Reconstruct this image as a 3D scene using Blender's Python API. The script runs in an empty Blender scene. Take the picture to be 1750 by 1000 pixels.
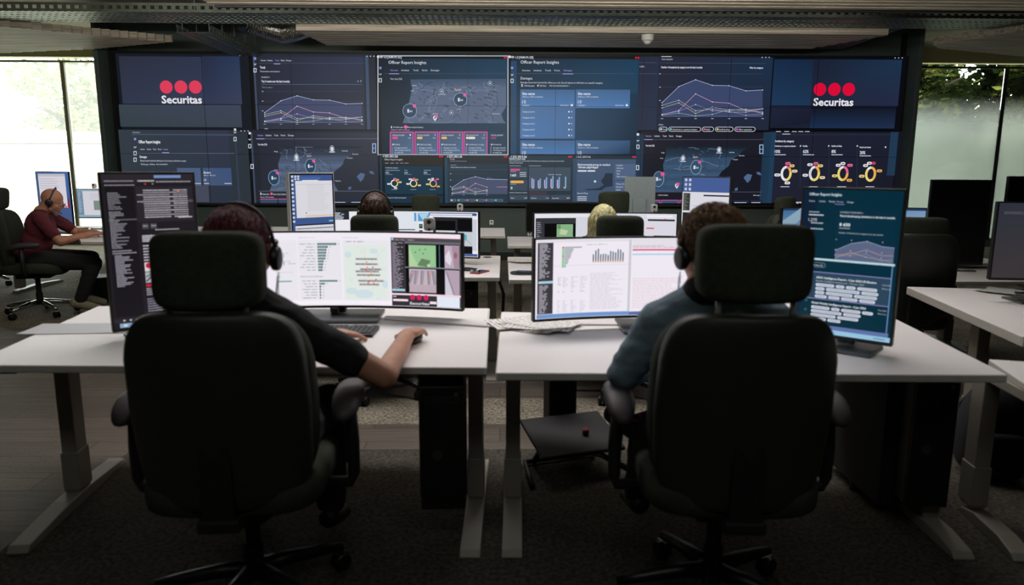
import bpy, bmesh, math, random
from mathutils import Vector, Matrix, Euler, noise
random.seed(7)
PI = math.pi
scene = bpy.context.scene
COL = bpy.data.collections.new('control_room'); scene.collection.children.link(COL)
R = math.radians

# ---------------------------------------------------------------- camera
FPX = 1230.0
CAM_Z = 1.43
cam_data = bpy.data.cameras.new('camera')
cam = bpy.data.objects.new('camera', cam_data)
COL.objects.link(cam)
ROT = (Matrix.Rotation(R(-0.95), 3, 'Z') @ Matrix.Rotation(R(90 - 9.915), 3, 'X') @ Matrix.Rotation(R(0.25), 3, 'Z'))
cam.matrix_world = Matrix.Translation((0, 0, CAM_Z)) @ ROT.to_4x4()
cam_data.sensor_width = 36
cam_data.lens = 36 * FPX / 1750
cam_data.clip_start = 0.05
cam_data.clip_end = 200
cam_data.dof.use_dof = True
cam_data.dof.focus_distance = 8.5
cam_data.dof.aperture_fstop = 2.6
scene.camera = cam

def ray(px, py):
    return ROT @ Vector(((px - 875) / FPX, (500 - py) / FPX, -1.0))
def P(px, py, z):
    """world point on the horizontal plane z seen at a pixel of the 1750x1000 photograph"""
    d = ray(px, py); t = (z - CAM_Z) / d.z
    return Vector((d.x * t, d.y * t, z))
def Q(px, py, Y):
    """world point on the vertical plane y=Y"""
    d = ray(px, py); t = Y / d.y
    return Vector((d.x * t, Y, CAM_Z + d.z * t))

# ---------------------------------------------------------------- colours / materials
def lin(c):
    return c / 12.92 if c <= 0.04045 else ((c + 0.055) / 1.055) ** 2.4
def rgb(r, g, b, k=1.0):
    return (lin(r / 255) * k, lin(g / 255) * k, lin(b / 255) * k, 1.0)

MATS = {}
def mat(name, col, rough=0.6, metal=0.0, var=0.12, scale=30.0, bump=0.0, bscale=300.0, spec=0.5, sheen=0.0):
    if name in MATS: return MATS[name]
    m = bpy.data.materials.new(name); m.use_nodes = True
    nt = m.node_tree; b = nt.nodes['Principled BSDF']
    tc = nt.nodes.new('ShaderNodeTexCoord')
    nz = nt.nodes.new('ShaderNodeTexNoise'); nz.inputs['Scale'].default_value = scale; nz.inputs['Detail'].default_value = 4
    nt.links.new(tc.outputs['Object'], nz.inputs['Vector'])
    rp = nt.nodes.new('ShaderNodeValToRGB')
    c = rgb(*col)
    rp.color_ramp.elements[0].color = (c[0] * (1 - var), c[1] * (1 - var), c[2] * (1 - var), 1)
    rp.color_ramp.elements[1].color = (min(1, c[0] * (1 + var)), min(1, c[1] * (1 + var)), min(1, c[2] * (1 + var)), 1)
    rp.color_ramp.elements[0].position = 0.3; rp.color_ramp.elements[1].position = 0.7
    nt.links.new(nz.outputs['Fac'], rp.inputs['Fac'])
    nt.links.new(rp.outputs['Color'], b.inputs['Base Color'])
    b.inputs['Roughness'].default_value = rough
    b.inputs['Metallic'].default_value = metal
    b.inputs['Specular IOR Level'].default_value = spec
    if sheen: b.inputs['Sheen Weight'].default_value = sheen
    if bump:
        n2 = nt.nodes.new('ShaderNodeTexNoise'); n2.inputs['Scale'].default_value = bscale
        nt.links.new(tc.outputs['Object'], n2.inputs['Vector'])
        bp = nt.nodes.new('ShaderNodeBump'); bp.inputs['Strength'].default_value = bump; bp.inputs['Distance'].default_value = 0.004
        nt.links.new(n2.outputs['Fac'], bp.inputs['Height']); nt.links.new(bp.outputs['Normal'], b.inputs['Normal'])
    MATS[name] = m
    return m

M_WHITE = mat('white_laminate', (232, 228, 226), 0.45, var=0.02, scale=4, spec=0.35)
M_EDGE = mat('grey_edge_band', (196, 192, 184), 0.5, var=0.04)
M_LEG = mat('powder_coated_steel', (146, 141, 130), 0.45, var=0.04, scale=8)
M_BLACK = mat('black_plastic', (18, 18, 18), 0.4, var=0.1)
M_BLACKM = mat('matt_black_metal', (22, 23, 22), 0.55, var=0.15)
M_FABRIC = mat('charcoal_chair_fabric', (52, 57, 46), 0.9, var=0.18, scale=60, bump=0.35, bscale=500, spec=0.2)
M_LEATHER = mat('black_leather', (28, 29, 27), 0.5, var=0.15, scale=15, bump=0.15, bscale=120)
M_SHELL = mat('chair_shell_plastic', (38, 41, 34), 0.5, var=0.1)
M_PAD = mat('armrest_rubber', (58, 52, 54), 0.55, var=0.08)
M_CHROME = mat('polished_steel', (190, 190, 188), 0.18, 1.0, var=0.05)
M_ALU = mat('brushed_aluminium', (120, 122, 122), 0.35, 0.8, var=0.06)
M_SILVER = mat('silver_grey_casing', (128, 134, 132), 0.45, 0.1, var=0.03, scale=5)
M_WPLAS = mat('white_plastic', (225, 225, 218), 0.35, var=0.02)
M_SKIN = mat('skin', (186, 134, 110), 0.5, var=0.1, scale=25, bump=0.1, bscale=180)
M_SKIN2 = mat('tanned_skin', (176, 122, 96), 0.45, var=0.1, scale=25)
M_TEE = mat('black_cotton', (20, 19, 20), 0.9, var=0.2, scale=20, bump=0.3, bscale=60)
M_MAROON = mat('maroon_cotton', (92, 30, 40), 0.9, var=0.15, scale=20, bump=0.3, bscale=60)
M_BLUE = mat('blue_grey_knit', (116, 136, 150), 0.9, var=0.15, scale=20, bump=0.4, bscale=70)
M_DARKCLOTH = mat('dark_trousers_cloth', (26, 26, 28), 0.9, var=0.2, scale=20, bump=0.3, bscale=60)
M_PAPER = mat('paper', (226, 224, 220), 0.8, var=0.03)
M_CONC = mat('concrete', (150, 140, 118), 0.85, var=0.14, scale=3, bump=0.3, bscale=30)
M_TRAY = mat('galvanised_tray_steel', (100, 108, 96), 0.45, 0.35, var=0.2, scale=12)
M_WALLD = mat('dark_green_paint', (80, 94, 88), 0.55, var=0.06, scale=3)
M_WALLB = mat('black_paint', (14, 15, 15), 0.6, var=0.1)
M_ROOM = mat('grey_wall_paint', (96, 98, 94), 0.8, var=0.05, scale=2)
M_FRAME = mat('backlit_window_frame', (150, 148, 120), 0.5, 0.0, var=0.05)  # left frames: lightened, the backlight is put into the colour
M_FRAMED = mat('dark_window_frame', (40, 44, 40), 0.5, 0.2, var=0.05)
M_HEAD = mat('pale_window_header', (196, 194, 150), 0.7, var=0.04)
M_RED = mat('red_gloss', (170, 30, 40), 0.3)
M_CABLE = mat('black_cable', (15, 15, 15), 0.5)

def slat_mat(name, c0, c1):
    m = bpy.data.materials.new(name); m.use_nodes = True
    nt = m.node_tree; b = nt.nodes['Principled BSDF']
    tc = nt.nodes.new('ShaderNodeTexCoord'); mp = nt.nodes.new('ShaderNodeMapping')
    mp.inputs['Scale'].default_value = (0.5, 14, 14)
    nz = nt.nodes.new('ShaderNodeTexNoise'); nz.inputs['Scale'].default_value = 3; nz.inputs['Detail'].default_value = 6
    rp = nt.nodes.new('ShaderNodeValToRGB')
    rp.color_ramp.elements[0].color = rgb(*c0); rp.color_ramp.elements[1].color = rgb(*c1)
    rp.color_ramp.elements[0].position = 0.35; rp.color_ramp.elements[1].position = 0.65
    nt.links.new(tc.outputs['Object'], mp.inputs['Vector']); nt.links.new(mp.outputs['Vector'], nz.inputs['Vector'])
    nt.links.new(nz.outputs['Fac'], rp.inputs['Fac']); nt.links.new(rp.outputs['Color'], b.inputs['Base Color'])
    b.inputs['Roughness'].default_value = 0.6
    return m
M_SLAT = slat_mat('oiled_oak_slats', (150, 140, 122), (198, 188, 168))

def screen_mat(name, sample):
    m = bpy.data.materials.new(name); m.use_nodes = True
    nt = m.node_tree
    for n in list(nt.nodes): nt.nodes.remove(n)
    out = nt.nodes.new('ShaderNodeOutputMaterial'); em = nt.nodes.new('ShaderNodeEmission')
    at = nt.nodes.new('ShaderNodeAttribute'); at.attribute_name = 'Col'
    gl = nt.nodes.new('ShaderNodeBsdfGlossy'); gl.inputs['Roughness'].default_value = 0.35; gl.inputs['Color'].default_value = (0.02, 0.02, 0.02, 1)
    ad = nt.nodes.new('ShaderNodeAddShader')
    nt.links.new(at.outputs['Color'], em.inputs['Color']); em.inputs['Strength'].default_value = 1.0
    nt.links.new(em.outputs[0], ad.inputs[0]); nt.links.new(gl.outputs[0], ad.inputs[1])
    nt.links.new(ad.outputs[0], out.inputs['Surface'])
    m.cycles.emission_sampling = 'FRONT' if sample else 'NONE'
    return m
M_SCR = screen_mat('screen_pixels', False)
M_SCRL = screen_mat('screen_backlight', True)

# ---------------------------------------------------------------- mesh builder
class MB:
    def __init__(s): s.v = []; s.f = []
    def add(s, vs, fs):
        o = len(s.v); s.v += [tuple(v) for v in vs]; s.f += [tuple(i + o for i in f) for f in fs]; return s
    def box(s, c, d, rot=None):
        x, y, z = d[0] / 2, d[1] / 2, d[2] / 2
        vs = [Vector((sx * x, sy * y, sz * z)) for sz in (-1, 1) for sy in (-1, 1) for sx in (-1, 1)]
        if rot is not None: vs = [rot @ v for v in vs]
        c = Vector(c)
        return s.add([v + c for v in vs], [(0, 2, 3, 1), (4, 5, 7, 6), (0, 1, 5, 4), (2, 6, 7, 3), (0, 4, 6, 2), (1, 3, 7, 5)])
    def tube(s, pts, r, n=10, cap=True):
        pts = [Vector(p) for p in pts]
        rr = r if isinstance(r, (list, tuple)) else [r] * len(pts)
        up = None; rings = []
        for i, p in enumerate(pts):
            t = (pts[min(i + 1, len(pts) - 1)] - pts[max(i - 1, 0)])
            t = t.normalized() if t.length > 1e-9 else Vector((0, 0, 1))
            if up is None:
                up = Vector((0, 0, 1)) if abs(t.z) < 0.9 else Vector((1, 0, 0))
            a = t.cross(up)
            if a.length < 1e-5: a = t.cross(Vector((0.3, 1, 0.2)))
            a.normalize(); b = a.cross(t).normalized(); up = b
            rings.append([p + (a * math.cos(2 * PI * k / n) + b * math.sin(2 * PI * k / n)) * rr[i] for k in range(n)])
        vs = [v for rg in rings for v in rg]; fs = []
        for i in range(len(rings) - 1):
            for k in range(n):
                fs.append((i * n + k, i * n + (k + 1) % n, (i + 1) * n + (k + 1) % n, (i + 1) * n + k))
        if cap:
            fs.append(tuple(range(n))[::-1]); fs.append(tuple((len(rings) - 1) * n + k for k in range(n)))
        return s.add(vs, fs)
    def lathe(s, prof, c=(0, 0, 0), n=20, rot=None):
        c = Vector(c); vs = []
        for (r, z) in prof:
            for k in range(n):
                v = Vector((r * math.cos(2 * PI * k / n), r * math.sin(2 * PI * k / n), z))
                if rot is not None: v = rot @ v
                vs.append(v + c)
        fs = []
        for i in range(len(prof) - 1):
            for k in range(n): fs.append((i * n + k, i * n + (k + 1) % n, (i + 1) * n + (k + 1) % n, (i + 1) * n + k))
        fs.append(tuple(range(n))[::-1]); fs.append(tuple((len(prof) - 1) * n + k for k in range(n)))
        return s.add(vs, fs)
    def sq(s, c, rad, e1=1.0, e2=1.0, rot=None, nu=24, nv=14, warp=None):
        """superellipsoid: e small = boxy"""
        def pw(x, e): return math.copysign(abs(x) ** e, x)
        c = Vector(c); vs = []
        for j in range(nv + 1):
            ph = -PI / 2 + PI * j / nv
            for i in range(nu):
                th = 2 * PI * i / nu
                v = Vector((rad[0] * pw(math.cos(ph), e1) * pw(math.cos(th), e2), rad[1] * pw(math.cos(ph), e1) * pw(math.sin(th), e2), rad[2] * pw(math.sin(ph), e1)))
                if warp: v = warp(v)
                if rot is not None: v = rot @ v
                vs.append(v + c)
        fs = []
        for j in range(nv):
            for i in range(nu): fs.append((j * nu + i, j * nu + (i + 1) % nu, (j + 1) * nu + (i + 1) % nu, (j + 1) * nu + i))
        return s.add(vs, fs)
    def prism(s, poly, z0, z1):
        n = len(poly)
        vs = [(p[0], p[1], z0) for p in poly] + [(p[0], p[1], z1) for p in poly]
        fs = [tuple(range(n))[::-1], tuple(range(n, 2 * n))] + [(i, (i + 1) % n, n + (i + 1) % n, n + i) for i in range(n)]
        return s.add(vs, fs)
    def mesh(s, name):
        me = bpy.data.meshes.new(name); me.from_pydata(s.v, [], s.f); me.update()
        bm = bmesh.new(); bm.from_mesh(me)
        bmesh.ops.remove_doubles(bm, verts=bm.verts, dist=1e-6)
        bmesh.ops.recalc_face_normals(bm, faces=bm.faces); bm.to_mesh(me); bm.free()
        return me
    def build(s, name, m, parent=None, smooth=False, bevel=0.0, seg=2, label=None):
        me = s.mesh(name); o = bpy.data.objects.new(name, me); COL.objects.link(o)
        me.materials.append(m)
        if smooth:
            me.polygons.foreach_set('use_smooth', [True] * len(me.polygons))
        if bevel:
            b = o.modifiers.new('bevel', 'BEVEL'); b.width = bevel; b.segments = seg; b.limit_method = 'ANGLE'; b.angle_limit = R(40)
        if parent: o.parent = parent
        if label: o['label'] = label
        return o

def thing(name, label, cat, loc=(0, 0, 0), rz=0.0, group=None):
    o = bpy.data.objects.new(name, None); COL.objects.link(o); o.empty_display_size = 0.1
    o.location = loc; o.rotation_euler = (0, 0, rz)
    o['label'] = label; o['category'] = cat
    if group: o['group'] = group
    return o
def tag(o, label, cat, group=None, kind=None):
    o['label'] = label; o['category'] = cat
    if group: o['group'] = group
    if kind: o['kind'] = kind
    return o
def struct(o):
    o['kind'] = 'structure'; return o
def dup(root, loc, rz, label, group=None, skip=()):
    r = root.copy(); COL.objects.link(r); r.location = loc; r.rotation_euler = (0, 0, rz); r['label'] = label
    if group: r['group'] = group
    for ch in list(root.children):
        c = ch.copy(); COL.objects.link(c); c.parent = r
        for g in ch.children:
            d = g.copy(); COL.objects.link(d); d.parent = c
    return r

# ---------------------------------------------------------------- drawing on screens
GLY = {}
def glyphs(s, bold):
    k = (s, bold)
    if k in GLY: return GLY[k]
    cu = bpy.data.curves.new('t', 'FONT'); cu.body = s; cu.size = 1.0; cu.resolution_u = 2; cu.offset = 0.026 if bold else 0.0
    o = bpy.data.objects.new('t', cu)
    me = o.to_mesh()
    vs = [(v.co.x, v.co.y) for v in me.vertices]; fs = [tuple(p.vertices) for p in me.polygons]
    o.to_mesh_clear(); bpy.data.objects.remove(o); bpy.data.curves.remove(cu)
    x0 = min((v[0] for v in vs), default=0); x1 = max((v[0] for v in vs), default=1)
    GLY[k] = (vs, fs, x0, max(x1 - x0, 1e-3))
    return GLY[k]

class Canvas:
    """flat shapes and lettering in a panel's own plane; tr turns user units into metres (right, up)"""
    def __init__(s, tr, emb, k=1.0, sat=1.0, sub=0):
        s.tr = tr; s.emb = emb; s.k = k; s.sat = sat; s.sub = sub; s.v = []; s.f = []; s.c = []
    def _col(s, c):
        if s.sat < 1 and max(c) < 175:
            g = .3 * c[0] + .55 * c[1] + .15 * c[2]; c = tuple(g + (v - g) * s.sat for v in c)
        return (lin(c[0] / 255) * s.k, lin(c[1] / 255) * s.k, lin(c[2] / 255) * s.k, 1.0)
    def polym(s, pts, col, layer, cols=None):
        o = len(s.v); s.v += [s.emb(a, b, layer) for a, b in pts]
        s.f.append(tuple(range(o, o + len(pts))))
        s.c.append([s._col(c) for c in cols] if cols else [s._col(col)] * len(pts))
    def poly(s, pts, col, layer): s.polym([s.tr(*p) for p in pts], col, layer)
    def rect(s, x0, y0, x1, y1, col, layer, grad=None, n=1):
        a0, b0 = s.tr(x0, y0); a1, b1 = s.tr(x1, y1)
        g = grad or (col, col, col, col)     # tl tr br bl
        if s.sub: n = max(n, int(abs(a1 - a0) / s.sub) + 1)
        def mix(p, q, t): return tuple(p[i] * (1 - t) + q[i] * t for i in range(3))
        for i in range(n):
            t0, t1 = i / n, (i + 1) / n
            m0, m1 = a0 + (a1 - a0) * t0, a0 + (a1 - a0) * t1
            s.polym([(m0, b1), (m1, b1), (m1, b0), (m0, b0)], None, layer,
                    [mix(g[3], g[2], t0), mix(g[3], g[2], t1), mix(g[0], g[1], t1), mix(g[0], g[1], t0)])
    def frame(s, x0, y0, x1, y1, w, col, layer):
        s.line([(x0, y0), (x1, y0)], w, col, layer); s.line([(x0, y1), (x1, y1)], w, col, layer)
        s.line([(x0, y0), (x0, y1)], w, col, layer); s.line([(x1, y0), (x1, y1)], w, col, layer)
    def line(s, pts, w, col, layer):
        q = [Vector(s.tr(*p)) for p in pts]
        if s.sub:
            r_ = []
            for p0, p1 in zip(q, q[1:]):
                m_ = int(abs(p1.x - p0.x) / s.sub) + 1; r_ += [p0.lerp(p1, i / m_) for i in range(m_)]
            q = r_ + [q[-1]]
        for p0, p1 in zip(q, q[1:]):
            d = p1 - p0
            if d.length < 1e-6: continue
            d.normalize(); nn = Vector((-d.y, d.x)) * w / 2; e = d * w * 0.3
            s.polym([tuple(p0 - e - nn), tuple(p1 + e - nn), tuple(p1 + e + nn), tuple(p0 - e + nn)], col, layer)
    def disc(s, x, y, r, col, layer, ry=None, n=20):
        a, b = s.tr(x, y); ry = ry or r
        s.polym([(a + r * math.cos(2 * PI * k / n), b + ry * math.sin(2 * PI * k / n)) for k in range(n)], col, layer)
    def ring(s, x, y, r, w, col, layer, ry=None, t0=0, t1=1, n=32):
        a, b = s.tr(x, y); ry = ry or r
        i0, i1 = int(n * t0), int(math.ceil(n * t1))
        for k in range(i0, i1):
            u, v = 2 * PI * k / n, 2 * PI * (k + 1) / n   # clockwise from top
            def pt(t, q): return (a + (r + q) * math.sin(t), b + (ry + q) * math.cos(t))
            s.polym([pt(u, -w / 2), pt(v, -w / 2), pt(v, w / 2), pt(u, w / 2)], col, layer)
    def text(s, txt, x, y, h, col, layer, w=None, bold=False, right=None):
        """cap height h in metres at baseline (x,y); w: fitted width in user units"""
        vs, fs, x0, wd = glyphs(txt, bold)
        a, b = s.tr(x, y); sy = h / 0.70; sx = sy
        if w is not None: sx = abs(s.tr(x + w, y)[0] - a) / wd
        c = s._col(col)
        o = len(s.v); s.v += [s.emb(a + (p[0] - x0) * sx, b + p[1] * sy, layer) for p in vs]
        for f in fs: s.f.append(tuple(i + o for i in f)); s.c.append([c] * len(f))
    def pill(s, x0, y0, x1, y1, col, layer):
        a0, b0 = s.tr(x0, y0); a1, b1 = s.tr(x1, y1); r = abs(b1 - b0) / 2; cy = (b0 + b1) / 2; r2 = min(r, (a1 - a0) / 2)
        pts = [(a0 + r2 - r2 * math.sin(PI * k / 6), cy + r * math.cos(PI * k / 6)) for k in range(7)] + [(a1 - r2 + r2 * math.sin(PI * k / 6), cy - r * math.cos(PI * k / 6)) for k in range(7)]
        s.polym(pts, col, layer)
    def build(s, name, parent, light=False, label=None, content=None):
        me = bpy.data.meshes.new(name); me.from_pydata([tuple(v) for v in s.v], [], s.f); me.update()
        at = me.color_attributes.new('Col', 'FLOAT_COLOR', 'CORNER')
        flat = [x for f in s.c for c in f for x in c]
        at.data.foreach_set('color', flat)
        me.materials.append(M_SCRL if light else M_SCR)
        if content is not None:
            me.materials.append(M_SCR); me.polygons.foreach_set('material_index', [0] * content + [1] * (len(s.f) - content))
        o = bpy.data.objects.new(name, me); COL.objects.link(o); o.parent = parent
        if label: o['label'] = label
        return o
def scribble(c, x0, x1, y, h, col, layer, seed=0, right=False):
    """an illegible short text row: small word blocks"""
    rnd = random.Random(seed * 7919 + 13); x = x0
    while x < x1:
        w = rnd.uniform(0.5, 2.2) * h * 1.4
        c.rect(x, y - h * 0.5, min(x + w, x1), y + h * 0.5, col, layer); x += w + h * 0.45
# ================================================================= setting
WY = 11.0            # plane of the video wall
GY = 13.2            # plane of the window wall
CEIL = 3.55
def floor_material():
    m = bpy.data.materials.new('floor_planks_and_carpet'); m.use_nodes = True
    nt = m.node_tree; N = nt.nodes; L = nt.links; b = N['Principled BSDF']
    tc = N.new('ShaderNodeTexCoord'); sep = N.new('ShaderNodeSeparateXYZ'); L.new(tc.outputs['Object'], sep.inputs[0])
    # wavy offset on the carpet border
    def cmp(sock, val, op):
        n = N.new('ShaderNodeMath'); n.operation = op; L.new(sock, n.inputs[0]); n.inputs[1].default_value = val; return n.outputs[0]
    def mul(a, c):
        n = N.new('ShaderNodeMath'); n.operation = 'MULTIPLY'; L.new(a, n.inputs[0]); L.new(c, n.inputs[1]); return n.outputs[0]
    def mx(a, c):
        n = N.new('ShaderNodeMath'); n.operation = 'MAXIMUM'; L.new(a, n.inputs[0]); L.new(c, n.inputs[1]); return n.outputs[0]
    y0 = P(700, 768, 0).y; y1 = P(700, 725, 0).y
    y2 = P(750, 681, 0).y; y3 = P(750, 655, 0).y; xl = P(215, 790, 0).x; yl = P(60, 560, 0).y
    strip = mul(cmp(sep.outputs['Y'], y0, 'GREATER_THAN'), cmp(sep.outputs['Y'], y1, 'LESS_THAN'))
    strip2 = mul(cmp(sep.outputs['Y'], y2, 'GREATER_THAN'), cmp(sep.outputs['Y'], y3, 'LESS_THAN'))
    aisle = mul(cmp(sep.outputs['X'], xl - 0.05, 'LESS_THAN'), cmp(sep.outputs['Y'], yl, 'LESS_THAN'))
    # aisle carpet boundary opens toward the camera
    dg = N.new('ShaderNodeMath'); dg.operation = 'MULTIPLY_ADD'; L.new(sep.outputs['Y'], dg.inputs[0]); dg.inputs[1].default_value = 0.0; L.new(sep.outputs['X'], dg.inputs[2])
    mask = mx(mx(strip, strip2), aisle)
    # planks
    mp = N.new('ShaderNodeMapping'); L.new(tc.outputs['Object'], mp.inputs[0])
    br = N.new('ShaderNodeTexBrick'); L.new(mp.outputs[0], br.inputs['Vector'])
    br.inputs['Color1'].default_value = rgb(74, 66, 57); br.inputs['Color2'].default_value = rgb(92, 82, 71); br.inputs['Mortar'].default_value = rgb(50, 44, 36)
    br.inputs['Scale'].default_value = 1.0; br.inputs['Brick Width'].default_value = 1.4; br.inputs['Row Height'].default_value = 0.19; br.inputs['Mortar Size'].default_value = 0.004
    mp2 = N.new('ShaderNodeMapping'); mp2.inputs['Scale'].default_value = (1.2, 22, 1); L.new(tc.outputs['Object'], mp2.inputs[0])
    gr = N.new('ShaderNodeTexNoise'); gr.inputs['Scale'].default_value = 2.5; gr.inputs['Detail'].default_value = 8; L.new(mp2.outputs[0], gr.inputs['Vector'])
    wm = N.new('ShaderNodeMix'); wm.data_type = 'RGBA'; wm.blend_type = 'OVERLAY'; wm.inputs[0].default_value = 0.7
    L.new(br.outputs['Color'], wm.inputs[6]); L.new(gr.outputs['Fac'], wm.inputs[7])
    # carpet
    c1 = N.new('ShaderNodeTexNoise'); c1.inputs['Scale'].default_value = 55; c1.inputs['Detail'].default_value = 6; L.new(tc.outputs['Object'], c1.inputs['Vector'])
    c2 = N.new('ShaderNodeTexNoise'); c2.inputs['Scale'].default_value = 6; c2.inputs['Detail'].default_value = 5; L.new(tc.outputs['Object'], c2.inputs['Vector'])
    r1 = N.new('ShaderNodeValToRGB'); L.new(c1.outputs['Fac'], r1.inputs[0])
    r1.color_ramp.elements[0].position = 0.38; r1.color_ramp.elements[1].position = 0.62
    r1.color_ramp.elements[0].color = rgb(84, 78, 66); r1.color_ramp.elements[1].color = rgb(148, 140, 122)
    cm = N.new('ShaderNodeMix'); cm.data_type = 'RGBA'; cm.blend_type = 'OVERLAY'; cm.inputs[0].default_value = 0.5
    L.new(r1.outputs['Color'], cm.inputs[6]); L.new(c2.outputs['Fac'], cm.inputs[7])
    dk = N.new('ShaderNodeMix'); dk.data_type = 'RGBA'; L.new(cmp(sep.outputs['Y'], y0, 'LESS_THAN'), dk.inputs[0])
    tn = N.new('ShaderNodeMix'); tn.data_type = 'RGBA'; tn.blend_type = 'MULTIPLY'; tn.inputs[0].default_value = 1; L.new(cm.outputs[2], tn.inputs[6]); tn.inputs[7].default_value = (.22, .22, .21, 1)  # near carpet multiplied darker: foreground shade put into its colour
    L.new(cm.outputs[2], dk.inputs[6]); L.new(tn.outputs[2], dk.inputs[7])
    fm = N.new('ShaderNodeMix'); fm.data_type = 'RGBA'; L.new(mask, fm.inputs[0])
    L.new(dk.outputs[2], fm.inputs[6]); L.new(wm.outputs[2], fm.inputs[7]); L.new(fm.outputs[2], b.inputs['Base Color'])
    rm = N.new('ShaderNodeMapRange'); L.new(mask, rm.inputs[0]); rm.inputs[3].default_value = 0.95; rm.inputs[4].default_value = 0.6
    L.new(rm.outputs[0], b.inputs['Roughness'])
    bp = N.new('ShaderNodeBump'); bp.inputs['Strength'].default_value = 0.5; bp.inputs['Distance'].default_value = 0.006
    L.new(c1.outputs['Fac'], bp.inputs['Height']); L.new(bp.outputs[0], b.inputs['Normal'])
    return m
XL, XR, YB = -10.5, 10.5, -2.2
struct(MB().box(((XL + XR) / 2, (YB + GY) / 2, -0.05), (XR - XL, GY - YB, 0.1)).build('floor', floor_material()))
struct(MB().box(((XL + XR) / 2, (YB + GY) / 2 + 0.1, CEIL + 0.1), (XR - XL + 0.4, GY - YB + 0.4, 0.2)).build('ceiling', M_CONC))
struct(MB().box((XL - 0.1, (YB + GY) / 2, CEIL / 2), (0.2, GY - YB, CEIL)).build('wall_left', M_ROOM))
struct(MB().box((XR + 0.1, (YB + GY) / 2, CEIL / 2), (0.2, GY - YB, CEIL)).build('wall_right', M_ROOM))
struct(MB().box(((XL + XR) / 2, YB - 0.1, CEIL / 2), (XR - XL + 0.4, 0.2, CEIL)).build('wall_rear', M_ROOM))

# window wall: header, sill, mullions, panes
ztop = Q(60, 102, GY).z; zbot = 0.12
xs = [XL, Q(111, 250, GY).x, Q(-250, 250, GY).x]
mullL = Q(111, 200, GY).x; mullR = Q(1717, 200, GY).x
bays = [XL, mullL - 2.6, mullL, mullL + 2.6]
baysr = [mullR - 2.6, mullR, mullR + 2.6, XR]
struct(MB().box(((XL + XR) / 2, GY + 0.1, (ztop + CEIL) / 2 + 0.03), (XR - XL, 0.2, CEIL - ztop - 0.05)).build('wall_far_header', M_HEAD))
o = MB().box(((XL + XR) / 2, GY + 0.1, zbot / 2), (XR - XL, 0.2, zbot)).build('wall_far_sill', M_ROOM); struct(o)
# opaque part of the window wall hidden behind the video wall
struct(MB().box(((bays[3] + baysr[0]) / 2, GY + 0.1, (zbot + ztop) / 2), (baysr[0] - bays[3], 0.2, ztop - zbot)).build('wall_far', M_ROOM))

def pane_material(name, film_or_glare):
    m = bpy.data.materials.new(name); m.use_nodes = True
    nt = m.node_tree; N = nt.nodes; L = nt.links
    for n in list(N): N.remove(n)
    out = N.new('ShaderNodeOutputMaterial')
    tr = N.new('ShaderNodeBsdfTransparent'); tr.inputs[0].default_value = (0.96, 0.98, 0.95, 1)
    gl = N.new('ShaderNodeBsdfGlossy'); gl.inputs['Roughness'].default_value = 0.02
    fr = N.new('ShaderNodeFresnel'); fr.inputs[0].default_value = 1.45
    mx = N.new('ShaderNodeMixShader'); L.new(fr.outputs[0], mx.inputs[0]); L.new(tr.outputs[0], mx.inputs[1]); L.new(gl.outputs[0], mx.inputs[2])
    last = mx
    if film_or_glare:
        tl = N.new('ShaderNodeBsdfTranslucent'); tl.inputs[0].default_value = rgb(*film_or_glare[3])
        df = N.new('ShaderNodeBsdfDiffuse'); df.inputs[0].default_value = rgb(*film_or_glare[3])
        m1 = N.new('ShaderNodeMixShader'); m1.inputs[0].default_value = 0.15; L.new(tl.outputs[0], m1.inputs[1]); L.new(df.outputs[0], m1.inputs[2])
        geo = N.new('ShaderNodeTexCoord'); sp = N.new('ShaderNodeSeparateXYZ'); L.new(geo.outputs['Object'], sp.inputs[0])
        mr = N.new('ShaderNodeMapRange'); mr.interpolation_type = 'SMOOTHSTEP'
        mr.inputs[1].default_value = film_or_glare[0]; mr.inputs[2].default_value = film_or_glare[1]; mr.inputs[3].default_value = 0.0; mr.inputs[4].default_value = film_or_glare[2]
        L.new(sp.outputs['Z'], mr.inputs[0])
        m2 = N.new('ShaderNodeMixShader'); L.new(mr.outputs[0], m2.inputs[0]); L.new(mx.outputs[0], m2.inputs[1]); L.new(m1.outputs[0], m2.inputs[2])
        last = m2
    L.new(last.outputs[0], out.inputs[0])
    return m
M_GLASS = pane_material('glass_with_glare_veil', (50, 49, .12, (240, 240, 236)))  # faint white layer in the left panes stands in for veiling glare
M_FILM = pane_material('glass_with_graduated_frosted_film', (2.75, 1.75, 0.93, (164, 170, 163)))
wn = 0
for edges, side in ((bays, 0), (baysr, 1)):
    for a, b in zip(edges, edges[1:]):
        wn += 1
        w = bpy.data.objects.new('window_%d' % wn, None); COL.objects.link(w); w.location = ((a + b) / 2, GY + 0.1, zbot); struct(w)
        fm = M_FRAMED if side else M_FRAME
        hw = (b - a) / 2; H = ztop - zbot; t = 0.032
        fd = 0.04 if side else 0.10; fr = MB()
        fr.box((-hw + t / 2, 0, H / 2), (t, fd, H)).box((hw - t / 2, 0, H / 2), (t, fd, H))
        fr.box((0, 0, t / 2), (2 * hw - 2 * t, fd, t)).box((0, 0, H - t / 2), (2 * hw - 2 * t, fd, t))
        fr.build('window_frame', fm, w, bevel=0.004)
        pn = MB().box((0, 0, H / 2), (2 * hw - 2 * t, 0.012, H - 2 * t)).build('pane', M_FILM if side else M_GLASS, w)
        pn.data.transform(Matrix.Translation((0, 0, zbot))); pn.location.z = -zbot

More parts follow.
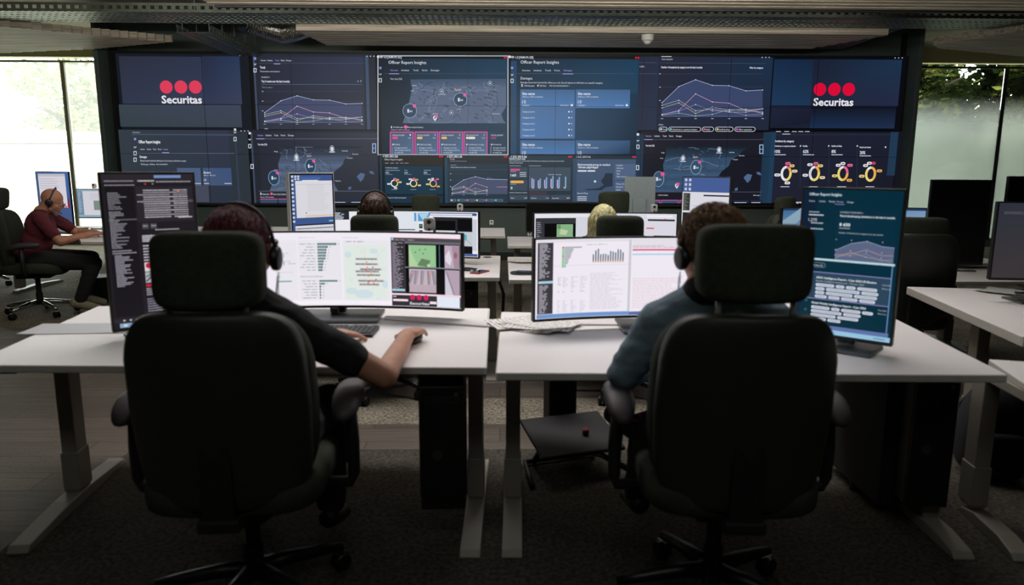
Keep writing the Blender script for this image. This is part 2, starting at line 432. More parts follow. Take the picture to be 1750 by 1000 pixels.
# ---- dark portal that carries the video wall
px0 = Q(161, 90, WY - 0.45).x; 
xa, xb = Q(205, 221, WY).x, Q(1533, 221, WY).x
za, zb = Q(870, 348, WY).z, Q(870, 96, WY).z
x_out0 = Q(177, 250, WY - .28).x + .03; x_out1 = Q(1559, 250, WY - .28).x - .03
struct(MB().box(((x_out0 + x_out1) / 2, WY + 0.22, CEIL / 2), (x_out1 - x_out0, 0.2, CEIL)).build('wall_back', M_WALLD))
struct(MB().box((x_out0 - 0.03, WY + 0.02, CEIL / 2), (0.06, 0.6, CEIL)).build('trim_1', M_WALLD, bevel=0.005))
struct(MB().box((x_out1 + 0.03, WY + 0.02, CEIL / 2), (0.06, 0.6, CEIL)).build('trim_2', M_WALLD, bevel=0.005))
struct(MB().box(((x_out0 + xa) / 2 + .0, WY + 0.09, 1.75), (xa - x_out0 - .01, 0.06, 3.3)).build('trim_3', M_WALLB))
struct(MB().box(((x_out1 + xb) / 2, WY + 0.09, 1.75), (x_out1 - xb - .01, 0.06, 3.3)).build('trim_4', M_WALLB))
struct(MB().box(((x_out0 + x_out1) / 2, WY + 0.11, 0.06), (x_out1 - x_out0 - 0.01, 0.02, 0.12)).build('baseboard_back', M_WALLB))

# ================================================================= outside
M_LAWN = mat('pale_gravel_and_grass', (190, 195, 170), 0.9, var=0.12, scale=2)
struct(MB().box((0, GY + 15.3, -0.3), (90, 30, 0.2)).build('ground_outside', M_LAWN))
def leaf_mat(name, c0, c1, c2):
    m = bpy.data.materials.new(name); m.use_nodes = True; nt = m.node_tree; N = nt.nodes; L = nt.links
    for n in list(N): N.remove(n)
    out = N.new('ShaderNodeOutputMaterial'); tc = N.new('ShaderNodeTexCoord')
    nz = N.new('ShaderNodeTexNoise'); nz.inputs['Scale'].default_value = 1.4; nz.inputs['Detail'].default_value = 6; L.new(tc.outputs['Object'], nz.inputs['Vector'])
    rp = N.new('ShaderNodeValToRGB'); L.new(nz.outputs['Fac'], rp.inputs[0])
    rp.color_ramp.elements[0].position = 0.36; rp.color_ramp.elements[0].color = rgb(*c0); rp.color_ramp.elements[1].position = 0.68; rp.color_ramp.elements[1].color = rgb(*c2)
    e = rp.color_ramp.elements.new(0.52); e.color = rgb(*c1)
    d = N.new('ShaderNodeBsdfDiffuse'); t = N.new('ShaderNodeBsdfTranslucent'); mx = N.new('ShaderNodeMixShader'); mx.inputs[0].default_value = 0.4
    L.new(rp.outputs[0], d.inputs[0]); L.new(rp.outputs[0], t.inputs[0]); L.new(d.outputs[0], mx.inputs[1]); L.new(t.outputs[0], mx.inputs[2]); L.new(mx.outputs[0], out.inputs[0])
    return m
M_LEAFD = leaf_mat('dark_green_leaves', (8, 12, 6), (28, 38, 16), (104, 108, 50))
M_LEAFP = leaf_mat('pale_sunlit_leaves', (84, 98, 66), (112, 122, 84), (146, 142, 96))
M_BARK = mat('bark', (34, 28, 20), 0.9, var=0.3, scale=12, bump=0.5, bscale=30)
def tree(x, y, h, r, n, leaf, label, group, ls=0.11, seed=1):
    rnd = random.Random(seed)
    t = thing('tree', label, 'tree', (x, y, -0.2), 0, group)
    tb = MB(); tb.tube([(0, 0, 0), (0.1, 0, h * .3), (-.05, .1, h * .6), (0, 0, h * .85)], [.2, .16, .11, .04], 10)
    for k in range(7):
        a = rnd.uniform(0, 2 * PI); z = h * rnd.uniform(.3, .6)
        tb.tube([(0, 0, z), (math.cos(a) * r * .4, math.sin(a) * r * .4, z + h * .15), (math.cos(a) * r * .8, math.sin(a) * r * .8, z + h * .22)], [.08, .05, .02], 6)
    tb.build('trunk', M_BARK, t, smooth=True)
    cl = [(rnd.gauss(0, r * .42), rnd.gauss(0, r * .3), h * .55 + rnd.gauss(0, h * .2), rnd.uniform(.25, .5) * r) for _ in range(26)]
    vs = []; fs = []
    for i in range(n):
        cx, cy, cz, cr = rnd.choice(cl)
        d = Vector((rnd.gauss(0, 1), rnd.gauss(0, 1), rnd.gauss(0, 1))).normalized() * cr * rnd.uniform(.6, 1.05)
        c = Vector((cx, cy, max(.5, cz))) + d
        a = Vector((rnd.gauss(0, 1), rnd.gauss(0, 1), rnd.gauss(0, .5))).normalized(); b = a.cross(Vector((rnd.gauss(0, 1), rnd.gauss(0, 1), rnd.gauss(0, 1)))).normalized()
        s = ls * rnd.uniform(.6, 1.3); o = len(vs)
        vs += [c - a * s, c + b * s * .45, c + a * s, c - b * s * .45]; fs.append((o, o + 1, o + 2, o + 3))
    m = MB(); m.v = [tuple(v) for v in vs]; m.f = fs
    me = bpy.data.meshes.new('foliage'); me.from_pydata(m.v, [], m.f); me.materials.append(leaf)
    o = bpy.data.objects.new('foliage', me); COL.objects.link(o); o.parent = t
    return t
g = 'dark leafy trees outside the right window'
tree(9.0, 17.6, 5.4, 2.4, 16000, M_LEAFD, 'dense dark green tree close outside the right window beside the video wall', g, seed=3)
tree(12.8, 16.8, 5.6, 2.4, 16000, M_LEAFD, 'dark green tree with yellowish sprigs behind the mullion of the right window', g, seed=5)
tree(10.8, 20.6, 6.6, 3.2, 14000, M_LEAFD, 'tall dark tree standing behind the other two outside the right window', g, seed=8, ls=.15)
tree(15.5, 18.2, 5.6, 2.6, 12000, M_LEAFD, 'dark green tree at the right edge outside the right window', g, seed=9)
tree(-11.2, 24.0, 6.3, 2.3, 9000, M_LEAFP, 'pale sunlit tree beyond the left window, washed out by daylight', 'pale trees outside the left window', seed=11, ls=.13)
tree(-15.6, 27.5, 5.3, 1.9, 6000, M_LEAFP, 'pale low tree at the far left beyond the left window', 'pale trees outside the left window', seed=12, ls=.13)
# low white building with a rounded canopy seen faintly through the left window
bt = thing('outbuilding', 'low white building with a curved canopy roof beyond the left window', 'building', (-13.5, 21.8, -0.2))
MB().box((0, 0, 1.1), (8.5, 1.4, 2.2)).build('wall', M_WPLAS, bt)
rf = MB(); rf.tube([(-4.6, -.5, 2.2), (-2.2, -.5, 2.55), (0.2, -.5, 2.5), (4.6, -.5, 2.3)], 0.12, 8); rf.box((0, 0, 2.3), (9.2, 1.9, .12)); rf.build('roof', M_PAPER, bt)
for k, xx in enumerate((-2.4, .1, 2.3)):
    w = MB().box((xx, -.72, 1.1), (1.1, .06, 1.5)).build('window', mat('pale_glass', (128, 118, 104), .3), bt)

# ================================================================= ceiling fittings
def raft(name, label, poly, z, pitch, th, hgt, cat='ceiling panel'):
    """slats run along x, ends cut to the polygon"""
    c = Vector((sum(p[0] for p in poly) / len(poly), sum(p[1] for p in poly) / len(poly), 0))
    t = thing(name, label, cat, (c.x, c.y, z))
    ys = [p[1] for p in poly]; y = min(ys) + th / 2; m = MB(); cr = []
    while y < max(ys) - th / 2:
        xx = []
        for (p, q) in zip(poly, poly[1:] + poly[:1]):
            if (p[1] - y) * (q[1] - y) < 0: xx.append(p[0] + (q[0] - p[0]) * (y - p[1]) / (q[1] - p[1]))
        if len(xx) >= 2:
            x0, x1 = min(xx), max(xx)
            if x1 - x0 > 0.05: m.box(((x0 + x1) / 2 - c.x, y - c.y, hgt / 2), (x1 - x0, th, hgt)); cr.append((x0 - c.x, x1 - c.x, y - c.y))
        y += pitch
    m.build('slat_panel', M_SLAT, t)
    # black carrier rails on top and hanger rods
    x0 = max(a for a, b, y in cr); x1 = min(b for a, b, y in cr)
    xmid = [(x0 + x1) / 2] if x1 <= x0 else [x0 + (x1 - x0) * f for f in (.08, .36, .64, .92)]
    for xm in xmid:
        yy = [y for a, b, y in cr if a <= xm <= b]
        if not yy: continue
        k = MB(); k.box((xm, (min(yy) + max(yy)) / 2, hgt + .015), (.04, max(yy) - min(yy), .03))
        for q in (min(yy) * .7 + max(yy) * .3, min(yy) * .3 + max(yy) * .7):
            k.box((xm, q, (hgt + .03 + CEIL - z) / 2 + .0), (.012, .012, CEIL - z - hgt - .03))
        k.build('carrier_rail', M_BLACKM, t)
    return t
RZ = 3.0
def PX(px, py, z=RZ): p = P(px, py, z); return (p.x, p.y)
a = PX(505, 52); b = PX(560, 78); c = PX(1390, 81); d = PX(1520, 60)
raft('slatted_ceiling_raft', 'long horizontal timber slat ceiling raft just above the video wall', [a, (d[0], a[1]), d, (c[0], b[1]), b], RZ, .155, .132, .11)
fa = PX(365, 11, 2.85); fb = PX(1800, 11, 2.85)
fr_raft = raft('slatted_ceiling_raft', 'timber slat ceiling raft cut off by the top edge of the picture', [(fa[0], fa[1] - 2.2), (fb[0] + .5, fa[1] - 2.2), (fb[0] + .5, fa[1]), (fa[0], fa[1])], 2.85, .12, .08, .11)
fy = P(875, 17.5, 2.85).y
MB().box((0, (fa[1] + fy) / 2 + .01 - fr_raft.location.y, .05), (fb[0] + .5 - fa[0], fy - fa[1] - .02, .10)).build('shadow_strip', M_BLACKM, fr_raft)  # black bar standing in for the shadow line at the raft's far edge
# left raft: near edge cut on a diagonal
l0 = PX(0, 45); l1 = PX(295, 72); l2 = PX(160, 84); l3 = PX(0, 91)
dx = (l0[0] - l1[0]); dy = l0[1] - l1[1]
le = (l0[0] + dx * .35, l0[1] + dy * .35); print('RAFT', le, l0, l1, l2, l3)
raft('slatted_ceiling_raft', 'pale timber slat ceiling raft with stepped diagonal edge above the left window', [le, l1, l2, l3, (-9.6, l3[1]), (-9.6, le[1])], RZ, .056, .028, .085)
r0 = PX(1750, 52); r1 = PX(1595, 76); r3 = PX(1750, 97)
dx = (r0[0] - r1[0]); dy = r0[1] - r1[1]
re_ = (r0[0] + dx * .5, r0[1] + dy * .5)
raft('slatted_ceiling_raft', 'dark timber slat ceiling raft with stepped diagonal edge above the right window', [r1, re_, (9.8, re_[1]), (9.8, r3[1]), (r3[0], r3[1]), (r1[0] + .25, r1[1] + .3)], RZ, .056, .028, .085)

def perf_tray(label, x0, x1, y0, y1, z, rail=.09, along='x', name='cable_tray'):
    """galvanised tray: slotted base sheet and two slotted side rails"""
    t = thing(name, label, 'cable tray', ((x0 + x1) / 2, (y0 + y1) / 2, z))
    Lx, Ly = x1 - x0, y1 - y0
    m = MB()
    if along == 'x':
        n = int(Ly / .1); step = Ly / n
        for i in range(n): m.box((0, -Ly / 2 + step * (i + .5), 0), (Lx, step * .55, .004))
        k = int(Lx / .07)
        for i in range(k + 1): m.box((-Lx / 2 + Lx * i / k, 0, 0.0005), (.03, Ly, .004))
    else:
        n = int(Lx / .08); step = Lx / n
        for i in range(n): m.box((-Lx / 2 + step * (i + .5), 0, 0), (step * .55, Ly, .004))
        k = int(Ly / .09)
        for i in range(k + 1): m.box((0, -Ly / 2 + Ly * i / k, 0.0005), (Lx, .035, .004))
    m.build('base_sheet', M_TRAY, t)
    for sgn in (-1, 1):
        s = MB()
        if along == 'x':
            yy = sgn * (Ly / 2 + .002)
            s.box((0, yy, .012), (Lx, .004, .028)).box((0, yy, rail - .012), (Lx, .004, .028))
            q = int(Lx / .09)
            for i in range(q): s.box((-Lx / 2 + Lx * (i + .5) / q, yy, rail / 2), (.045, .004, rail * .5))
        else:
            xx = sgn * (Lx / 2 + .002)
            s.box((xx, 0, .012), (.004, Ly, .028)).box((xx, 0, rail - .012), (.004, Ly, .028))
            q = int(Ly / .09)
            for i in range(q): s.box((xx, -Ly / 2 + Ly * (i + .5) / q, rail / 2), (.004, .045, rail * .5))
        s.build('side_rail', M_TRAY, t)
    q = 5
    for i in range(q):
        f = -.45 + .9 * i / (q - 1)
        for sg in (-1, 1):
            p = (Lx * f, sg * (Ly / 2 - .03), (CEIL - z) / 2) if along == 'x' else (sg * (Lx / 2 - .03), Ly * f, (CEIL - z) / 2)
            MB().box(p, (.012, .012, CEIL - z)).build('hanger_rod', M_ALU, t)
    cb = MB(); rnd = random.Random(int(z * 100))
    for i in range(5):
        off = rnd.uniform(-.35, .35)
        if along == 'x': cb.tube([(-Lx / 2 + Lx * j / 12, Ly * off + rnd.uniform(-.03, .03), .02 + rnd.uniform(0, .01)) for j in range(13)], .011, 6)
        else: cb.tube([(Lx * off + rnd.uniform(-.02, .02), -Ly / 2 + Ly * j / 8, .02) for j in range(9)], .011, 6)
    cb.build('cable', M_CABLE, t)
    return t
ty0 = P(875, 36, 3.1).y; ty1 = P(875, 20, 3.1).y
perf_tray('wide perforated metal cable tray running the full width above the middle slat raft', -8.2, 9.5, ty1 - .0, ty0 + .1, 3.07)
ta = P(330, 48, 3.02); 
perf_tray('perforated metal cable tray running toward the left end of the video wall', ta.x - .22, ta.x + .16, ty0 + .2, WY - .15, 2.98, along='y')
tb_ = P(1590, 42, 3.0)
perf_tray('perforated metal cable tray running toward the right end of the video wall', tb_.x - .2, tb_.x + .2, ty0 + .2, WY - .15, 3.13, along='y')
# foil flexible duct
dt = thing('flexible_duct', 'silver foil flexible air duct hanging beside the middle slat raft', 'air duct', tuple(P(480, 46, 3.2)))
m = MB(); pts = []; rr = []
for i in range(61):
    t_ = i / 60; pts.append((-.45 + .9 * t_, .15 * math.sin(t_ * 3), -.04 * math.sin(t_ * PI) + .16 * abs(t_ - .5))); rr.append(.13 + (.014 if i % 2 else 0))
m.tube(pts, rr, 20); m.build('duct_hose', mat('crumpled_foil', (190, 190, 185), .22, 1.0, var=.3, scale=40, bump=.8, bscale=40), dt)
cl = MB(); cl.tube([(-.5, 0, .08), (-.4, 0, .05)], .15, 20); cl.build('duct_collar', mat('blue_grey_collar', (46, 56, 66), .4), dt)
# dome sensor below the raft
sp_ = P(1107, 60, RZ - .001)
sn = thing('ceiling_sensor', 'small white dome sensor mounted under the middle slat raft', 'sensor', (sp_.x, sp_.y, RZ))
MB().lathe([(.075, 0), (.075, -.04), (.068, -.06), (.045, -.075)], n=24).build('sensor_body', M_WPLAS, sn, smooth=False)
MB().lathe([(.044, -.07), (.04, -.09), (.025, -.105), (.004, -.11)], n=24).build('lens', M_PAPER, sn, smooth=True)
# ================================================================= video wall
vw = thing('video_wall', 'wide video wall of 27 tiled screens showing dark blue security dashboards', 'video wall', ((xa + xb) / 2, WY, za))
VO = Vector(vw.location)
fr_ = MB(); t = .035
W_, H_ = xb - xa, zb - za
fr_.box((0, 0, -t / 2), (W_ + 2 * t, .1, t)).box((0, 0, H_ + t / 2), (W_ + 2 * t, .1, t)).box((-W_ / 2 - t / 2, 0, H_ / 2), (t, .1, H_)).box((W_ / 2 + t / 2, 0, H_ / 2), (t, .1, H_))
fr_.build('wall_frame', M_BLACKM, vw)
PWX = Q(875, 221, WY).x; 
M_PX = (Q(1175, 221, WY).x - Q(575, 221, WY).x) / 600   # metres per photo pixel on the wall
def wtr(x, y):
    q = Q(x, y, WY); return (q.x, q.z)
def wemb(a, b, layer): return Vector((a - VO.x, -.052 - layer * .0012, b - VO.z))
def wc(): return Canvas(wtr, wemb, 0.86, sat=.78)
WHT = (225, 232, 245); GRY = (150, 165, 190)
SEAM_X = [xa + W_ * i / 9 for i in range(10)]; SEAM_Z = [za + H_ * j / 3 for j in range(4)]
for j in range(3):
    for i in range(9):
        w = W_ / 9; h = H_ / 3; x = SEAM_X[i] - VO.x; z = SEAM_Z[j] - VO.z; m = MB(); e = .0022
        # thin black bezel ring plus panel body behind
        for c_, d_ in (((x + w / 2, 0, z + e / 2), (w, .118, e)), ((x + w / 2, 0, z + h - e / 2), (w, .118, e)), ((x + e / 2, 0, z + h / 2), (e, .118, h - 2 * e)), ((x + w - e / 2, 0, z + h / 2), (e, .118, h - 2 * e))):
            m.box(c_, d_)
        m.box((x + w / 2, .01, z + h / 2), (w - 2 * e, .06, h - 2 * e))
        m.build('display_panel', M_BLACK, vw)

def chart(c, x0, y0, x1, y1, L, fill, dense=True, npt=7, k=1.0):
    top = [.68, .30, .14, .27, .28, .40, .38]; col2 = [.96, .86, .47, .66, .69, .86, .82]
    X = [x0 + (x1 - x0) * i / 6 for i in range(7)][:npt]
    def yy(f): return y0 + (y1 - y0) * f
    pts = [(X[i], yy(top[i])) for i in range(len(X))]
    for i in range(len(X) - 1): c.poly([(X[i], y1), (X[i + 1], y1), pts[i + 1], pts[i]], fill, L)
    w = .0058 * k
    for q in range(4): c.line([(x0, yy(q / 3.2)), (X[-1], yy(q / 3.2))], w * .6, (70, 80, 110), L + .3)
    series = [(top, (190, 195, 235)), (col2, (225, 165, 205))]
    if dense:
        series += [([.74, .62, .87, .83, .9, .9, .82], (190, 200, 190)), ([.8, .68, .93, .78, .86, .83, .93], (215, 200, 150)), ([.95, .88, .72, .87, .88, .97, .95], (170, 150, 220)), ([.97, .92, .99, .95, .84, .86, .9], (160, 200, 190))]
    for n_, (s_, cc) in enumerate(series):
        q = [(X[i], yy(s_[i])) for i in range(len(X))]
        c.line(q, w if n_ < 2 else w * .8, cc, L + 1)
        for p in q: c.disc(p[0], p[1], w * 1.3, WHT, L + 1.5, n=8)
    c.line([(x0, y1), (X[-1], y1)], w * .8, (120, 130, 160), L + 1)
    for x in X: c.rect(x - (x1 - x0) * .012, y1 + (y1 - y0) * .04, x + (x1 - x0) * .012, y1 + (y1 - y0) * .06, GRY, L + 1)
    for q in range(3): c.rect(x0 - (x1 - x0) * .03, yy(q / 3.2) - .8, x0 - (x1 - x0) * .012, yy(q / 3.2) + .8, GRY, L + 1)

SPAIN = [(.12, 0), (1.0, 0), (.9, .12), (.88, .2), (.80, .28), (.78, .42), (.70, .55), (.66, .68), (.67, .78), (.73, 1.0), (0, 1.0), (.03, .82), (.10, .6), (.09, .4), (.12, .2)]
def spain_map(c, x0, y0, x1, y1, L, land, seed, islands=True, fade=None):
    rnd = random.Random(seed)
    def T(u, v): return (x0 + (x1 - x0) * u, y0 + (y1 - y0) * v)
    # land drawn in horizontal slabs so that the top can fade
    def span(v):
        xs_ = []
        for p, q in zip(SPAIN, SPAIN[1:] + SPAIN[:1]):
            if (p[1] - v) * (q[1] - v) < 0: xs_.append(p[0] + (q[0] - p[0]) * (v - p[1]) / (q[1] - p[1]))
        return (min(xs_), max(xs_)) if len(xs_) > 1 else (0, 1)
    n = 20
    for i in range(n):
        v0, v1 = i / n + 1e-4, (i + 1) / n - 1e-4; a0, a1 = span(v0); b0, b1 = span(v1)
        f = 1.0 if fade is None else min(1, .45 + (i / n) / fade * .55)
        cc = tuple(land[k] * f * (0.94 + .06 * math.sin(i * 1.7)) for k in range(3))
        c.poly([T(b0, v1 + 1e-4), T(b1, v1 + 1e-4), T(a1, v0 - 1e-4), T(a0, v0 - 1e-4)], cc, L)
    for _ in range(26):
        u, v = rnd.uniform(.1, .7), rnd.uniform(.05, .95); pts = []
        dx, dy = rnd.uniform(-.04, .04), rnd.uniform(-.06, .06)
        for _k in range(rnd.randint(4, 9)):
            pts.append(T(min(max(u, .08), .72), min(max(v, .02), .98))); dx = dx * .7 + rnd.gauss(0, .02); dy = dy * .7 + rnd.gauss(0, .035); u += dx; v += dy
        c.line(pts, .006, (118, 140, 172) if rnd.random() < .6 else (46, 58, 78), L + .5)
    for _ in range(40):
        u, v = rnd.uniform(.1, .66), rnd.uniform(.03, .97); s_ = rnd.uniform(.006, .016)
        c.poly([T(u - s_, v), T(u, v - s_), T(u + s_ * 2, v + s_), T(u + s_, v + s_ * 2)], (64, 80, 106), L + .6)
    if islands:
        c.poly([T(.93, .68), T(.97, .6), T(1.02, .62), T(1.0, .74), T(.97, .8)], (78, 110, 160), L)
        c.poly([T(1.06, .56), T(1.1, .56), T(1.12, .63), T(1.08, .62)], (78, 110, 160), L)
        c.poly([T(.84, .92), T(.87, .9), T(.87, .96), T(.84, .98)], (78, 110, 160), L)
def pin(c, x, y, L, white=False):
    c.disc(x, y, .026, (15, 45, 66) if not white else (235, 238, 245), L, ry=.03)
    c.poly([(x - 2, y + 2), (x, y + 6), (x + 2, y + 2)], (15, 45, 66) if not white else (235, 238, 245), L)
    c.ring(x, y, .026, .005, (200, 215, 230), L + .5, ry=.03); c.disc(x, y, .01, (230, 240, 250) if not white else (60, 60, 80), L + 1, ry=.014)
def bubble(c, x, y, r, L, ry=None, fill=(36, 70, 104)):
    c.disc(x, y, r, fill, L, ry=ry, n=32); c.ring(x, y, r, .006, (160, 190, 215), L + .5, ry=ry)
    c.rect(x - 4, y - 3, x - 1, y + 3, WHT, L + 1); c.text('84', x, y + 2.5, .03, WHT, L + 1)
    c.disc(x + r / M_PX * .7, y - (ry or r) / M_PX * .72, .024, (240, 90, 170), L + 1.5)
def tabs(c, x0, y, names, L, h=.027, step=None, active=0, wid=None, xs=None):
    for i, n_ in enumerate(names):
        x = xs[i]; c.text(n_, x, y, h, (170, 160, 235) if i == active else WHT, L, w=wid[i] if wid else None)
        if i == active: c.rect(x - 2, y + 4, x + (wid[i] if wid else 12) + 2, y + 5.2, (170, 175, 230), L)
TAB = ['Overview', 'Incidents', 'Trends', 'Patrols', 'Damages']
def side_icons(c, x, ys, L, col=(140, 150, 235)):
    for i, y in enumerate(ys):
        if i == 0: c.rect(x - 2, y - 2, x + 2, y + 2, col, L)
        elif i == 1: c.poly([(x - 2, y + 2), (x + 2, y - 2), (x + 2, y)], WHT, L); c.poly([(x - 2, y - 2), (x, y), (x - 2, y)], WHT, L)
        else: c.frame(x - 2, y - 3, x + 2, y + 3, .009, WHT, L)
def dots3(c, x, y, L):
    for k in range(3): c.rect(x + k * 6 - .6, y - .6, x + k * 6 + 1.2, y + .8, WHT, L)

# --- 1 logo window, left
c = wc()
c.rect(200, 92, 434, 224, (24, 29, 40), 0)
c.rect(206, 97, 416, 179, None, 1, grad=((47, 50, 70), (48, 60, 92), (58, 68, 96), (52, 60, 88)))
c.rect(206, 179, 416, 218, None, 1, grad=((60, 74, 88), (64, 74, 98), (60, 72, 90), (56, 70, 80)))
c.rect(348, 97, 416, 179, None, 2, grad=((38, 48, 78), (40, 60, 100), (58, 68, 100), (50, 60, 92)))
for x in (287, 312, 336.5): c.disc(x, 149.5, 10.6 * M_PX, (236, 66, 96), 3, n=40)
c.text('Securitas', 279.5, 177, 12.4 * M_PX, (240, 240, 248), 3, w=68.5, bold=True)
dots3(c, 406, 96, 3)
c.build('dashboard_window', vw, label='slate blue window with three red dots above the white word Securitas, left end')
# --- 2 trends window
c = wc()
c.rect(434, 92, 646, 222, (38, 44, 60), 0)
c.rect(434, 97, 444, 222, (66, 80, 112), 1); c.rect(625, 97, 634, 222, (58, 82, 120), 1)
c.rect(444, 97, 625, 180, None, 1, grad=((42, 44, 62), (48, 58, 88), (44, 50, 68), (44, 46, 64)))
c.rect(444, 180, 625, 222, (50, 56, 76), 1)
side_icons(c, 438, (101, 111, 121), 3)
tabs(c, 0, 105.5, TAB, 3, h=.022, active=2, xs=(448, 459, 472, 482, 491), wid=(8.5, 9, 7, 6.5, 9))
c.line([(444, 109), (624, 109)], .006, (70, 84, 116), 2)
c.text('Trends', 446.5, 118, .034, WHT, 3, w=9, bold=True); c.text('Presentation and statistics', 447, 124, .02, WHT, 3, w=33)
c.text('INCIDENTS 3', 449, 133.8, .018, WHT, 3, w=14); c.text('Top 5 events over the last 6 months', 449, 141.5, .032, WHT, 3, w=48, bold=True)
c.line([(449, 145), (619, 145)], .006, (92, 110, 150), 2); c.text('Filter by category', 450, 151, .02, GRY, 3, w=18)
c.text('=  7', 612, 141.5, .03, WHT, 3, w=7)
chart(c, 454.5, 157, 620, 210, 3, (66, 76, 118)); c.text('LEGEND', 454, 221.3, .015, WHT, 3, w=6)
dots3(c, 628, 97, 3)
c.build('dashboard_window', vw, label='dark window with a violet area chart titled top 5 events, left of centre')
# --- 3 officer report insights, bottom left
c = wc()
c.rect(205, 222, 432, 347, (46, 56, 66), 0)
c.rect(205, 222, 400, 347, None, 1, grad=((54, 66, 76), (52, 60, 84), (44, 56, 76), (50, 62, 74)))
c.rect(228, 229, 402, 232, (70, 84, 112), 2)
c.text('Country v', 230, 227.5, .018, WHT, 3, w=13); c.rect(403, 232, 413, 347, (52, 66, 96), 2)
c.text('Officer Report Insights', 240, 245, .042, (240, 244, 250), 3, w=37, bold=True)
tabs(c, 0, 256.5, TAB, 3, h=.022, active=4, xs=(243, 254, 264.5, 273, 282), wid=(7.5, 7.5, 5.5, 6, 8))
c.line([(238, 262.5), (403, 262.5)], .012, (88, 100, 124), 2)
c.text('Damages', 242, 270, .034, WHT, 3, w=12, bold=True)
c.text('Damages found and reported by officers per site. See all reports or drill down to a category', 243, 276, .024, WHT, 3, w=78)
c.text('158 Damages', 244, 282, .02, WHT, 3, w=13); c.text('158 Sites', 259, 282, .02, WHT, 3, w=9); c.text('VIEW ALL DAMAGE REPORTS >', 270, 282, .018, WHT, 3, w=20)
side_icons(c, 234, (238, 252, 262, 273), 3)
c.rect(305, 287, 347, 317, (74, 100, 144), 2); c.rect(349, 287, 399, 317, None, 2, grad=((66, 92, 136), (60, 86, 138), (62, 88, 140), (72, 94, 130)))
c.text('Site name', 350.5, 296.5, .03, WHT, 3, w=12, bold=True); c.text('Address or GPS coord', 350.5, 300.5, .018, WHT, 3, w=20); c.text('10', 351, 309.5, .035, WHT, 3, w=4)
c.rect(351, 313, 360, 314, WHT, 3); c.rect(386, 313, 398, 314, WHT, 3); c.rect(334, 313, 346, 314, WHT, 3)
c.rect(330, 317, 360, 345, (72, 78, 100), 2)
side_icons(c, 404, (222, 227, 238), 3, WHT); dots3(c, 414, 224, 3)
c.build('dashboard_window', vw, label='grey blue window headed Officer Report Insights, lower left')
# --- 4 map window bottom
c = wc()
c.rect(432, 222, 650, 347, (38, 42, 54), 0); c.rect(444, 226, 648, 347, None, 1, grad=((40, 46, 64), (50, 56, 76), (44, 48, 62), (42, 46, 58)))
c.rect(430, 226, 440, 347, (62, 76, 104), 2)
side_icons(c, 429, (228, 239, 250), 3, WHT); c.frame(431, 281, 435, 288, .01, WHT, 3)
tabs(c, 0, 233, TAB, 3, h=.026, active=0, xs=(442, 456, 470.5, 482, 494), wid=(10, 10, 7, 7.5, 10.5))
c.line([(440, 237.5), (648, 237.5)], .012, (84, 92, 112), 2)
c.text('Your sites (156)', 442.5, 248.5, .026, WHT, 3, w=16, bold=True)
spain_map(c, 463, 250, 622, 326, 3, (86, 108, 146), 5, fade=.35)
c.text('Spain', 526, 268, .03, (220, 200, 200), 6, w=8); bubble(c, 532, 284, 8.5 * M_PX, 6, ry=12 * M_PX); bubble(c, 470, 304, 9 * M_PX, 6, ry=12 * M_PX)
for x, y in ((508.5, 269), (569, 255)): c.disc(x, y, .02, WHT, 6, ry=.035); c.ring(x, y, .03, .005, WHT, 6, ry=.05); c.rect(x - 5, y + 4.5, x + 5, y + 5.6, WHT, 6)
for x, y, t_ in ((471, 260, 'Braga'), (586, 259, 'Lleida'), (604, 264.5, 'Barcelona'), (594, 271, 'Tarragona'), (574, 310, 'Valencia'), (471, 291.5, 'Lisboa')): c.text(t_, x, y, .018, WHT, 6, w=10 if x > 500 else 6)
c.frame(638, 246, 643, 261, .014, (150, 180, 220), 6); c.line([(638, 253.5), (643, 253.5)], .01, (150, 180, 220), 6)
c.line([(445, 326.5), (648, 326.5)], .01, (92, 100, 122), 4)
c.rect(447, 329, 449, 333, WHT, 6); c.text('Worldwide office', 450, 333, .024, WHT, 6, w=12); c.disc(466, 331, .02, (240, 90, 150), 6); c.text('New critical incidents', 469, 333, .024, WHT, 6, w=22)
c.text('Markers or GPS coordinates', 447, 337.5, .016, WHT, 6, w=23)
for a in (447, 478, 509): c.rect(a, 340, a + 29, 347, (50, 80, 118), 5); c.line([(a, 340), (a + 29, 340)], .01, (220, 90, 160), 6)
for a, b in ((572, 597), (600, 646)): c.rect(a, 341, b, 347, (34, 50, 80), 5); scribble(c, a + 2, b - 5, 345.5, 1, WHT, 6, a)
c.build('dashboard_window', vw, label='dark window with a slate blue map of Spain, lower left of centre')
# --- 5 centre left
c = wc()
c.rect(646, 96, 869, 265, (10, 14, 20), 0)
c.rect(649, 101, 866.5, 264, None, 1, grad=((12, 30, 48), (10, 62, 98), (10, 58, 92), (8, 36, 56)))
c.rect(700, 101, 866, 264, None, 1.5, grad=((12, 44, 68), (12, 64, 100), (12, 56, 86), (10, 50, 76)))
c.frame(647, 96.5, 868, 264.6, .014, (190, 205, 220), 4)
c.text('VIP -1.5 [10.84.191.121]', 650, 100.2, .03, WHT, 5, w=37, bold=True); c.disc(647.5, 98, .02, WHT, 5)
for x in (862.5, 866.5): c.disc(x, 99.5, .014, (235, 20, 50), 5)
c.text('Officer Report Insights', 665, 110, .043, (235, 242, 250), 5, w=64)
tabs(c, 0, 122.3, TAB, 5, h=.024, active=0, xs=(668, 687, 707, 722, 737), wid=(13, 13, 9, 9, 14))
c.line([(658, 126.5), (864, 126.5)], .006, (40, 84, 120), 4)
c.text('Your sites (156)', 668, 137, .025, WHT, 5, w=20)
side_icons(c, 651, (117, 128, 138), 5)
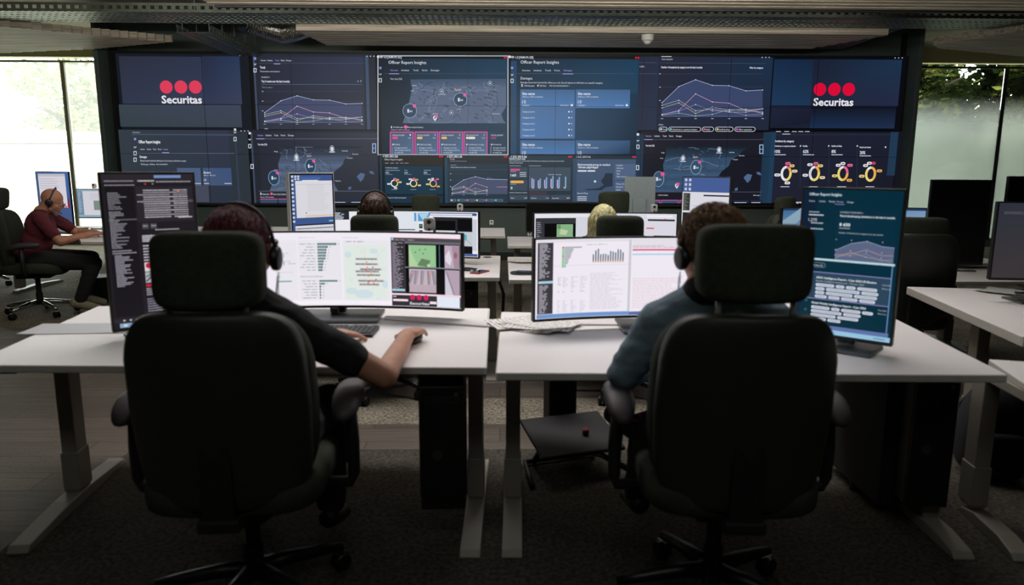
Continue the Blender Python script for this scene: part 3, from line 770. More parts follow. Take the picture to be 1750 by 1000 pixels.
# map cropped to the window: sea to the left and right
def T5(u, v): return (702 + 163 * u, 136 + 75 * v)
c.poly([T5(-.08, 1), T5(1.0, 1), T5(.97, .93), T5(.95, .8), T5(1.0, .62), T5(1.0, 0), T5(.0, 0), T5(.02, .2), T5(-.01, .5), T5(-.04, .75)], (84, 104, 140), 3)
for i in range(6): c.rect(702 + i * .3, 136 + i * 2.2, 865, 136 + (i + 1) * 2.2, tuple(v * (1 - i / 6) + w_ * (i / 6) for v, w_ in zip((16, 62, 96), (84, 104, 140))), 3.2)
rnd = random.Random(4)
for _ in range(48):
    u, v = rnd.uniform(.02, .95), rnd.uniform(.12, .95); pts = []; dx, dy = rnd.gauss(0, .03), rnd.gauss(0, .04)
    for _k in range(rnd.randint(4, 9)):
        pts.append(T5(min(max(u, -.02), .93), min(max(v, .08), .99))); dx = dx * .7 + rnd.gauss(0, .015); dy = dy * .7 + rnd.gauss(0, .035); u += dx; v += dy
    c.line(pts, .006, (120, 140, 170) if rnd.random() < .55 else (42, 54, 74), 3.6)
for _ in range(50):
    u, v = rnd.uniform(.02, .9), rnd.uniform(.15, .95); s_ = rnd.uniform(.006, .02)
    c.poly([T5(u - s_, v), T5(u, v - s_ * 1.4), T5(u + s_ * 2, v + s_), T5(u + s_, v + s_ * 2)], (62, 78, 104), 3.7)
for i in range(10): c.line([T5(.78, .9 - i * .09), T5(.84 + .01 * i, .98 - i * .09)], .006, (112, 132, 162), 3.7)
c.text('Spain', 777.5, 156, .036, (222, 198, 196), 6, w=11); bubble(c, 787, 171, 11 * M_PX, 5); bubble(c, 701, 190, 11.5 * M_PX, 5)
for x, y in ((755.5, 157), (837.5, 143), (771.5, 193)): pin(c, x, y, 5)
pin(c, 744, 202, 5, True); c.disc(746.5, 199, .022, (240, 90, 170), 7)
for x, y, w_ in ((705, 147, 8), (703, 156, 6), (749, 162, 14), (781, 187, 7), (841, 195, 13), (740, 195, 9)): c.rect(x, y - .5, x + w_, y + .5, (190, 190, 205), 6)
c.rect(669, 216, 671, 219.5, WHT, 5); c.text('Worldwide office', 673, 219, .022, WHT, 5, w=17); c.disc(694, 217.4, .026, (240, 90, 170), 5); c.text('New critical incidents', 697, 219, .022, WHT, 5, w=27); c.text('Address or GPS coordinates', 669, 223, .014, WHT, 5, w=32)
cards = [(668, 707, 'CRITICAL INCIDENT', (236, 70, 150), 'Facility'), (710, 749, 'CRITICAL INCIDENT', (240, 190, 120), 'Health and safety'), (751.5, 791, 'CRITICAL INCIDENT', (240, 190, 110), 'People and assets'), (793.5, 832.5, 'DEVIATION ACTIVITY', (240, 236, 215), 'Criminal act or susp...'), (835.5, 865, 'CRITICAL INCIDENT', (150, 50, 130), 'Criminal act')]
for i, (a, b, t_, pc, cat_) in enumerate(cards):
    c.rect(a, 226, b, 263.8, None, 3, grad=((60, 84, 116), (66, 96, 134), (76, 112, 158), (70, 100, 142)) if i < 4 else ((26, 62, 92), (26, 62, 92), (36, 66, 98), (36, 66, 98)))
    if i < 4: c.line([(a, 263.5), (a, 226), (b, 226), (b, 263.5)], .014, (222, 80, 165), 4)
    c.text(t_, a + 3.5, 232.6, .02, WHT, 5, w=min(21, b - a - 5)); c.pill(a + 3.2, 234, a + (13 if i != 3 else 19), 238, pc, 5)
    c.text(cat_, a + 6.5, 248.4, .022, WHT, 5, w=min(len(cat_) * 1.25, b - a - 8)); c.rect(a + 3.6, 246, a + 5.6, 248.4, WHT, 5)
    if i < 4: c.text(str((1, 3, 5, 2)[i]), b - 6, 232.4, .024, WHT, 5, w=2); c.text('Total', b - 9, 237, .018, WHT, 5, w=5)
    for q, l_ in enumerate(('(Category level 2)', 'with (category level 3)', 'at (city) site')): c.text(l_, a + 7, 254 + q * 4, .021, WHT, 5, w=min((22, 27, 15)[q], b - a - 8))
    c.rect(a + 3.2, 250.5, a + 3.9, 263, (170, 180, 200), 5)
c.build('dashboard_window', vw, label='bright blue centre window with a map and five incident cards, white outline')
# --- 6 centre right
c = wc()
c.rect(870, 96, 1091, 265, (8, 12, 18), 0)
c.rect(874, 101, 1087, 264, None, 1, grad=((10, 40, 62), (14, 66, 104), (12, 60, 98), (14, 56, 88)))
c.rect(981, 160, 1087, 264, None, 1.5, grad=((14, 64, 102), (10, 52, 84), (8, 40, 66), (14, 66, 106)))
c.rect(873, 105, 882, 264, (22, 74, 118), 2)
c.text('VIP -1.3 [10.84.191.125]', 873, 100.6, .03, WHT, 5, w=38, bold=True); c.disc(871, 98, .02, WHT, 5)
for x in (1085.5, 1089.5): c.disc(x, 99.8, .014, (235, 20, 50), 5)
c.text('Officer Report Insights', 889.5, 109.5, .043, (235, 242, 250), 5, w=65)
tabs(c, 0, 122.6, TAB, 5, h=.024, active=4, xs=(892, 912, 931, 947, 963), wid=(14, 13, 10, 9, 14))
c.line([(884, 126.5), (1084, 126.5)], .006, (50, 96, 136), 4)
side_icons(c, 875, (117, 129, 139), 5)
c.text('Damages', 889.5, 136.6, .036, WHT, 5, w=20); c.text('Damages found and reported by officers per site. See all reports or drill down to a specific category.', 889.5, 143, .023, WHT, 5, w=140)
c.frame(891, 145, 893, 148.5, .006, WHT, 5); c.text('158 Damages', 896, 148.5, .02, WHT, 5, w=17); c.rect(918, 145.5, 920, 148.5, WHT, 5); c.text('158 Sites', 922, 148.5, .02, WHT, 5, w=11); c.text('VIEW ALL DAMAGE REPORTS  >', 938, 148.5, .018, WHT, 5, w=35)
def sitecard(a, b, y0, y1, full=True, cut=False):
    c.rect(a, y0, b, y1, None, 3, grad=((60, 108, 162), (56, 104, 160), (72, 122, 180), (76, 124, 180)) if not cut else ((58, 104, 156), (44, 88, 138), (26, 58, 92), (60, 104, 156)))
    c.text('Site name', a + 3.3, y0 + 9.3, .036, WHT, 5, w=21.5, bold=True); c.text('Address or GPS coordinates', a + 3.3, y0 + 13.6, .02, WHT, 5, w=35)
    if y1 - y0 > 22: c.text('10', a + 3.5, y0 + 24, .05, WHT, 5, w=6)
    if full: c.text('SEVEREST >', a + 3.5, y0 + 28.3, .018, WHT, 5, w=14); c.text('VIEW DETAILS', b - 25, y0 + 28.3, .018, WHT, 5, w=15); c.disc(b - 5, y0 + 27, .018, WHT, 5)
sitecard(889, 981.5, 153.5, 182); c.rect(889, 182, 981.5, 237.5, None, 3, grad=((68, 116, 172), (60, 108, 166), (62, 112, 172), (74, 122, 180)))
sitecard(983.5, 1075, 153.5, 185.5); sitecard(889, 981.5, 240, 264, full=False); sitecard(983.5, 1075, 240, 264, full=False, cut=True)
for i in range(5):
    y = 192.7 + 10.1 * i; c.text('Category Level 2', 893, y, .023, WHT, 5, w=20.5); c.rect(970.5, y - 2.4, 973, y, WHT, 5); c.rect(976, y - 2.4, 976.9, y, WHT, 5)
c.build('dashboard_window', vw, label='bright blue centre window listing damages per site in lighter cards')
# --- 7 donuts, small lower centre
def donut(c, x, y, r, ry, L, segs, w, labels, s=1.0):
    t0 = 0
    for f, col in segs: c.ring(x, y, r, w, col, L, ry=ry, t0=t0, t1=t0 + f); t0 += f
    for (dx, dy, lw, col) in labels:
        c.pill(x + dx - lw / 2, y + dy - 1.5 * s, x + dx + lw / 2, y + dy + 1.5 * s, col, L)
        for q in range(3): c.rect(x + dx - lw * .25 + q * lw * .18, y + dy - .5 * s, x + dx - lw * .25 + q * lw * .18 + .8 * s, y + dy + .5 * s, (120, 90, 90), L + .4)
PK, OR, YE, CR, WH = (240, 110, 160), (245, 185, 90), (246, 225, 130), (250, 236, 180), (245, 245, 250)
c = wc()
c.rect(650, 265, 759.5, 347, (10, 24, 34), 0); c.rect(650, 266, 758, 284, (36, 36, 36), 1); c.rect(650, 268, 655, 347, (16, 66, 96), 1.5)
c.rect(658, 284, 757.5, 332, (10, 56, 82), 1); c.rect(655, 334, 757.5, 347, (12, 52, 78), 1)
c.text('-1 SOC SAS L Ext', 655, 269, .036, WHT, 5, w=26, bold=True); c.text('Officer Report Insights', 658, 274, .024, WHT, 5, w=31)
for x in (752.5, 756.3): c.disc(x, 267.6, .014, (235, 20, 50), 5)
for i, x in enumerate((659, 668, 677, 685, 692)): c.rect(x, 278.4, x + (6, 6, 5, 5, 7)[i], 279.4, GRY, 5)
c.text('Incidents by category', 660, 287.7, .018, WHT, 5, w=21)
for i, (x, p_) in enumerate(((660, '10%'), (692, '62%'), (725, '8%'))):
    c.rect(x, 290.6, x + (24, 5, 12)[i], 291.6, GRY, 5); c.text(p_, x, 296.6, .026, WHT, 5, w=6); c.rect(x, 297.8, x + 12, 298.4, GRY, 5); c.rect(x + 10, 323.5, x + 20, 324.3, GRY, 5)
donut(c, 675, 313.3, .048, .048, 5, [(.1, PK), (.12, OR), (.3, YE), (.48, WH)], .016, [(0.7, -8, 5, PK), (5.5, -6.2, 5, OR), (9.5, -2, 5.5, CR), (-9.5, 1, 6, WH), (2, 8, 6, WH)], .9)
donut(c, 707.5, 313.3, .048, .048, 5, [(.06, PK), (.14, OR), (.5, YE), (.3, WH)], .016, [(0.7, -8, 5, PK), (5.5, -6.2, 5, OR), (10, 3.4, 5.5, CR), (-9.5, 1, 6, WH), (-5.5, -7, 6, WH)], .9)
donut(c, 741, 313.3, .048, .048, 5, [(.28, PK), (.3, OR), (.3, YE), (.12, WH)], .016, [(-1, -8, 5, WH), (7, -7, 5.5, PK), (8.5, 5.3, 6, OR), (-9.5, 1.5, 6, YE), (-6.8, -6.6, 5, WH)], .9)
c.text('Top 3 issues for incidents subcategories', 659, 338.6, .018, WHT, 5, w=36)
c.build('dashboard_window', vw, label='small teal window with three ring charts, bottom centre left')
# --- 8 trend chart, small
c = wc()
c.rect(760, 265, 868.5, 347, (30, 46, 60), 0); c.rect(760, 266, 868, 280, (38, 44, 54), 1); c.rect(760, 270, 766, 347, (30, 72, 100), 1.5); c.rect(766, 280, 868, 347, (34, 58, 76), 1)
c.text('-1 SOC SAS L Int', 764, 269.4, .036, WHT, 5, w=26, bold=True); c.text('Trends', 769, 273, .02, WHT, 5, w=8); c.rect(769, 275.3, 798, 276, GRY, 5)
for x in (862.5, 866): c.disc(x, 268, .014, (200, 30, 60), 5)
c.rect(771, 281.8, 780, 282.6, GRY, 5); c.text('Top 5 events over the last 6 months', 770.5, 287, .02, WHT, 5, w=43); c.line([(770, 290), (867, 290)], .005, (60, 90, 112), 3)
chart(c, 773, 297, 892, 331.5, 3, (72, 84, 120), npt=4, k=.8)
c.poly([(832.5, 331.5), (867, 331.5), (867, 308), (849, 306.5), (832.5, 302)], (72, 84, 120), 2.5)
c.line([(832.5, 306.5), (849, 306.5), (867, 307)], .006, (190, 195, 235), 4.5); c.line([(849, 319.4), (867, 319.4)], .006, (215, 150, 190), 4.5)
for i, a in enumerate((770, 782, 797, 813, 829, 845)):
    b = a + (9, 13, 14, 14, 14, 14)[i]; c.frame(a, 340.5, b, 343.5, .005, (140, 165, 190), 5); c.disc(a + 2.5, 342, .011, (WHT, (90, 220, 200), PK, YE, (230, 80, 200), (80, 220, 200))[i], 5.5)
c.build('dashboard_window', vw, label='small slate window with a violet trend chart, bottom centre')
# --- 9 bars
c = wc()
c.rect(869, 265, 978, 347, (24, 40, 52), 0); c.rect(870, 266, 976, 345, (34, 56, 72), 1)
c.text('-1 SOC SAS R Ext', 872, 269.6, .036, WHT, 5, w=28, bold=True); c.text('Events in your area', 870.5, 272.8, .026, WHT, 5, w=27, bold=True)
c.text('Events reported in your city and nearby events from your surrounding areas may increase the risk of similar', 870.5, 276, .017, WHT, 5, w=93); c.text('incidents in the near future.', 870.5, 279.3, .017, WHT, 5, w=23)
for x in (972, 975.5): c.disc(x, 268, .014, (235, 30, 70), 5)
c.rect(871, 286, 901, 304.5, (56, 76, 98), 2); c.rect(871, 307, 901, 326, (56, 76, 98), 2); c.rect(904, 286, 974, 326, (60, 80, 102), 2); c.rect(904, 326.5, 934, 332, (72, 56, 70), 2)
c.rect(870.5, 283, 890, 284, GRY, 5); c.rect(903.5, 283, 924, 284, GRY, 5)
c.pill(872, 288.6, 888.5, 291.6, (240, 70, 140), 5); c.text('160', 872.5, 301.4, .036, WHT, 5, w=9.5, bold=True); c.pill(872, 308.7, 895, 313, (245, 180, 80), 5); c.text('5', 872.5, 323, .034, WHT, 5, w=3.4, bold=True)
for y in (293, 314.7): c.rect(872, y - .4, 882, y + .6, GRY, 5)
for y in (295, 298, 301): c.rect(888, y - .4, 899, y + .5, WHT, 5)
c.text('Reported   Forecast', 937, 299, .016, WHT, 5, w=22)
for i, (a, b) in enumerate(((304.5, 306), (308, 305), (307, 303), (305.5, 301), (307, 302.5), (320, 302))):
    x = 908 + 10.8 * i
    if i < 5: c.rect(x, a, x + 2, 319.5, (196, 170, 235), 5)
    c.rect(x + 3, b, x + 5, 319.5, (130, 180, 215), 5); c.line([(x + .5, 319.5), (x + 2.5, 321.8), (x + 4.5, 319.5)], .008, WHT, 5)
for q in range(6): c.rect(904.5, 302 + q * 3.5, 906, 302.7 + q * 3.5, GRY, 5)
c.text('INCIDENTS STARTING LAST 3 MONTHS', 870.5, 330, .014, WHT, 5, w=30)
for i, (a, b, t_, n_) in enumerate(((870.5, 901.5, 'Theft', '207'), (905, 938.5, 'Violence', '116'), (941, 974, 'Aggression', '89'))):
    c.rect(a, 333, b, 341.5, (60, 78, 100), 2); c.text(t_, a + 2, 339.3, .018, WHT, 5, w=min(12, 1.2 * len(t_))); c.text(n_, b - 6, 339.3, .018, WHT, 5, w=5)
c.build('dashboard_window', vw, label='small slate window with a violet and blue bar chart, numbers 160 and 5')
# --- 10 environmental group
c = wc()
c.rect(978.5, 265, 1090, 347, (34, 52, 72), 0); c.rect(978.5, 266, 1086, 271, (28, 48, 62), 1); c.rect(978.5, 271, 984, 347, (48, 76, 108), 1.5); c.rect(984, 272, 1086, 345, (62, 88, 124), 1)
c.text('1 SOC SAS R Int', 984.5, 269.8, .034, WHT, 5, w=24); c.text('Environmental group to conduct', 987, 283, .03, WHT, 5, w=55, bold=True); c.text("'climate pilgrimages'", 987, 287.4, .03, WHT, 5, w=35, bold=True)
for x in (1081, 1084.5): c.disc(x, 268.4, .013, (235, 30, 70), 5)
c.pill(986.5, 290.8, 1002, 293.4, (220, 230, 240), 5); c.pill(1003, 290.8, 1016.5, 293.4, (220, 230, 240), 5)
c.poly([(986, 324), (1020, 323), (1031, 318), (1046, 317), (1046, 296), (1036, 296), (1033, 303), (1028, 306), (1027, 312), (1034, 316), (1024, 321), (1010, 323)], (34, 52, 74), 3)
c.poly([(1034, 296), (1046, 296), (1046, 318), (1034, 320), (1027, 325), (1000, 325), (1002, 323), (1022, 322), (1031, 316), (1026, 309), (1031, 303)], (34, 52, 74), 2)
c.disc(1016, 310, .018, (200, 220, 240), 5)
c.text('North & West', 986, 331.4, .022, WHT, 5, w=18)
for q in range(3): c.rect(986, 335.5 + q * 2.9, 1002, 336.5 + q * 2.9, WHT, 5)
c.rect(1050, 280, 1086, 307, (76, 102, 144), 2); c.rect(1050, 310, 1086, 340, (76, 102, 144), 2)
for q, t_ in enumerate(('Location', 'Southwest', 'Derby', 'Date', 'Rally Location')): c.text(t_, 1053, 283.6 + q * 4.8, .02, WHT, 5, w=len(t_) * 1.25)
for q, t_ in enumerate(('Threat / Risk', 'Financial', 'Health')): c.text(t_, 1052, 315.4 + q * 5, .02, WHT, 5, w=len(t_) * 1.25)
c.build('dashboard_window', vw, label='small blue window headed Environmental group to conduct climate pilgrimages')
# --- 11 chart right
c = wc()
c.rect(1091, 96, 1313, 223, (30, 32, 48), 0)
c.rect(1091, 98, 1122, 223, None, 1, grad=((38, 40, 66), (36, 48, 78), (38, 52, 82), (34, 44, 72)))
c.rect(1125, 98, 1311, 223, None, 1, grad=((38, 38, 58), (26, 52, 84), (34, 42, 68), (36, 42, 66)))
c.rect(1091, 107.5, 1121, 108.3, (84, 96, 130), 2); c.rect(1091, 126.3, 1121, 127.1, (84, 96, 130), 2); c.rect(1126, 108.6, 1307, 109.4, (84, 96, 130), 2)
c.text('l 2020', 1092, 116, .022, WHT, 3, w=8); c.text('TOTAL INCIDENTS', 1129, 103.5, .018, WHT, 3, w=19); c.rect(1129, 97, 1146, 98.4, WHT, 3)
c.text('Number of exceptions by category over the last 6 months', 1128.5, 117.3, .028, WHT, 3, w=70, bold=True); c.text('Filter by category', 1279, 118, .024, WHT, 3, w=23, bold=True)
chart(c, 1130, 127, 1301, 199.5, 3, (58, 74, 122)); c.text('LEGEND', 1124, 214.5, .016, WHT, 3, w=8)
for i, (a, b, t_) in enumerate(((1124.5, 1139, 'Total'), (1141, 1196, 'Criminal act or suspicious behavior'), (1198, 1218, 'Facility'), (1220.5, 1251, 'Health & safety'), (1253.5, 1288.5, 'Officer operations'))):
    c.pill(a, 217.2, b, 225.4, WHT, 4); c.pill(a + .8, 218, b - .8, 224.6, (20, 20, 32), 4.4)
    c.text(t_, a + 6, 222.8, .022, WHT, 5, w=b - a - (12 if i else 8)); c.disc(a + 3.8, 221.2, .014, (WHT, (120, 220, 200), (240, 90, 160), YE, (230, 90, 220))[i], 5)
dots3(c, 1300, 99, 3)
c.build('dashboard_window', vw, label='dark navy window with a tall violet area chart, right of centre')
# --- 12 map right
c = wc()
c.rect(1091, 225.5, 1313, 347, (26, 27, 42), 0); c.rect(1095, 226, 1310, 264, (30, 30, 46), 1); c.rect(1087, 230, 1095, 347, (28, 56, 86), 2); c.rect(1303, 226, 1309, 347, (28, 58, 86), 2)
tabs(c, 0, 234.2, TAB, 3, h=.026, active=0, xs=(1102, 1117, 1131, 1142, 1154), wid=(10, 9, 7, 7, 9.5))
c.line([(1099, 238.8), (1307, 238.8)], .01, (70, 76, 104), 2); c.text('Your sites (156)', 1102, 250.4, .026, WHT, 3, w=15, bold=True)
spain_map(c, 1117, 251, 1280, 328, 3, (56, 92, 132), 9, fade=.3)
c.text('Spain', 1182.5, 270, .032, (230, 200, 200), 6, w=8); bubble(c, 1187.5, 286, 9 * M_PX, 6, ry=12 * M_PX, fill=(50, 84, 122)); bubble(c, 1124, 306, 9 * M_PX, 6, ry=13 * M_PX, fill=(50, 84, 122)); c.disc(1131, 297.5, .03, (240, 90, 160), 8)
for x, y in ((1165.5, 271), (1227, 256.5)): c.disc(x, y, .02, WHT, 6, ry=.032); c.ring(x, y, .03, .005, WHT, 6, ry=.045); c.rect(x - 5, y + 4.6, x + 5, y + 5.6, WHT, 6)
pin(c, 1155, 317, 6, True); c.disc(1157, 314.5, .024, (240, 90, 160), 8)
for x, y, t_ in ((1129, 262, 'Braga'), (1244, 261.5, 'Lleida'), (1261, 267, 'Barcelona'), (1250, 273.6, 'Tarragona'), (1127, 271.5, 'Porto')): c.text(t_, x, y, .018, WHT, 6, w=9 if x > 1200 else 5)
c.frame(1296, 248, 1301.5, 262.5, .014, (150, 180, 220), 6); c.line([(1296, 255.2), (1301.5, 255.2)], .01, (150, 180, 220), 6)
c.line([(1110, 328), (1300, 328)], .008, (80, 84, 110), 4); c.text('critical incidents', 1123, 334.3, .022, WHT, 6, w=17); c.text('Show map >', 1285, 334.5, .02, WHT, 6, w=12)
for a in (1098, 1129, 1160): c.rect(a, 342, a + 28.5, 347, (46, 90, 130), 5); c.line([(a, 347), (a, 342), (a + 28.5, 342), (a + 28.5, 347)], .01, (220, 90, 160), 6)
for a, b in ((1252, 1277), (1281, 1301)): c.rect(a, 342, b, 347, (34, 44, 74), 5); scribble(c, a + 1, b - 4, 346, 1, WHT, 6, a)
side_icons(c, 1089, (230, 241, 251), 3, WHT); c.frame(1086.5, 283, 1090.5, 290, .01, WHT, 3)
c.build('dashboard_window', vw, label='dark navy window with a blue map of Spain, lower right of centre')
# --- 13 logo right
c = wc()
c.rect(1313, 96, 1535, 224, (10, 12, 20), 0)
c.rect(1321, 102, 1531, 182, None, 1, grad=((20, 46, 84), (22, 30, 50), (26, 48, 84), (24, 62, 104)))
c.rect(1388, 102, 1531, 182, None, 2, grad=((26, 34, 58), (24, 54, 88), (36, 44, 80), (34, 40, 66)))
c.rect(1316, 182, 1525, 220, None, 1, grad=((34, 38, 70), (18, 20, 34), (28, 48, 86), (26, 34, 58)))
c.rect(1384, 182, 1525, 220, None, 2, grad=((18, 22, 36), (20, 24, 38), (30, 50, 92), (24, 50, 92)))
for x in (1398.5, 1423, 1447.5): c.disc(x, 153.5, 10.6 * M_PX, (232, 12, 60), 3, n=40)
c.text('Securitas', 1387, 181, 12.4 * M_PX, (240, 240, 248), 3, w=68, bold=True); dots3(c, 1526, 100, 3)
c.build('dashboard_window', vw, label='near black blue window with three red dots above the white word Securitas, right end')
# --- 14 incidents by category
c = wc()
c.rect(1313, 224, 1535, 347, (22, 22, 36), 0); c.rect(1322, 226, 1519, 347, None, 1, grad=((34, 36, 58), (28, 34, 56), (26, 28, 42), (34, 36, 58)))
c.rect(1310, 226, 1316, 347, (28, 66, 100), 2); c.rect(1519, 226, 1526, 300, (30, 62, 94), 2)
for x in (1324, 1338, 1351, 1362, 1373): c.rect(x, 224.6, x + 8, 225.6, WHT, 3)
c.rect(1334.5, 229, 1348, 230, WHT, 3); c.line([(1322, 230.5), (1519, 230.5)], .006, (44, 62, 98), 2.5)
c.text('Incidents by category', 1322.5, 243, .03, WHT, 3, w=32, bold=True)
for i, (x, t_, w_, p_) in enumerate(((1321.5, 'Criminal act or suspicious behavior', 36, '10%'), (1369.5, 'Facility', 8, '62%'), (1418, 'Health and Safety', 18, '8%'), (1466, 'People and Assets', 19, '20%'))):
    dy = 2 if i == 3 else 0
    c.text(t_, x, 251 + dy, .022, WHT, 3, w=w_, bold=True); c.text(p_, x, 261.5 + dy, .044, WHT, 3, w=9.5 if i != 2 else 7.5, bold=True); c.rect(x, 264 + dy, x + 19, 265.2 + dy, WHT, 3); c.rect(x + 43, 248.5 + dy, x + 45, 251 + dy, WHT, 3)
    if i: c.line([(x - 4, 249), (x - 5, 322)], .006, (40, 62, 92), 3)
    c.rect(x + 10, 318.5, x + 25, 319.6, WHT, 3)
rr_ = 7.6 * M_PX; ry_ = 11 * M_PX; ww_ = .036
donut(c, 1341, 296.5, rr_, ry_, 5, [(.1, PK), (.14, OR), (.28, YE), (.48, WH)], ww_, [(3, -17, 9, PK), (10, -13, 8, YE), (14.5, -4, 9, CR), (-15, 2.5, 10, WH), (2, 16, 9, WH)], 1.6)
donut(c, 1389, 296.5, rr_, ry_, 5, [(.05, PK), (.17, OR), (.38, YE), (.4, WH)], ww_, [(2.6, -17, 8, PK), (10, -13, 9, YE), (13.5, 7, 9, CR), (-15.5, 3, 9, WH), (-7.5, -15, 9, WH)], 1.6)
donut(c, 1437.5, 296.5, rr_, ry_, 5, [(.26, PK), (.26, OR), (.38, YE), (.1, WH)], ww_, [(0, -17, 8, WH), (12, -14, 9, PK), (11, 11.5, 9, OR), (-14, 4, 9, YE), (-8, -14, 8, WH)], 1.6)
donut(c, 1484.5, 297.5, rr_, ry_, 5, [(.42, OR), (.46, YE), (.12, WH)], ww_, [(-2, -18.5, 8, WH), (5, -18.5, 7, (240, 60, 110)), (15, -5.5, 9, OR), (-15, 3.6, 9, YE), (-8.5, -14.5, 8, WH)], 1.6)
c.text('Top 3 sub-categories', 1344, 347, .03, WHT, 3, w=23, bold=True)
c.build('dashboard_window', vw, label='dark navy window with four large ring charts, lower right')
# ================================================================= desks
DZ = 0.74
def desk(label, cs, z, feet, group=None, dark=False, th=.028):
    """cs: front-left, front-right, rear-right, rear-left corners; feet: [(front pt, rear pt, column fraction)]"""
    c = sum((Vector((p[0], p[1], 0)) for p in cs), Vector()) / len(cs)
    t = thing('desk', label, 'desk', (c.x, c.y, 0), 0, group)
    MB().prism([(p[0] - c.x, p[1] - c.y) for p in cs], z - th, z).build('tabletop', M_WHITE, t, bevel=.003)
    e = MB(); cc = [Vector((p[0] - c.x, p[1] - c.y, 0)) for p in cs]
    for p, q in zip(cc, cc[1:] + cc[:1]):
        d = (q - p); a = math.atan2(d.y, d.x); mid = (p + q) / 2
        nrm = Vector((d.y, -d.x, 0)).normalized()
        e.box(mid + nrm * .0008 + Vector((0, 0, z - th / 2)), (d.length - .012, .0016, th - .007), Matrix.Rotation(a, 3, 'Z'))
    e.build('edge_band', M_EDGE, t)
    cols = []
    for f, r, fr_ in feet:
        f = Vector((f[0] - c.x, f[1] - c.y, 0)); r = Vector((r[0] - c.x, r[1] - c.y, 0)); d = r - f; a = math.atan2(d.y, d.x); mid = (f + r) / 2
        RM = Matrix.Rotation(a, 3, 'Z'); L = d.length
        m = MB(); w = .038   # tapered foot
        pr = [(-L / 2, .006), (-L / 2 + .02, .026), (-.09, .045), (.09, .045), (L / 2 - .02, .026), (L / 2, .006), (L / 2, 0), (-L / 2, 0)]
        vs = [RM @ Vector((x, -w, zz)) + mid for x, zz in pr] + [RM @ Vector((x, w, zz)) + mid for x, zz in pr]; n = len(pr)
        m.add(vs, [tuple(range(n)), tuple(range(n, 2 * n))[::-1]] + [(i, (i + 1) % n, n + (i + 1) % n, n + i) for i in range(n)])
        m.build('foot', M_LEG, t, bevel=.003)
        cp = f + d * fr_; cols.append(cp)
        k = MB(); k.box((cp.x, cp.y, .045 + (z - .07 - .045) / 2), (.095, .06, z - .07 - .045), RM)
        k.box((cp.x, cp.y, .14), (.105, .07, .17), RM)
        k.box((mid.x, mid.y, z - th - .02), (L * .82, .06, .04), RM)
        k.build('leg', M_LEG, t, bevel=.004)
    if len(cols) == 2:
        p, q = cols; d = q - p; b = MB(); b.box(((p + q) / 2) + Vector((0, 0, z - th - .03)), (d.length - .07, .05, .045), Matrix.Rotation(math.atan2(d.y, d.x), 3, 'Z'))
        b.build('crossbeam', M_LEG, t, bevel=.003)
    return t
G_D = None
dl = [P(-58, 624, DZ), P(831, 628, DZ), P(836.5, 527, DZ), P(168, 523, DZ)]
desk('wide white sit-stand desk at front left with grey edge, two splayed steel feet', dl, DZ,
     [(P(29, 948, 0), P(203, 789, 0), .55), (P(803, 955, 0), P(803, 955, 0) + Vector((.02, .88, 0)), .5)])
dr = [P(848, 637, DZ), P(1723, 641, DZ), P(1531, 545, DZ), P(857, 533, DZ)]
fr0 = P(1648, 958, 0)
desk('wide white sit-stand desk at front right under the teal portrait monitor', dr, DZ,
     [(P(875, 955, 0), P(875, 955, 0) + Vector((.02, .88, 0)), .5), (fr0, P(1540, 860, 0), .62)])
# second row
Z2 = .72
q0 = P(853.5, 474, Z2); q1 = P(855, 437, Z2)
desk('white desk in the second row, left side, with phone and grommet at its corner', [(q0.x - 1.86, q0.y), (q0.x, q0.y), (q1.x + .0, q1.y), (q1.x - 1.86, q1.y)], Z2,
     [((q0.x - 1.76, q0.y + .08), (q0.x - 1.76, q0.y + .95), .5), (P(840, 652, 0), P(840, 652, 0) + Vector((0, .86, 0)), .45)])
q2 = P(870, 478, Z2); q3 = P(867.5, 439, Z2)
desk('white second-row desk right of the gap, with papers and black mouse mat', [(q2.x, q2.y), (q2.x + 1.86, q2.y), (q3.x + 1.86, q3.y), (q3.x, q3.y)], Z2,
     [(P(886, 640, 0), P(886, 640, 0) + Vector((0, .86, 0)), .45), ((q2.x + 1.76, q2.y + .08), (q2.x + 1.76, q2.y + .95), .5)])
# third row
Z3 = .74
t0_ = P(863, 403, Z3)
desk('white desk end in the third row, left of the centre gap', [(t0_.x - 1.86, t0_.y), (t0_.x, t0_.y), (t0_.x, t0_.y + .95), (t0_.x - 1.86, t0_.y + .95)], Z3,
     [((t0_.x - 1.76, t0_.y + .05), (t0_.x - 1.76, t0_.y + .85), .5), ((t0_.x - .12, t0_.y + .05), (t0_.x - .12, t0_.y + .85), .5)])
Z3b = .66
t1_ = P(868, 420, Z3b)
desk('lower white desk end in the third row, right of the centre gap', [(t1_.x, t1_.y), (t1_.x + 1.86, t1_.y), (t1_.x + 1.86, t1_.y + .95), (t1_.x, t1_.y + .95)], Z3b,
     [((t1_.x + .1, t1_.y + .05), (t1_.x + .1, t1_.y + .85), .5), ((t1_.x + 1.76, t1_.y + .05), (t1_.x + 1.76, t1_.y + .85), .5)])
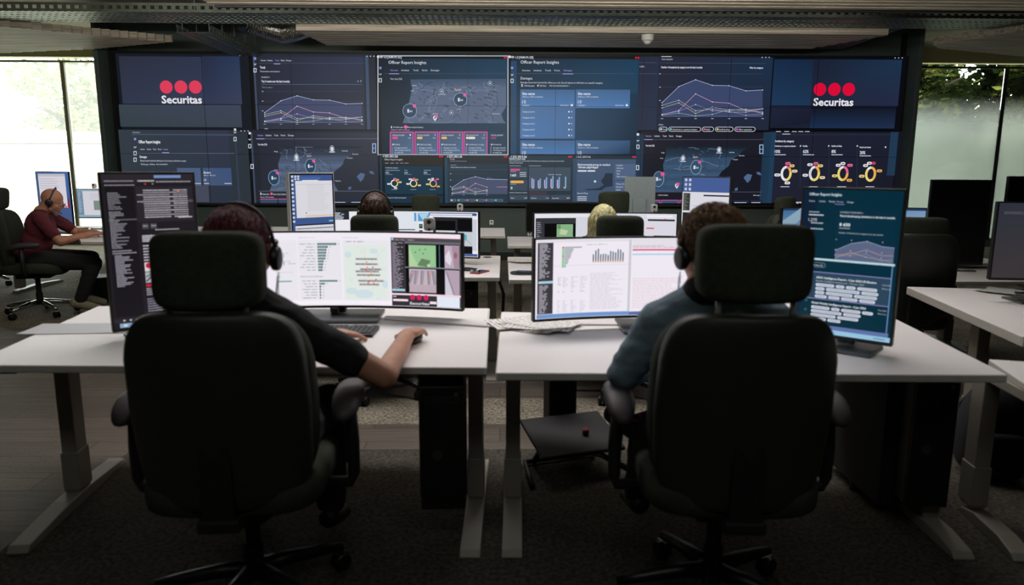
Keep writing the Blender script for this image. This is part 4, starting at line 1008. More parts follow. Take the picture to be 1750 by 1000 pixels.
# desks on the right
r0_ = P(1550, 490, DZ); r1_ = P(1752, 577, DZ); dd = (r1_ - r0_).normalized()
fr1 = r0_ + dd * 1.29
px_ = Vector((-dd.y, dd.x, 0)) 
if px_.x < 0: px_ = -px_
desk('white desk at the right whose thick side edge runs toward the viewer', [tuple(fr1), tuple(fr1 + px_ * 1.8), tuple(r0_ + px_ * 1.8), tuple(r0_)], DZ,
     [(fr1 + px_ * .2 - dd * .05, r0_ + px_ * .2 + dd * .15, .68), (fr1 + px_ * 1.65 - dd * .05, r0_ + px_ * 1.65 + dd * .15, .5)], th=.045)
s0 = P(1612, 486, .70)
desk('white desk at the right rear carrying the switched-off black portrait monitor', [(s0.x + .02, s0.y + .12), (s0.x + 1.9, s0.y + .12), (s0.x + 1.9, s0.y + 1.05), (s0.x + .02, s0.y + 1.05)], .70,
     [((s0.x + .2, s0.y + .2), (s0.x + .2, s0.y + .98), .5), ((s0.x + 1.75, s0.y + .2), (s0.x + 1.75, s0.y + .98), .5)])
v0 = P(1690, 614, .66); v1 = P(1750, 654, .66); dv = (v1 - v0).normalized(); pv = Vector((-dv.y, dv.x, 0)); pv = pv if pv.x > 0 else -pv
desk('lower white desk at the right edge whose foot shows beside the black computer case', [tuple(v0 + dv * .9), tuple(v0 + dv * .9 + pv * 1.3), tuple(v0 + pv * 1.3), tuple(v0)], .66,
     [(P(1750, 962, 0), P(1653, 872, 0), .93), (P(1750, 962, 0) + pv * 1.2, P(1653, 872, 0) + pv * 1.2, .5)])
w0 = P(1340, 449, DZ)
desk('white desk at the right, behind the teal portrait monitor', [(w0.x - .2, w0.y), (w0.x + 1.7, w0.y), (w0.x + 1.7, w0.y + .95), (w0.x - .2, w0.y + .95)], DZ,
     [((w0.x, w0.y + .06), (w0.x, w0.y + .86), .5), ((w0.x + 1.55, w0.y + .06), (w0.x + 1.55, w0.y + .86), .5)])
# desk of the man at far left
k0 = P(137, 414, DZ); 
desk('white desk by the left window used by the bald man', [(k0.x - .02, k0.y + .05), (k0.x + 1.5, k0.y + .05), (k0.x + 1.5, k0.y + 1.75), (k0.x - 1.75, k0.y + 1.75), (k0.x - 1.75, k0.y + 1.35), (k0.x - .62, k0.y + 1.0)], DZ,
     [((k0.x + .15, k0.y + .3), (k0.x - .05, k0.y + 1.3), .5), ((k0.x + 1.4, k0.y + .2), (k0.x + 1.4, k0.y + 1.2), .5)])
kk = P(31, 500, 0)
desk('white desk mostly beyond the left edge, its leg behind the bald man\'s chair', [(kk.x - 1.7, kk.y - .1), (kk.x + .08, kk.y - .1), (kk.x + .08, kk.y + .85), (kk.x - 1.7, kk.y + .85)], DZ - .02,
     [((kk.x - 1.55, kk.y - .05), (kk.x - 1.55, kk.y + .8), .5), ((kk.x, kk.y - .05), (kk.x, kk.y + .8), .12)])

# ================================================================= chairs
def make_chair(label, loc, rz, head_dz=0.0, base=None, head_tilt=0.0, posts=.2, arms=True, scale=1.0, group=None, head_w=.158):
    base = base or M_BLACK
    t = thing('office_chair', label, 'chair', loc, rz, group); t.scale = (scale,) * 3
    sy = -.27
    def wb(v):   # wrap the back round the sitter, lumbar curve
        v = v.copy(); v.y += .09 * (v.x / .27) ** 2 - .03 * math.sin((v.z / .3) * 1.4) * 1.0
        k = 1 - .16 * max(0, (v.z / .3)) ** 3 - .10 * max(0, -(v.z / .3)) ** 2; v.x *= k
        return v
    MB().sq((0, sy - .012, .75), (.252, .038, .292), .32, .38, nu=40, nv=24, warp=wb).build('back_shell', M_SHELL, t, smooth=True)
    MB().sq((0, sy + .035, .75), (.260, .055, .284), .42, .45, nu=40, nv=24, warp=wb).build('backrest', M_FABRIC, t, smooth=True)
    # piping seam round the cushion
    HR = Matrix.Rotation(R(head_tilt), 3, 'X')
    def wh(v):
        v = v.copy(); v.y += .05 * (v.x / .16) ** 2; return v
    hz = 1.152 + head_dz
    MB().sq((0, sy - .005, hz), (head_w, .052, .105), .35, .42, rot=HR, nu=36, nv=20, warp=wh).build('headrest', M_FABRIC, t, smooth=True)
    for s in (-1, 1):
        MB().tube([(s * posts / 2 * 1.0, sy, 1.0), (s * posts / 2, sy, 1.07 + head_dz), (s * posts / 2, sy, hz - .03)], .0085, 10).build('headrest_post', mat('satin_steel_posts', (196, 194, 186), .35, .3), t, smooth=True)
    def ws(v):
        v = v.copy(); v.z -= .03 * max(0, v.y / .26) ** 3; return v
    MB().sq((0, .0, .475), (.265, .265, .06), .45, .5, nu=36, nv=14, warp=ws).build('seat', M_FABRIC, t, smooth=True)
    m = MB(); m.box((0, -.01, .40), (.2, .3, .06)).box((0, -.2, .43), (.12, .22, .04)).box((0, -.29, .55), (.09, .03, .28)); m.build('tilt_mechanism', M_BLACKM, t, bevel=.008)
    for s in (-1, 1):
        MB().tube([(s * .1, .05, .4), (s * .29, .05, .395)], .007, 8).build('lever', M_BLACK, t, smooth=True)
    MB().lathe([(.03, .1), (.03, .22), (.024, .22), (.024, .39), (.04, .39)], n=20).build('column', M_BLACKM, t)
    for k in range(5):
        a = R(90 + 72 * k + 20); d = Vector((math.cos(a), math.sin(a), 0)); RM = Matrix.Rotation(a, 3, 'Z')
        m = MB(); m.tube([Vector((0, 0, .125)) + d * .02, Vector((0, 0, .12)) + d * .12, Vector((0, 0, .10)) + d * .24, Vector((0, 0, .085)) + d * .315], [.03, .025, .02, .016], 10)
        lg = m.build('base_leg', base, t, smooth=True)
        w = MB(); c_ = d * .31
        for s in (-1, 1):
            pp = c_ + Vector((-d.y, d.x, 0)) * s * .016
            w.lathe([(.028, -.009), (.032, -.005), (.032, .005), (.028, .009)], (pp.x, pp.y, .032), 18, rot=RM @ Matrix.Rotation(R(90), 3, 'X'))
        w.box((c_.x, c_.y, .05), (.05, .022, .03), RM); w.build('caster', M_BLACK, lg)
    if arms:
        for s in (-1, 1):
            ar = MB(); ar.tube([(s * .24, -.02, .43), (s * .325, -.02, .43), (s * .335, -.02, .46), (s * .335, -.02, .56), (s * .325, -.02, .70)], [.018, .018, .02, .022, .024], 10)
            ar = ar.build('armrest_support', M_BLACKM, t, smooth=True)
            def wa(v):
                v = v.copy(); v.z -= .035 * max(0, -v.y / .13) ** 2; return v
            MB().sq((s * .325, .0, .715), (.046, .135, .028), .7, .75, nu=24, nv=14, warp=wa).build('armrest_pad', M_PAD, ar, smooth=True)
    return t
CY = 2.19
cx1 = P(388, 700, .77).x
chair_L = make_chair('black office chair at front left seen from behind, headrest close to its back', (-.805, CY, 0), R(3), posts=.2, head_w=.147)
chair_R = make_chair('black office chair at front right seen from behind, headrest on two bare steel posts', (.70, CY - .02, 0), R(-2), head_dz=.025, head_w=.155)
c2l = P(637, 372, 1.13)
make_chair('black office chair in the second row, left, hiding the brown-haired person', (Q(637, 372, 4.2).x, 4.47, 0), 0, head_dz=-.02, scale=.93, head_w=.15, arms=True)
make_chair('black office chair in the second row, right, beside the blonde hair', (Q(1067, 372, 4.2).x, 4.47, 0), R(-4), head_dz=-.02, scale=.93, head_w=.15)
make_chair('empty black office chair in the third row against the ring charts', (Q(718, 345, 6.6).x, 6.85, 0), R(12), head_dz=-.03, scale=.96, head_w=.13, arms=True)
make_chair('empty black office chair in the third row behind the blonde person', (Q(1031, 345, 6.6).x, 6.85, 0), R(28), head_dz=-.02, scale=.98, head_w=.16)
make_chair('black office chair at right turned partly left, in front of the ring charts', (Q(1316, 360, 6.7).x, 6.95, 0), R(48), head_dz=-.07, scale=.98, head_w=.16)
make_chair('black office chair in shadow between the teal portrait monitor and the right desks', (Q(1577, 480, 4.35).x, 4.62, 0), R(-8), head_dz=-.12, scale=1.0, head_w=.17, arms=False)

# ================================================================= monitors
def monitor(name, label, w, h, loc, yaw, zb, mode='flat', Rc=1.75, tilt=0, paint=None, k=1.0, base=(.30, .20), case=None, stand='plate', cat='monitor', off=False, th=.03, group=None, bezel=.008, back=None):
    """loc: point on the desk under the screen; zb: height of the screen's lower edge above it; screen faces local -y"""
    t = thing(name, label, cat, loc, yaw, group)
    case = case or M_BLACK
    TR = Matrix.Rotation(R(tilt), 3, 'X')
    def emb(a, b, layer, y=0.0):
        off_ = -.0012 - layer * .00035 + y
        if mode == 'curved':
            an = a / Rc; r = Rc + off_ * -1
            x = math.sin(an) * (Rc + off_); yy = -(Rc - math.cos(an) * (Rc + off_))
            v = Vector((x, yy, b - h / 2))
        else: v = Vector((a, off_, b - h / 2))
        v = TR @ v
        return v + Vector((0, 0, zb + h / 2))
    n = 24 if mode == 'curved' else 1
    # casing
    vs = []; fs = []; W2, H2 = w / 2 + bezel, h
    for i in range(n + 1):
        a = -W2 + 2 * W2 * i / n
        for (b, y) in ((-bezel * 1.6, .0012), (h + bezel, .0012), (h + bezel - .002, th), (-bezel * 1.6 + .002, th)):
            vs.append(emb(a, b, 0, y))
    for i in range(n):
        for q in range(4): fs.append((i * 4 + q, i * 4 + (q + 1) % 4, (i + 1) * 4 + (q + 1) % 4, (i + 1) * 4 + q))
    fs.append((0, 1, 2, 3)); fs.append(tuple(n * 4 + q for q in (3, 2, 1, 0)))
    m = MB(); m.add(vs, fs); m.build('casing', case, t, bevel=.003)
    # bulge on the back
    bk = MB(); cc_ = emb(0, h * .45, 0, th + .012); bk.box(cc_, (min(w * .45, .34), .035, h * .4), TR); bk.build('back_cover', back or case, t, bevel=.008)
    c = Canvas(lambda x, y: ((x / 100 - .5) * w, (1 - y / 100) * h), emb, k, sub=.03 if mode == 'curved' else 0)
    if off:
        m = MB(); m.v = []; 
        for i in range(n):
            a0, a1 = -w / 2 + w * i / n, -w / 2 + w * (i + 1) / n
            m.add([emb(a0, .004, 0), emb(a1, .004, 0), emb(a1, h - .004, 0), emb(a0, h - .004, 0)], [(0, 1, 2, 3)])
        m.build('screen', mat('switched_off_panel', (7, 8, 8), .25, spec=.4), t)
    else:
        bg = Canvas(c.tr, emb, k, sub=c.sub)
        paint(c, bg); n0 = len(bg.f); o_ = len(bg.v)
        bg.v += c.v; bg.f += [tuple(i + o_ for i in f) for f in c.f]; bg.c += c.c
        bg.build('screen', t, light=True, content=n0)
    # stand
    if stand == 'plate':
        m = MB(); m.box((0, th + .06, zb * .5 + h * .2 + .003), (.06, .035, zb + h * .4 - .006)); m.box((0, th + .04, zb + h * .35), (.05, .05, .05)); m.build('stand_neck', M_ALU, t, bevel=.004)
        m = MB(); m.box((0, .02, .006), (base[0], base[1], .012)); m.build('stand_base', M_ALU, t, bevel=.004)
    elif stand == 'block':
        m = MB(); m.box((0, th + .045, zb * .5 + h * .2), (.07, .05, zb + h * .4)); m.box((0, .0, zb * .45), (.03, .045, zb * .8)); m.build('stand_neck', M_BLACKM, t, bevel=.004)
        m = MB(); m.prism([(-base[0] / 2, -base[1] * .5), (base[0] / 2, -base[1] * .5), (base[0] / 2 * 1.0, base[1] * .5), (-base[0] / 2 * 1.0, base[1] * .5)], .001, .016); m.build('stand_base', M_ALU, t, bevel=.004)
    return t

LT = (236, 232, 240)
def rows(c, x0, x1, y0, y1, n, h, col, L, seed=1, jit=.5, lo=.3):
    rnd = random.Random(seed)
    for i in range(n):
        y = y0 + (y1 - y0) * i / max(1, n - 1); scribble(c, x0, x0 + (x1 - x0) * rnd.uniform(lo, 1), y, h, col, L, seed * 100 + i)

# --- portrait monitor front left: dark mail client
def paint_A(c, bg):
    bg.rect(0, 0, 100, 100, (38, 34, 40), 0)
    c.rect(0, 0, 100, 5.5, (50, 46, 52), .5); c.rect(56, .8, 86, 2.6, (130, 160, 215), 1)
    rows(c, 3, 36, 4.4, 7, 2, .8, (150, 148, 156), 1, 3, lo=.9); scribble(c, 38, 56, 4.4, .9, (215, 210, 215), 1, 5); c.disc(46, 6.4, .0035, (205, 60, 60), 2); c.disc(54, 6.4, .003, (190, 150, 150), 2)
    scribble(c, 58, 97, 5.0, .9, (160, 158, 170), 1, 8)
    c.rect(3, 6, 33, 92, (30, 27, 34), .6)
    rows(c, 5, 26, 12, 22, 9, .75, (140, 138, 146), 1, 11, lo=.15); rows(c, 5, 26, 24, 47, 22, .75, (150, 146, 156), 1, 12, lo=.2); c.rect(4, 28.5, 34, 29.4, (100, 98, 106), 1)
    rows(c, 5, 34, 49, 50.5, 2, .75, (170, 166, 176), 1, 13, lo=.6); rows(c, 7, 27, 52, 72, 20, .75, (165, 160, 172), 1, 14, lo=.3)
    c.rect(35, 8, 98, 31, (48, 44, 52), .6)
    for i in range(13):
        y = 10.5 + i * 1.45; cc = (178, 172, 184) if i % 3 else (206, 200, 210)
        if i == 5: c.rect(40, y - .8, 98, y + .8, (92, 86, 98), .9)
        scribble(c, 36 if i in (2, 5) else 43, 72 + (i * 7) % 14, y, .75, cc, 1, 30 + i); scribble(c, 76, 92, y, .75, cc, 1, 60 + i)
    c.disc(82, 11, .004, (225, 130, 110), 2); scribble(c, 80, 96, 28.5, .8, (220, 220, 225), 1, 90)
    for a in (39, 48): c.rect(a, 32, a + 7, 35.5, (84, 80, 90), 1); scribble(c, a + 1, a + 6, 33.5, .8, (170, 170, 178), 1.5, a)
    rows(c, 53, 80, 36.3, 36.9, 1, .7, (190, 186, 196), 1, 15, lo=.9); rows(c, 38, 72, 40, 43.5, 4, .9, (215, 210, 220), 1, 16, lo=.6)
    rows(c, 38, 60, 46.5, 56, 6, .9, (215, 210, 220), 1, 17, lo=.6)
    c.rect(38, 57.5, 62, 63.5, (240, 232, 238), 1); 
    for a in (42.5, 50, 57.5): c.disc(a, 59.6, .011, (226, 40, 70), 2)
    c.rect(38, 64, 62, 71, (196, 200, 205), 1); c.line([(39, 70), (46, 66), (54, 69), (61, 65)], .006, (90, 96, 100), 2); c.line([(39, 67), (47, 64.5)], .005, (110, 116, 120), 2)
    c.rect(38, 72, 62, 73.6, (226, 40, 80), 1); rows(c, 38, 66, 75, 79, 4, .8, (176, 172, 182), 1, 18, lo=.7)
    rows(c, 38, 66, 82, 90, 6, .9, (150, 148, 165), 1, 19, lo=.8)
    c.rect(0, 93.5, 100, 96, (52, 48, 56), 1)
    for a in (10, 17, 24, 31): c.rect(a, 94.2, a + 2.2, 95.3, (205, 205, 210), 2)
    c.rect(6, 96.6, 100, 99.4, (150, 186, 220), 1); c.rect(10, 97.2, 14, 98.8, (225, 235, 245), 2); c.rect(20, 97.2, 24, 98.8, (225, 235, 245), 2)
aL = Vector((-1.50, 2.78, 0)); 
pl_ = P(190, 567, DZ + .045); pr_ = Q(331, 300, pl_.y + .20)
mA = Vector(((pl_.x + pr_.x) / 2, (pl_.y + pr_.y) / 2 + .01, DZ)); yawA = math.atan2(pr_.y - pl_.y, pr_.x - pl_.x); wA = (Vector((pr_.x, pr_.y)) - Vector((pl_.x, pl_.y))).length
topA = Q(172, 294, pl_.y).z
monitor('monitor', 'tall portrait monitor at front left showing a dark mail window', wA - .016, topA - DZ - .058, mA, yawA, .05, paint=paint_A, k=.75, base=(.24, .2), case=mat('olive_grey_casing', (60, 60, 50), .4), cat='monitor')

# --- teal portrait monitor front right
def paint_D(c, bg):
    bg.rect(0, 0, 100, 100, (6, 44, 60), 0)
    c.rect(0, 0, 15, 43, (14, 34, 56), .6); c.rect(0, 0, 12, 99, (16, 34, 54), .6)
    c.text('Officer Report Insights', 6, 4.2, .010, (190, 205, 215), 2, w=34, bold=True)
    for i, (x, n_) in enumerate(((6, 'Overview'), (17, 'Incidents'), (27, 'Trends'), (35.5, 'Patrols'), (46, 'Damages'))): c.text(n_, x, 8.6, .0065, (180, 170, 220) if i == 3 else (190, 205, 215), 2, w=6.5)
    c.rect(33.5, 9.6, 43.5, 9.9, (150, 150, 210), 2)
    c.rect(37, 12, 96, 45, (8, 46, 64), 1)
    c.text('INCIDENT OVERVIEW >', 40, 15.5, .006, (185, 200, 210), 2, w=23); c.text('Patrol timekeeping deviations in the last 6 months', 40, 18, .0075, (205, 215, 222), 2, w=54, bold=True)
    rows(c, 7, 20, 15.5, 16, 1, .6, (170, 185, 195), 2, 3, lo=.8); rows(c, 7, 24, 17.5, 18, 1, .8, (205, 215, 222), 2, 4, lo=.9); c.text('1,275', 7, 21.8, .011, (215, 222, 228), 2, w=9)
    rows(c, 10, 24, 23, 27, 2, .8, (170, 185, 195), 2, 5, lo=.8)
    c.text('8 650', 40, 24.2, .011, (225, 232, 236), 2, w=11, bold=True); c.rect(40, 25.4, 51, 25.9, (150, 170, 180), 2); c.text('Number of deviations by category over last months', 40, 29.2, .0055, (185, 200, 210), 2, w=44)
    X0, X1, Y0, Y1 = 38, 96, 30, 47.5
    def yy(f): return Y0 + (Y1 - Y0) * f
    xs_ = [X0 + (X1 - X0) * q for q in (0, .27, .54, .8, 1.0)]; tp = [.62, .32, .2, .36, .38]
    for i in range(4): c.poly([(xs_[i], Y1), (xs_[i + 1], Y1), (xs_[i + 1], yy(tp[i + 1])), (xs_[i], yy(tp[i]))], (92, 104, 132), 1.6)
    for s_, cc in ((tp, (180, 190, 220)), ([.8, .74, .52, .7, .68], (225, 165, 160)), ([.92, .66, .8, .86, .9], (190, 190, 140)), ([.85, .8, .68, .9, .8], (160, 140, 190))): c.line(list(zip(xs_, [yy(v) for v in s_])), .0012, cc, 2.4)
    for x in xs_[:4]:
        c.rect(x - .8, Y1 + .6, x + .8, Y1 + .9, (160, 175, 185), 2.5)
        for v in (.2, .6, .8): c.disc(x, yy(v), .0016, (210, 220, 230), 2.6)
    c.rect(12, 47.2, 98, 48.6, (190, 215, 225), 2.2)
    c.rect(4, 48.8, 97, 94.5, (4, 46, 62), 1); c.pill(13, 50.2, 29, 53.6, (120, 140, 150), 2); c.pill(13.6, 50.5, 28.4, 53.3, (6, 44, 60), 2.3); c.text('Active (2)', 16, 52.7, .007, (215, 222, 228), 3, w=10)
    c.rect(6, 57, 96, 75.5, (44, 70, 90), 1.5); c.rect(6, 56.6, 96, 57.1, (140, 140, 200), 2); c.rect(6, 75.3, 96, 75.8, (140, 140, 190), 2)
    c.text('APAC Intelligence Report - 5 Jun 2024 US Election', 20, 61.2, .0075, (222, 228, 234), 3, w=62, bold=True); c.text('Security Intelligence Assessment - October 2024', 20, 63.4, .006, (190, 200, 210), 3, w=50)
    rnd = random.Random(2); PW = (206, 212, 226)
    for r_, y in enumerate((64.6, 67.3, 70, 72.7)):
        x = 20
        for w_ in ((20, 9, 10, 20), (10, 35, 17), (10, 28, 23), (13, 12, 17, 16))[r_]: c.pill(x, y, x + w_, y + 2.1, PW, 3); scribble(c, x + 2, x + w_ - 2, y + 1.05, .5, (120, 130, 150), 3.5, int(x * 7 + r_)); x += w_ + 1.5
    for q in range(2): c.text('10 Jun 2024' if q == 0 else 'Source', 88, 62 + 2.4 * q, .005, (190, 200, 210), 3, w=8)
    c.text('Global Weekly Intelligence Report - 4 Jun 2024', 17, 79.2, .0075, (222, 228, 234), 3, w=57, bold=True)
    for r_, y in enumerate((80.6, 83.3, 86, 88.7)):
        x = 17
        for w_ in ((20, 9, 20, 11), (33, 18), (27, 22), (17, 14))[r_]: c.pill(x, y, x + w_, y + 2.1, PW, 3); scribble(c, x + 2, x + w_ - 2, y + 1.05, .5, (120, 130, 150), 3.5, int(x * 5 + r_)); x += w_ + 1.5
    for q in range(2): c.text('10 Jun 2024' if q == 0 else 'Source', 86, 79 + 2.4 * q, .005, (190, 200, 210), 3, w=8)
    for y in (69, 77.5, 84): c.disc(11, y, .005, (60, 90, 110), 3)
    c.rect(0, 93.6, 98, 96.4, (96, 116, 170), 2); c.rect(3, 96.4, 100, 99.6, (150, 196, 225), 2.3); c.rect(95.5, 48.6, 96.5, 94, (110, 140, 190), 2.4)
    scribble(c, 84, 95, 98, .5, (40, 60, 80), 3, 4)
dr_ = P(1524, 590, DZ + .045); dl_ = Q(1372, 313, dr_.y + .24)
wD = (Vector((dr_.x, dr_.y)) - Vector((dl_.x, dl_.y))).length; mD = Vector(((dr_.x + dl_.x) / 2, (dr_.y + dl_.y) / 2, DZ)); yawD = math.atan2(dr_.y - dl_.y, dr_.x - dl_.x)
topD = Q(1546, 322, dr_.y).z
monitor('monitor', 'tall portrait monitor at front right showing a teal report with rounded tags', wD - .016, topD - DZ - .06, mD, yawD, .05, paint=paint_D, k=.95, base=(.26, .2), case=mat('olive_grey_casing', (60, 60, 50), .4))

# --- ultrawide front left
def paint_B(c, bg):
    bg.rect(0, 0, 100, 100, (240, 234, 244), 0, n=24)
    U = lambda px: (px - 332) / 4.56
    V = lambda py: py
    def rc(x0, y0, x1, y1, col, L, n=1): c.rect(U(x0), y0, U(x1), y1, col, L, n=n)
    for a, b in ((461, 498), (500, 573), (577, 659)): rc(a, 10, b, 92, (232, 230, 236), .8, 3)
    rc(420, 94, 661, 97.5, (246, 240, 248), 1, 8)
    G = (112, 138, 142); DG = (84, 96, 100); FG = (170, 168, 178)
    c.text('Alarms by location', U(502), 7.5, .006, FG, 1.5, w=6); c.text('Incidents by district', U(578), 7.5, .006, FG, 1.5, w=6); rc(597, 11.5, 599, 13, (220, 60, 90), 2); scribble(c, U(583), U(596), 12.2, 1.2, FG, 1.5, 3); scribble(c, U(602), U(616), 12.2, 1.2, FG, 1.5, 4)
    for i, l_ in enumerate((33, 18, 15.5, 15, 14, 13, 10, 9, 8, 7.5)):
        y = 15.5 + i * 3.95; rc(533, y - 1.5, 533 + l_, y + 1.5, G, 2); rc(533 + l_ - 1.2, y - 1.5, 533 + l_, y + 1.5, (60, 70, 74), 2.5); scribble(c, U(503) + (i * 3 % 4) * .8, U(529), y, 1.1, FG, 2, i + 40); rc(533 + l_ + 3, y - .6, 533 + l_ + 5, y + .6, FG, 2)
    c.text('Alarms by responsible team', U(502), 60.5, .006, DG, 1.5, w=8.5)
    for i, l_ in enumerate((32, 10, 3, 2.5, 2.5, 2.5, 2)):
        y = 66 + i * 3.9; rc(534, y - 1.3, 534 + l_, y + 1.3, G if i < 2 else DG, 2); scribble(c, U(505) + (i % 3) * .6, U(530), y, 1.1, FG, 2, i + 60); rc(537 + l_, y - .6, 539 + l_, y + .6, FG, 2)
    c.text('71', U(479), 29, .007, (120, 140, 190), 2, w=.9); c.text('116', U(479), 40, .008, (150, 150, 165), 2, w=1.6); rc(482, 41.5, 495, 42.3, FG, 2); rc(475, 27, 476, 33, (120, 150, 220), 2); rc(475, 38, 476, 44, (90, 90, 96), 2)
    c.text('Incidents per hour, by day', U(462), 54, .005, FG, 2, w=6)
    for i in range(10):
        y = 66 + i * 2.6
        if i == 0: rc(464, y - 1, 487, y + 1, (130, 175, 172), 2)
        for a in range(3): rc(462 + 1.2 * a, y - .7, 462.8 + 1.2 * a, y + .7, (70, 74, 80), 2)
    # map
    rc(579, 17, 654, 92, (224, 232, 226), 1, 3)
    for a, b, x, y in ((631, 25, 7, 5), (612, 84, 16, 8), (590, 80, 10, 6), (650, 70, 5, 8), (586, 30, 6, 6)): c.disc(U(a), b, .022 * x / 8, (206, 222, 228), 1.4, ry=.02 * y / 8)
    rnd = random.Random(6)
    for _ in range(14):
        p = [(U(rnd.uniform(580, 652)), rnd.uniform(20, 90))]
        for k in range(3): p.append((min(max(p[-1][0] + rnd.uniform(-2, 2), U(579)), U(654)), min(max(p[-1][1] + rnd.uniform(-9, 9), 18), 91)))
        c.line(p, .0012, rnd.choice(((226, 190, 200), (214, 214, 214), (200, 215, 225))), 1.7)
    for y, a, b in ((36, 599, 637), (43, 598, 638), (50, 606, 644), (53, 598, 640), (58, 600, 642), (66, 602, 648), (71, 604, 640)): rc(a, y - 1.8, b, y + 1.2, (178, 174, 176), 2); scribble(c, U(a + 1), U(b - 2), y, 1, (120, 110, 115), 2.3, int(y))
    for x, y, cc in ((618, 40, (235, 130, 40)), (619, 47, (240, 160, 80)), (617, 51, (220, 70, 60)), (629, 47, (220, 80, 70)), (621, 59, (235, 130, 50)), (623, 66, (220, 40, 60)), (620, 68, (220, 40, 60)), (634, 64, (215, 40, 60)), (630, 69, (235, 120, 60)), (626, 56, (235, 150, 120))): c.disc(U(x), y, .0035, cc, 3, ry=.004)
    # dark camera console
    rc(662, 2, 788, 6, (250, 226, 236), 2, 4); rc(662, 6, 788, 99.4, (50, 50, 54), 1.2, 5); rc(662, 6, 788, 11, (76, 74, 80), 2.1, 4); rc(663, 6.5, 667, 9.5, (150, 200, 215), 2.6)
    for x in (670, 680, 692, 697): c.text('Menu', U(x), 9.5, .0045, (210, 205, 215), 2.8, w=1.6)
    rows(c, U(664), U(684), 13, 76, 34, 1.1, (150, 140, 156), 2, 22, lo=.4); rc(663, 76, 686, 79, (165, 205, 222), 2.6)
    rc(687, 11, 788, 13.8, (110, 106, 114), 2)
    rc(688, 14, 786, 84, (10, 10, 12), 2, 4)
    # green tinted camera view
    rc(694, 15.5, 743, 45, (150, 196, 148), 3, 2); c.poly([(U(694), 15.5), (U(703), 33), (U(712), 45), (U(694), 45)], (178, 208, 160), 3.5)
    c.poly([(U(717), 33.5), (U(733), 36), (U(729), 45), (U(709), 43)], (104, 130, 96), 3.6); rc(727, 41, 733, 45, (180, 214, 170), 3.8)
    for x, y in ((706, 25.5), (714, 22), (724, 21), (720, 27)): c.disc(U(x), y, .003, (66, 88, 64), 4)
    # escalator camera view
    rc(694, 48, 743, 80, (196, 178, 190), 3, 2)
    for i, x in enumerate((697, 705, 716, 728, 737)):
        c.poly([(U(x + (i - 2) * -.8), 50), (U(x + 6 + (i - 2) * -.8), 50), (U(x + 3 + (i - 2) * 1.6), 69), (U(x - 1 + (i - 2) * 1.6), 69)], (158, 150, 160), 3.5)
        c.line([(U(x + (i - 2) * -.8), 50), (U(x - 1 + (i - 2) * 1.6), 69)], .002, (50, 46, 54), 4)
    rc(694, 69.5, 743, 80, (188, 168, 180), 3.8); c.disc(U(699), 53, .004, (235, 150, 160), 4.2); c.disc(U(733), 53, .005, (240, 150, 130), 4.2)
    # cropped views at the right
    rc(759, 15, 786, 45.5, (190, 170, 190), 3); c.poly([(U(760), 29), (U(767), 21), (U(772), 34), (U(769), 42), (U(760), 36)], (222, 214, 226), 3.5); c.poly([(U(772), 16), (U(786), 16), (U(786), 45), (U(776), 45)], (168, 140, 158), 3.4); c.disc(U(779), 28, .008, (150, 100, 104), 4, ry=.014)
    rc(759, 48, 786, 82, (180, 160, 176), 3); c.poly([(U(760), 50), (U(774), 82), (U(760), 82)], (206, 204, 216), 3.5); c.line([(U(762), 50), (U(776), 80)], .003, (120, 106, 124), 4)
    rc(687, 45.3, 788, 46.6, (130, 140, 148), 3.2); rc(749, 15, 750, 47, (90, 130, 150), 3.2)
    rc(662, 82, 788, 84.4, (246, 214, 226), 4); rc(662, 84.5, 788, 99, (50, 48, 54), 2.4); rc(664, 90, 691, 93, (245, 220, 230), 3); rc(664, 86, 670, 87.2, (210, 200, 210), 3)
    rc(731, 92, 743, 95.5, (245, 225, 232), 4); rc(744, 84.5, 786, 99, (226, 232, 244), 4, 2)
    for x in (699.5, 711.5, 724): c.disc(U(x), 87.0, .0115, (212, 30, 96), 4.4, ry=.0125)
    c.text('Securitas', U(694), 97.2, .0125, (222, 212, 222), 4.4, w=U(730) - U(694), bold=True)
    rc(694, 84.5, 731, 85, (50, 48, 54), 4.8)
bR = P(788, 533, DZ + .05)
cB = Vector((bR.x - .585, bR.y + .11, DZ))
monB = monitor('curved_monitor', 'long curved ultrawide monitor at front left with bar charts and camera views', 1.185, .335, cB, R(1.5), .058, mode='curved', paint=paint_B, k=1.0, base=(.42, .26), stand='block')

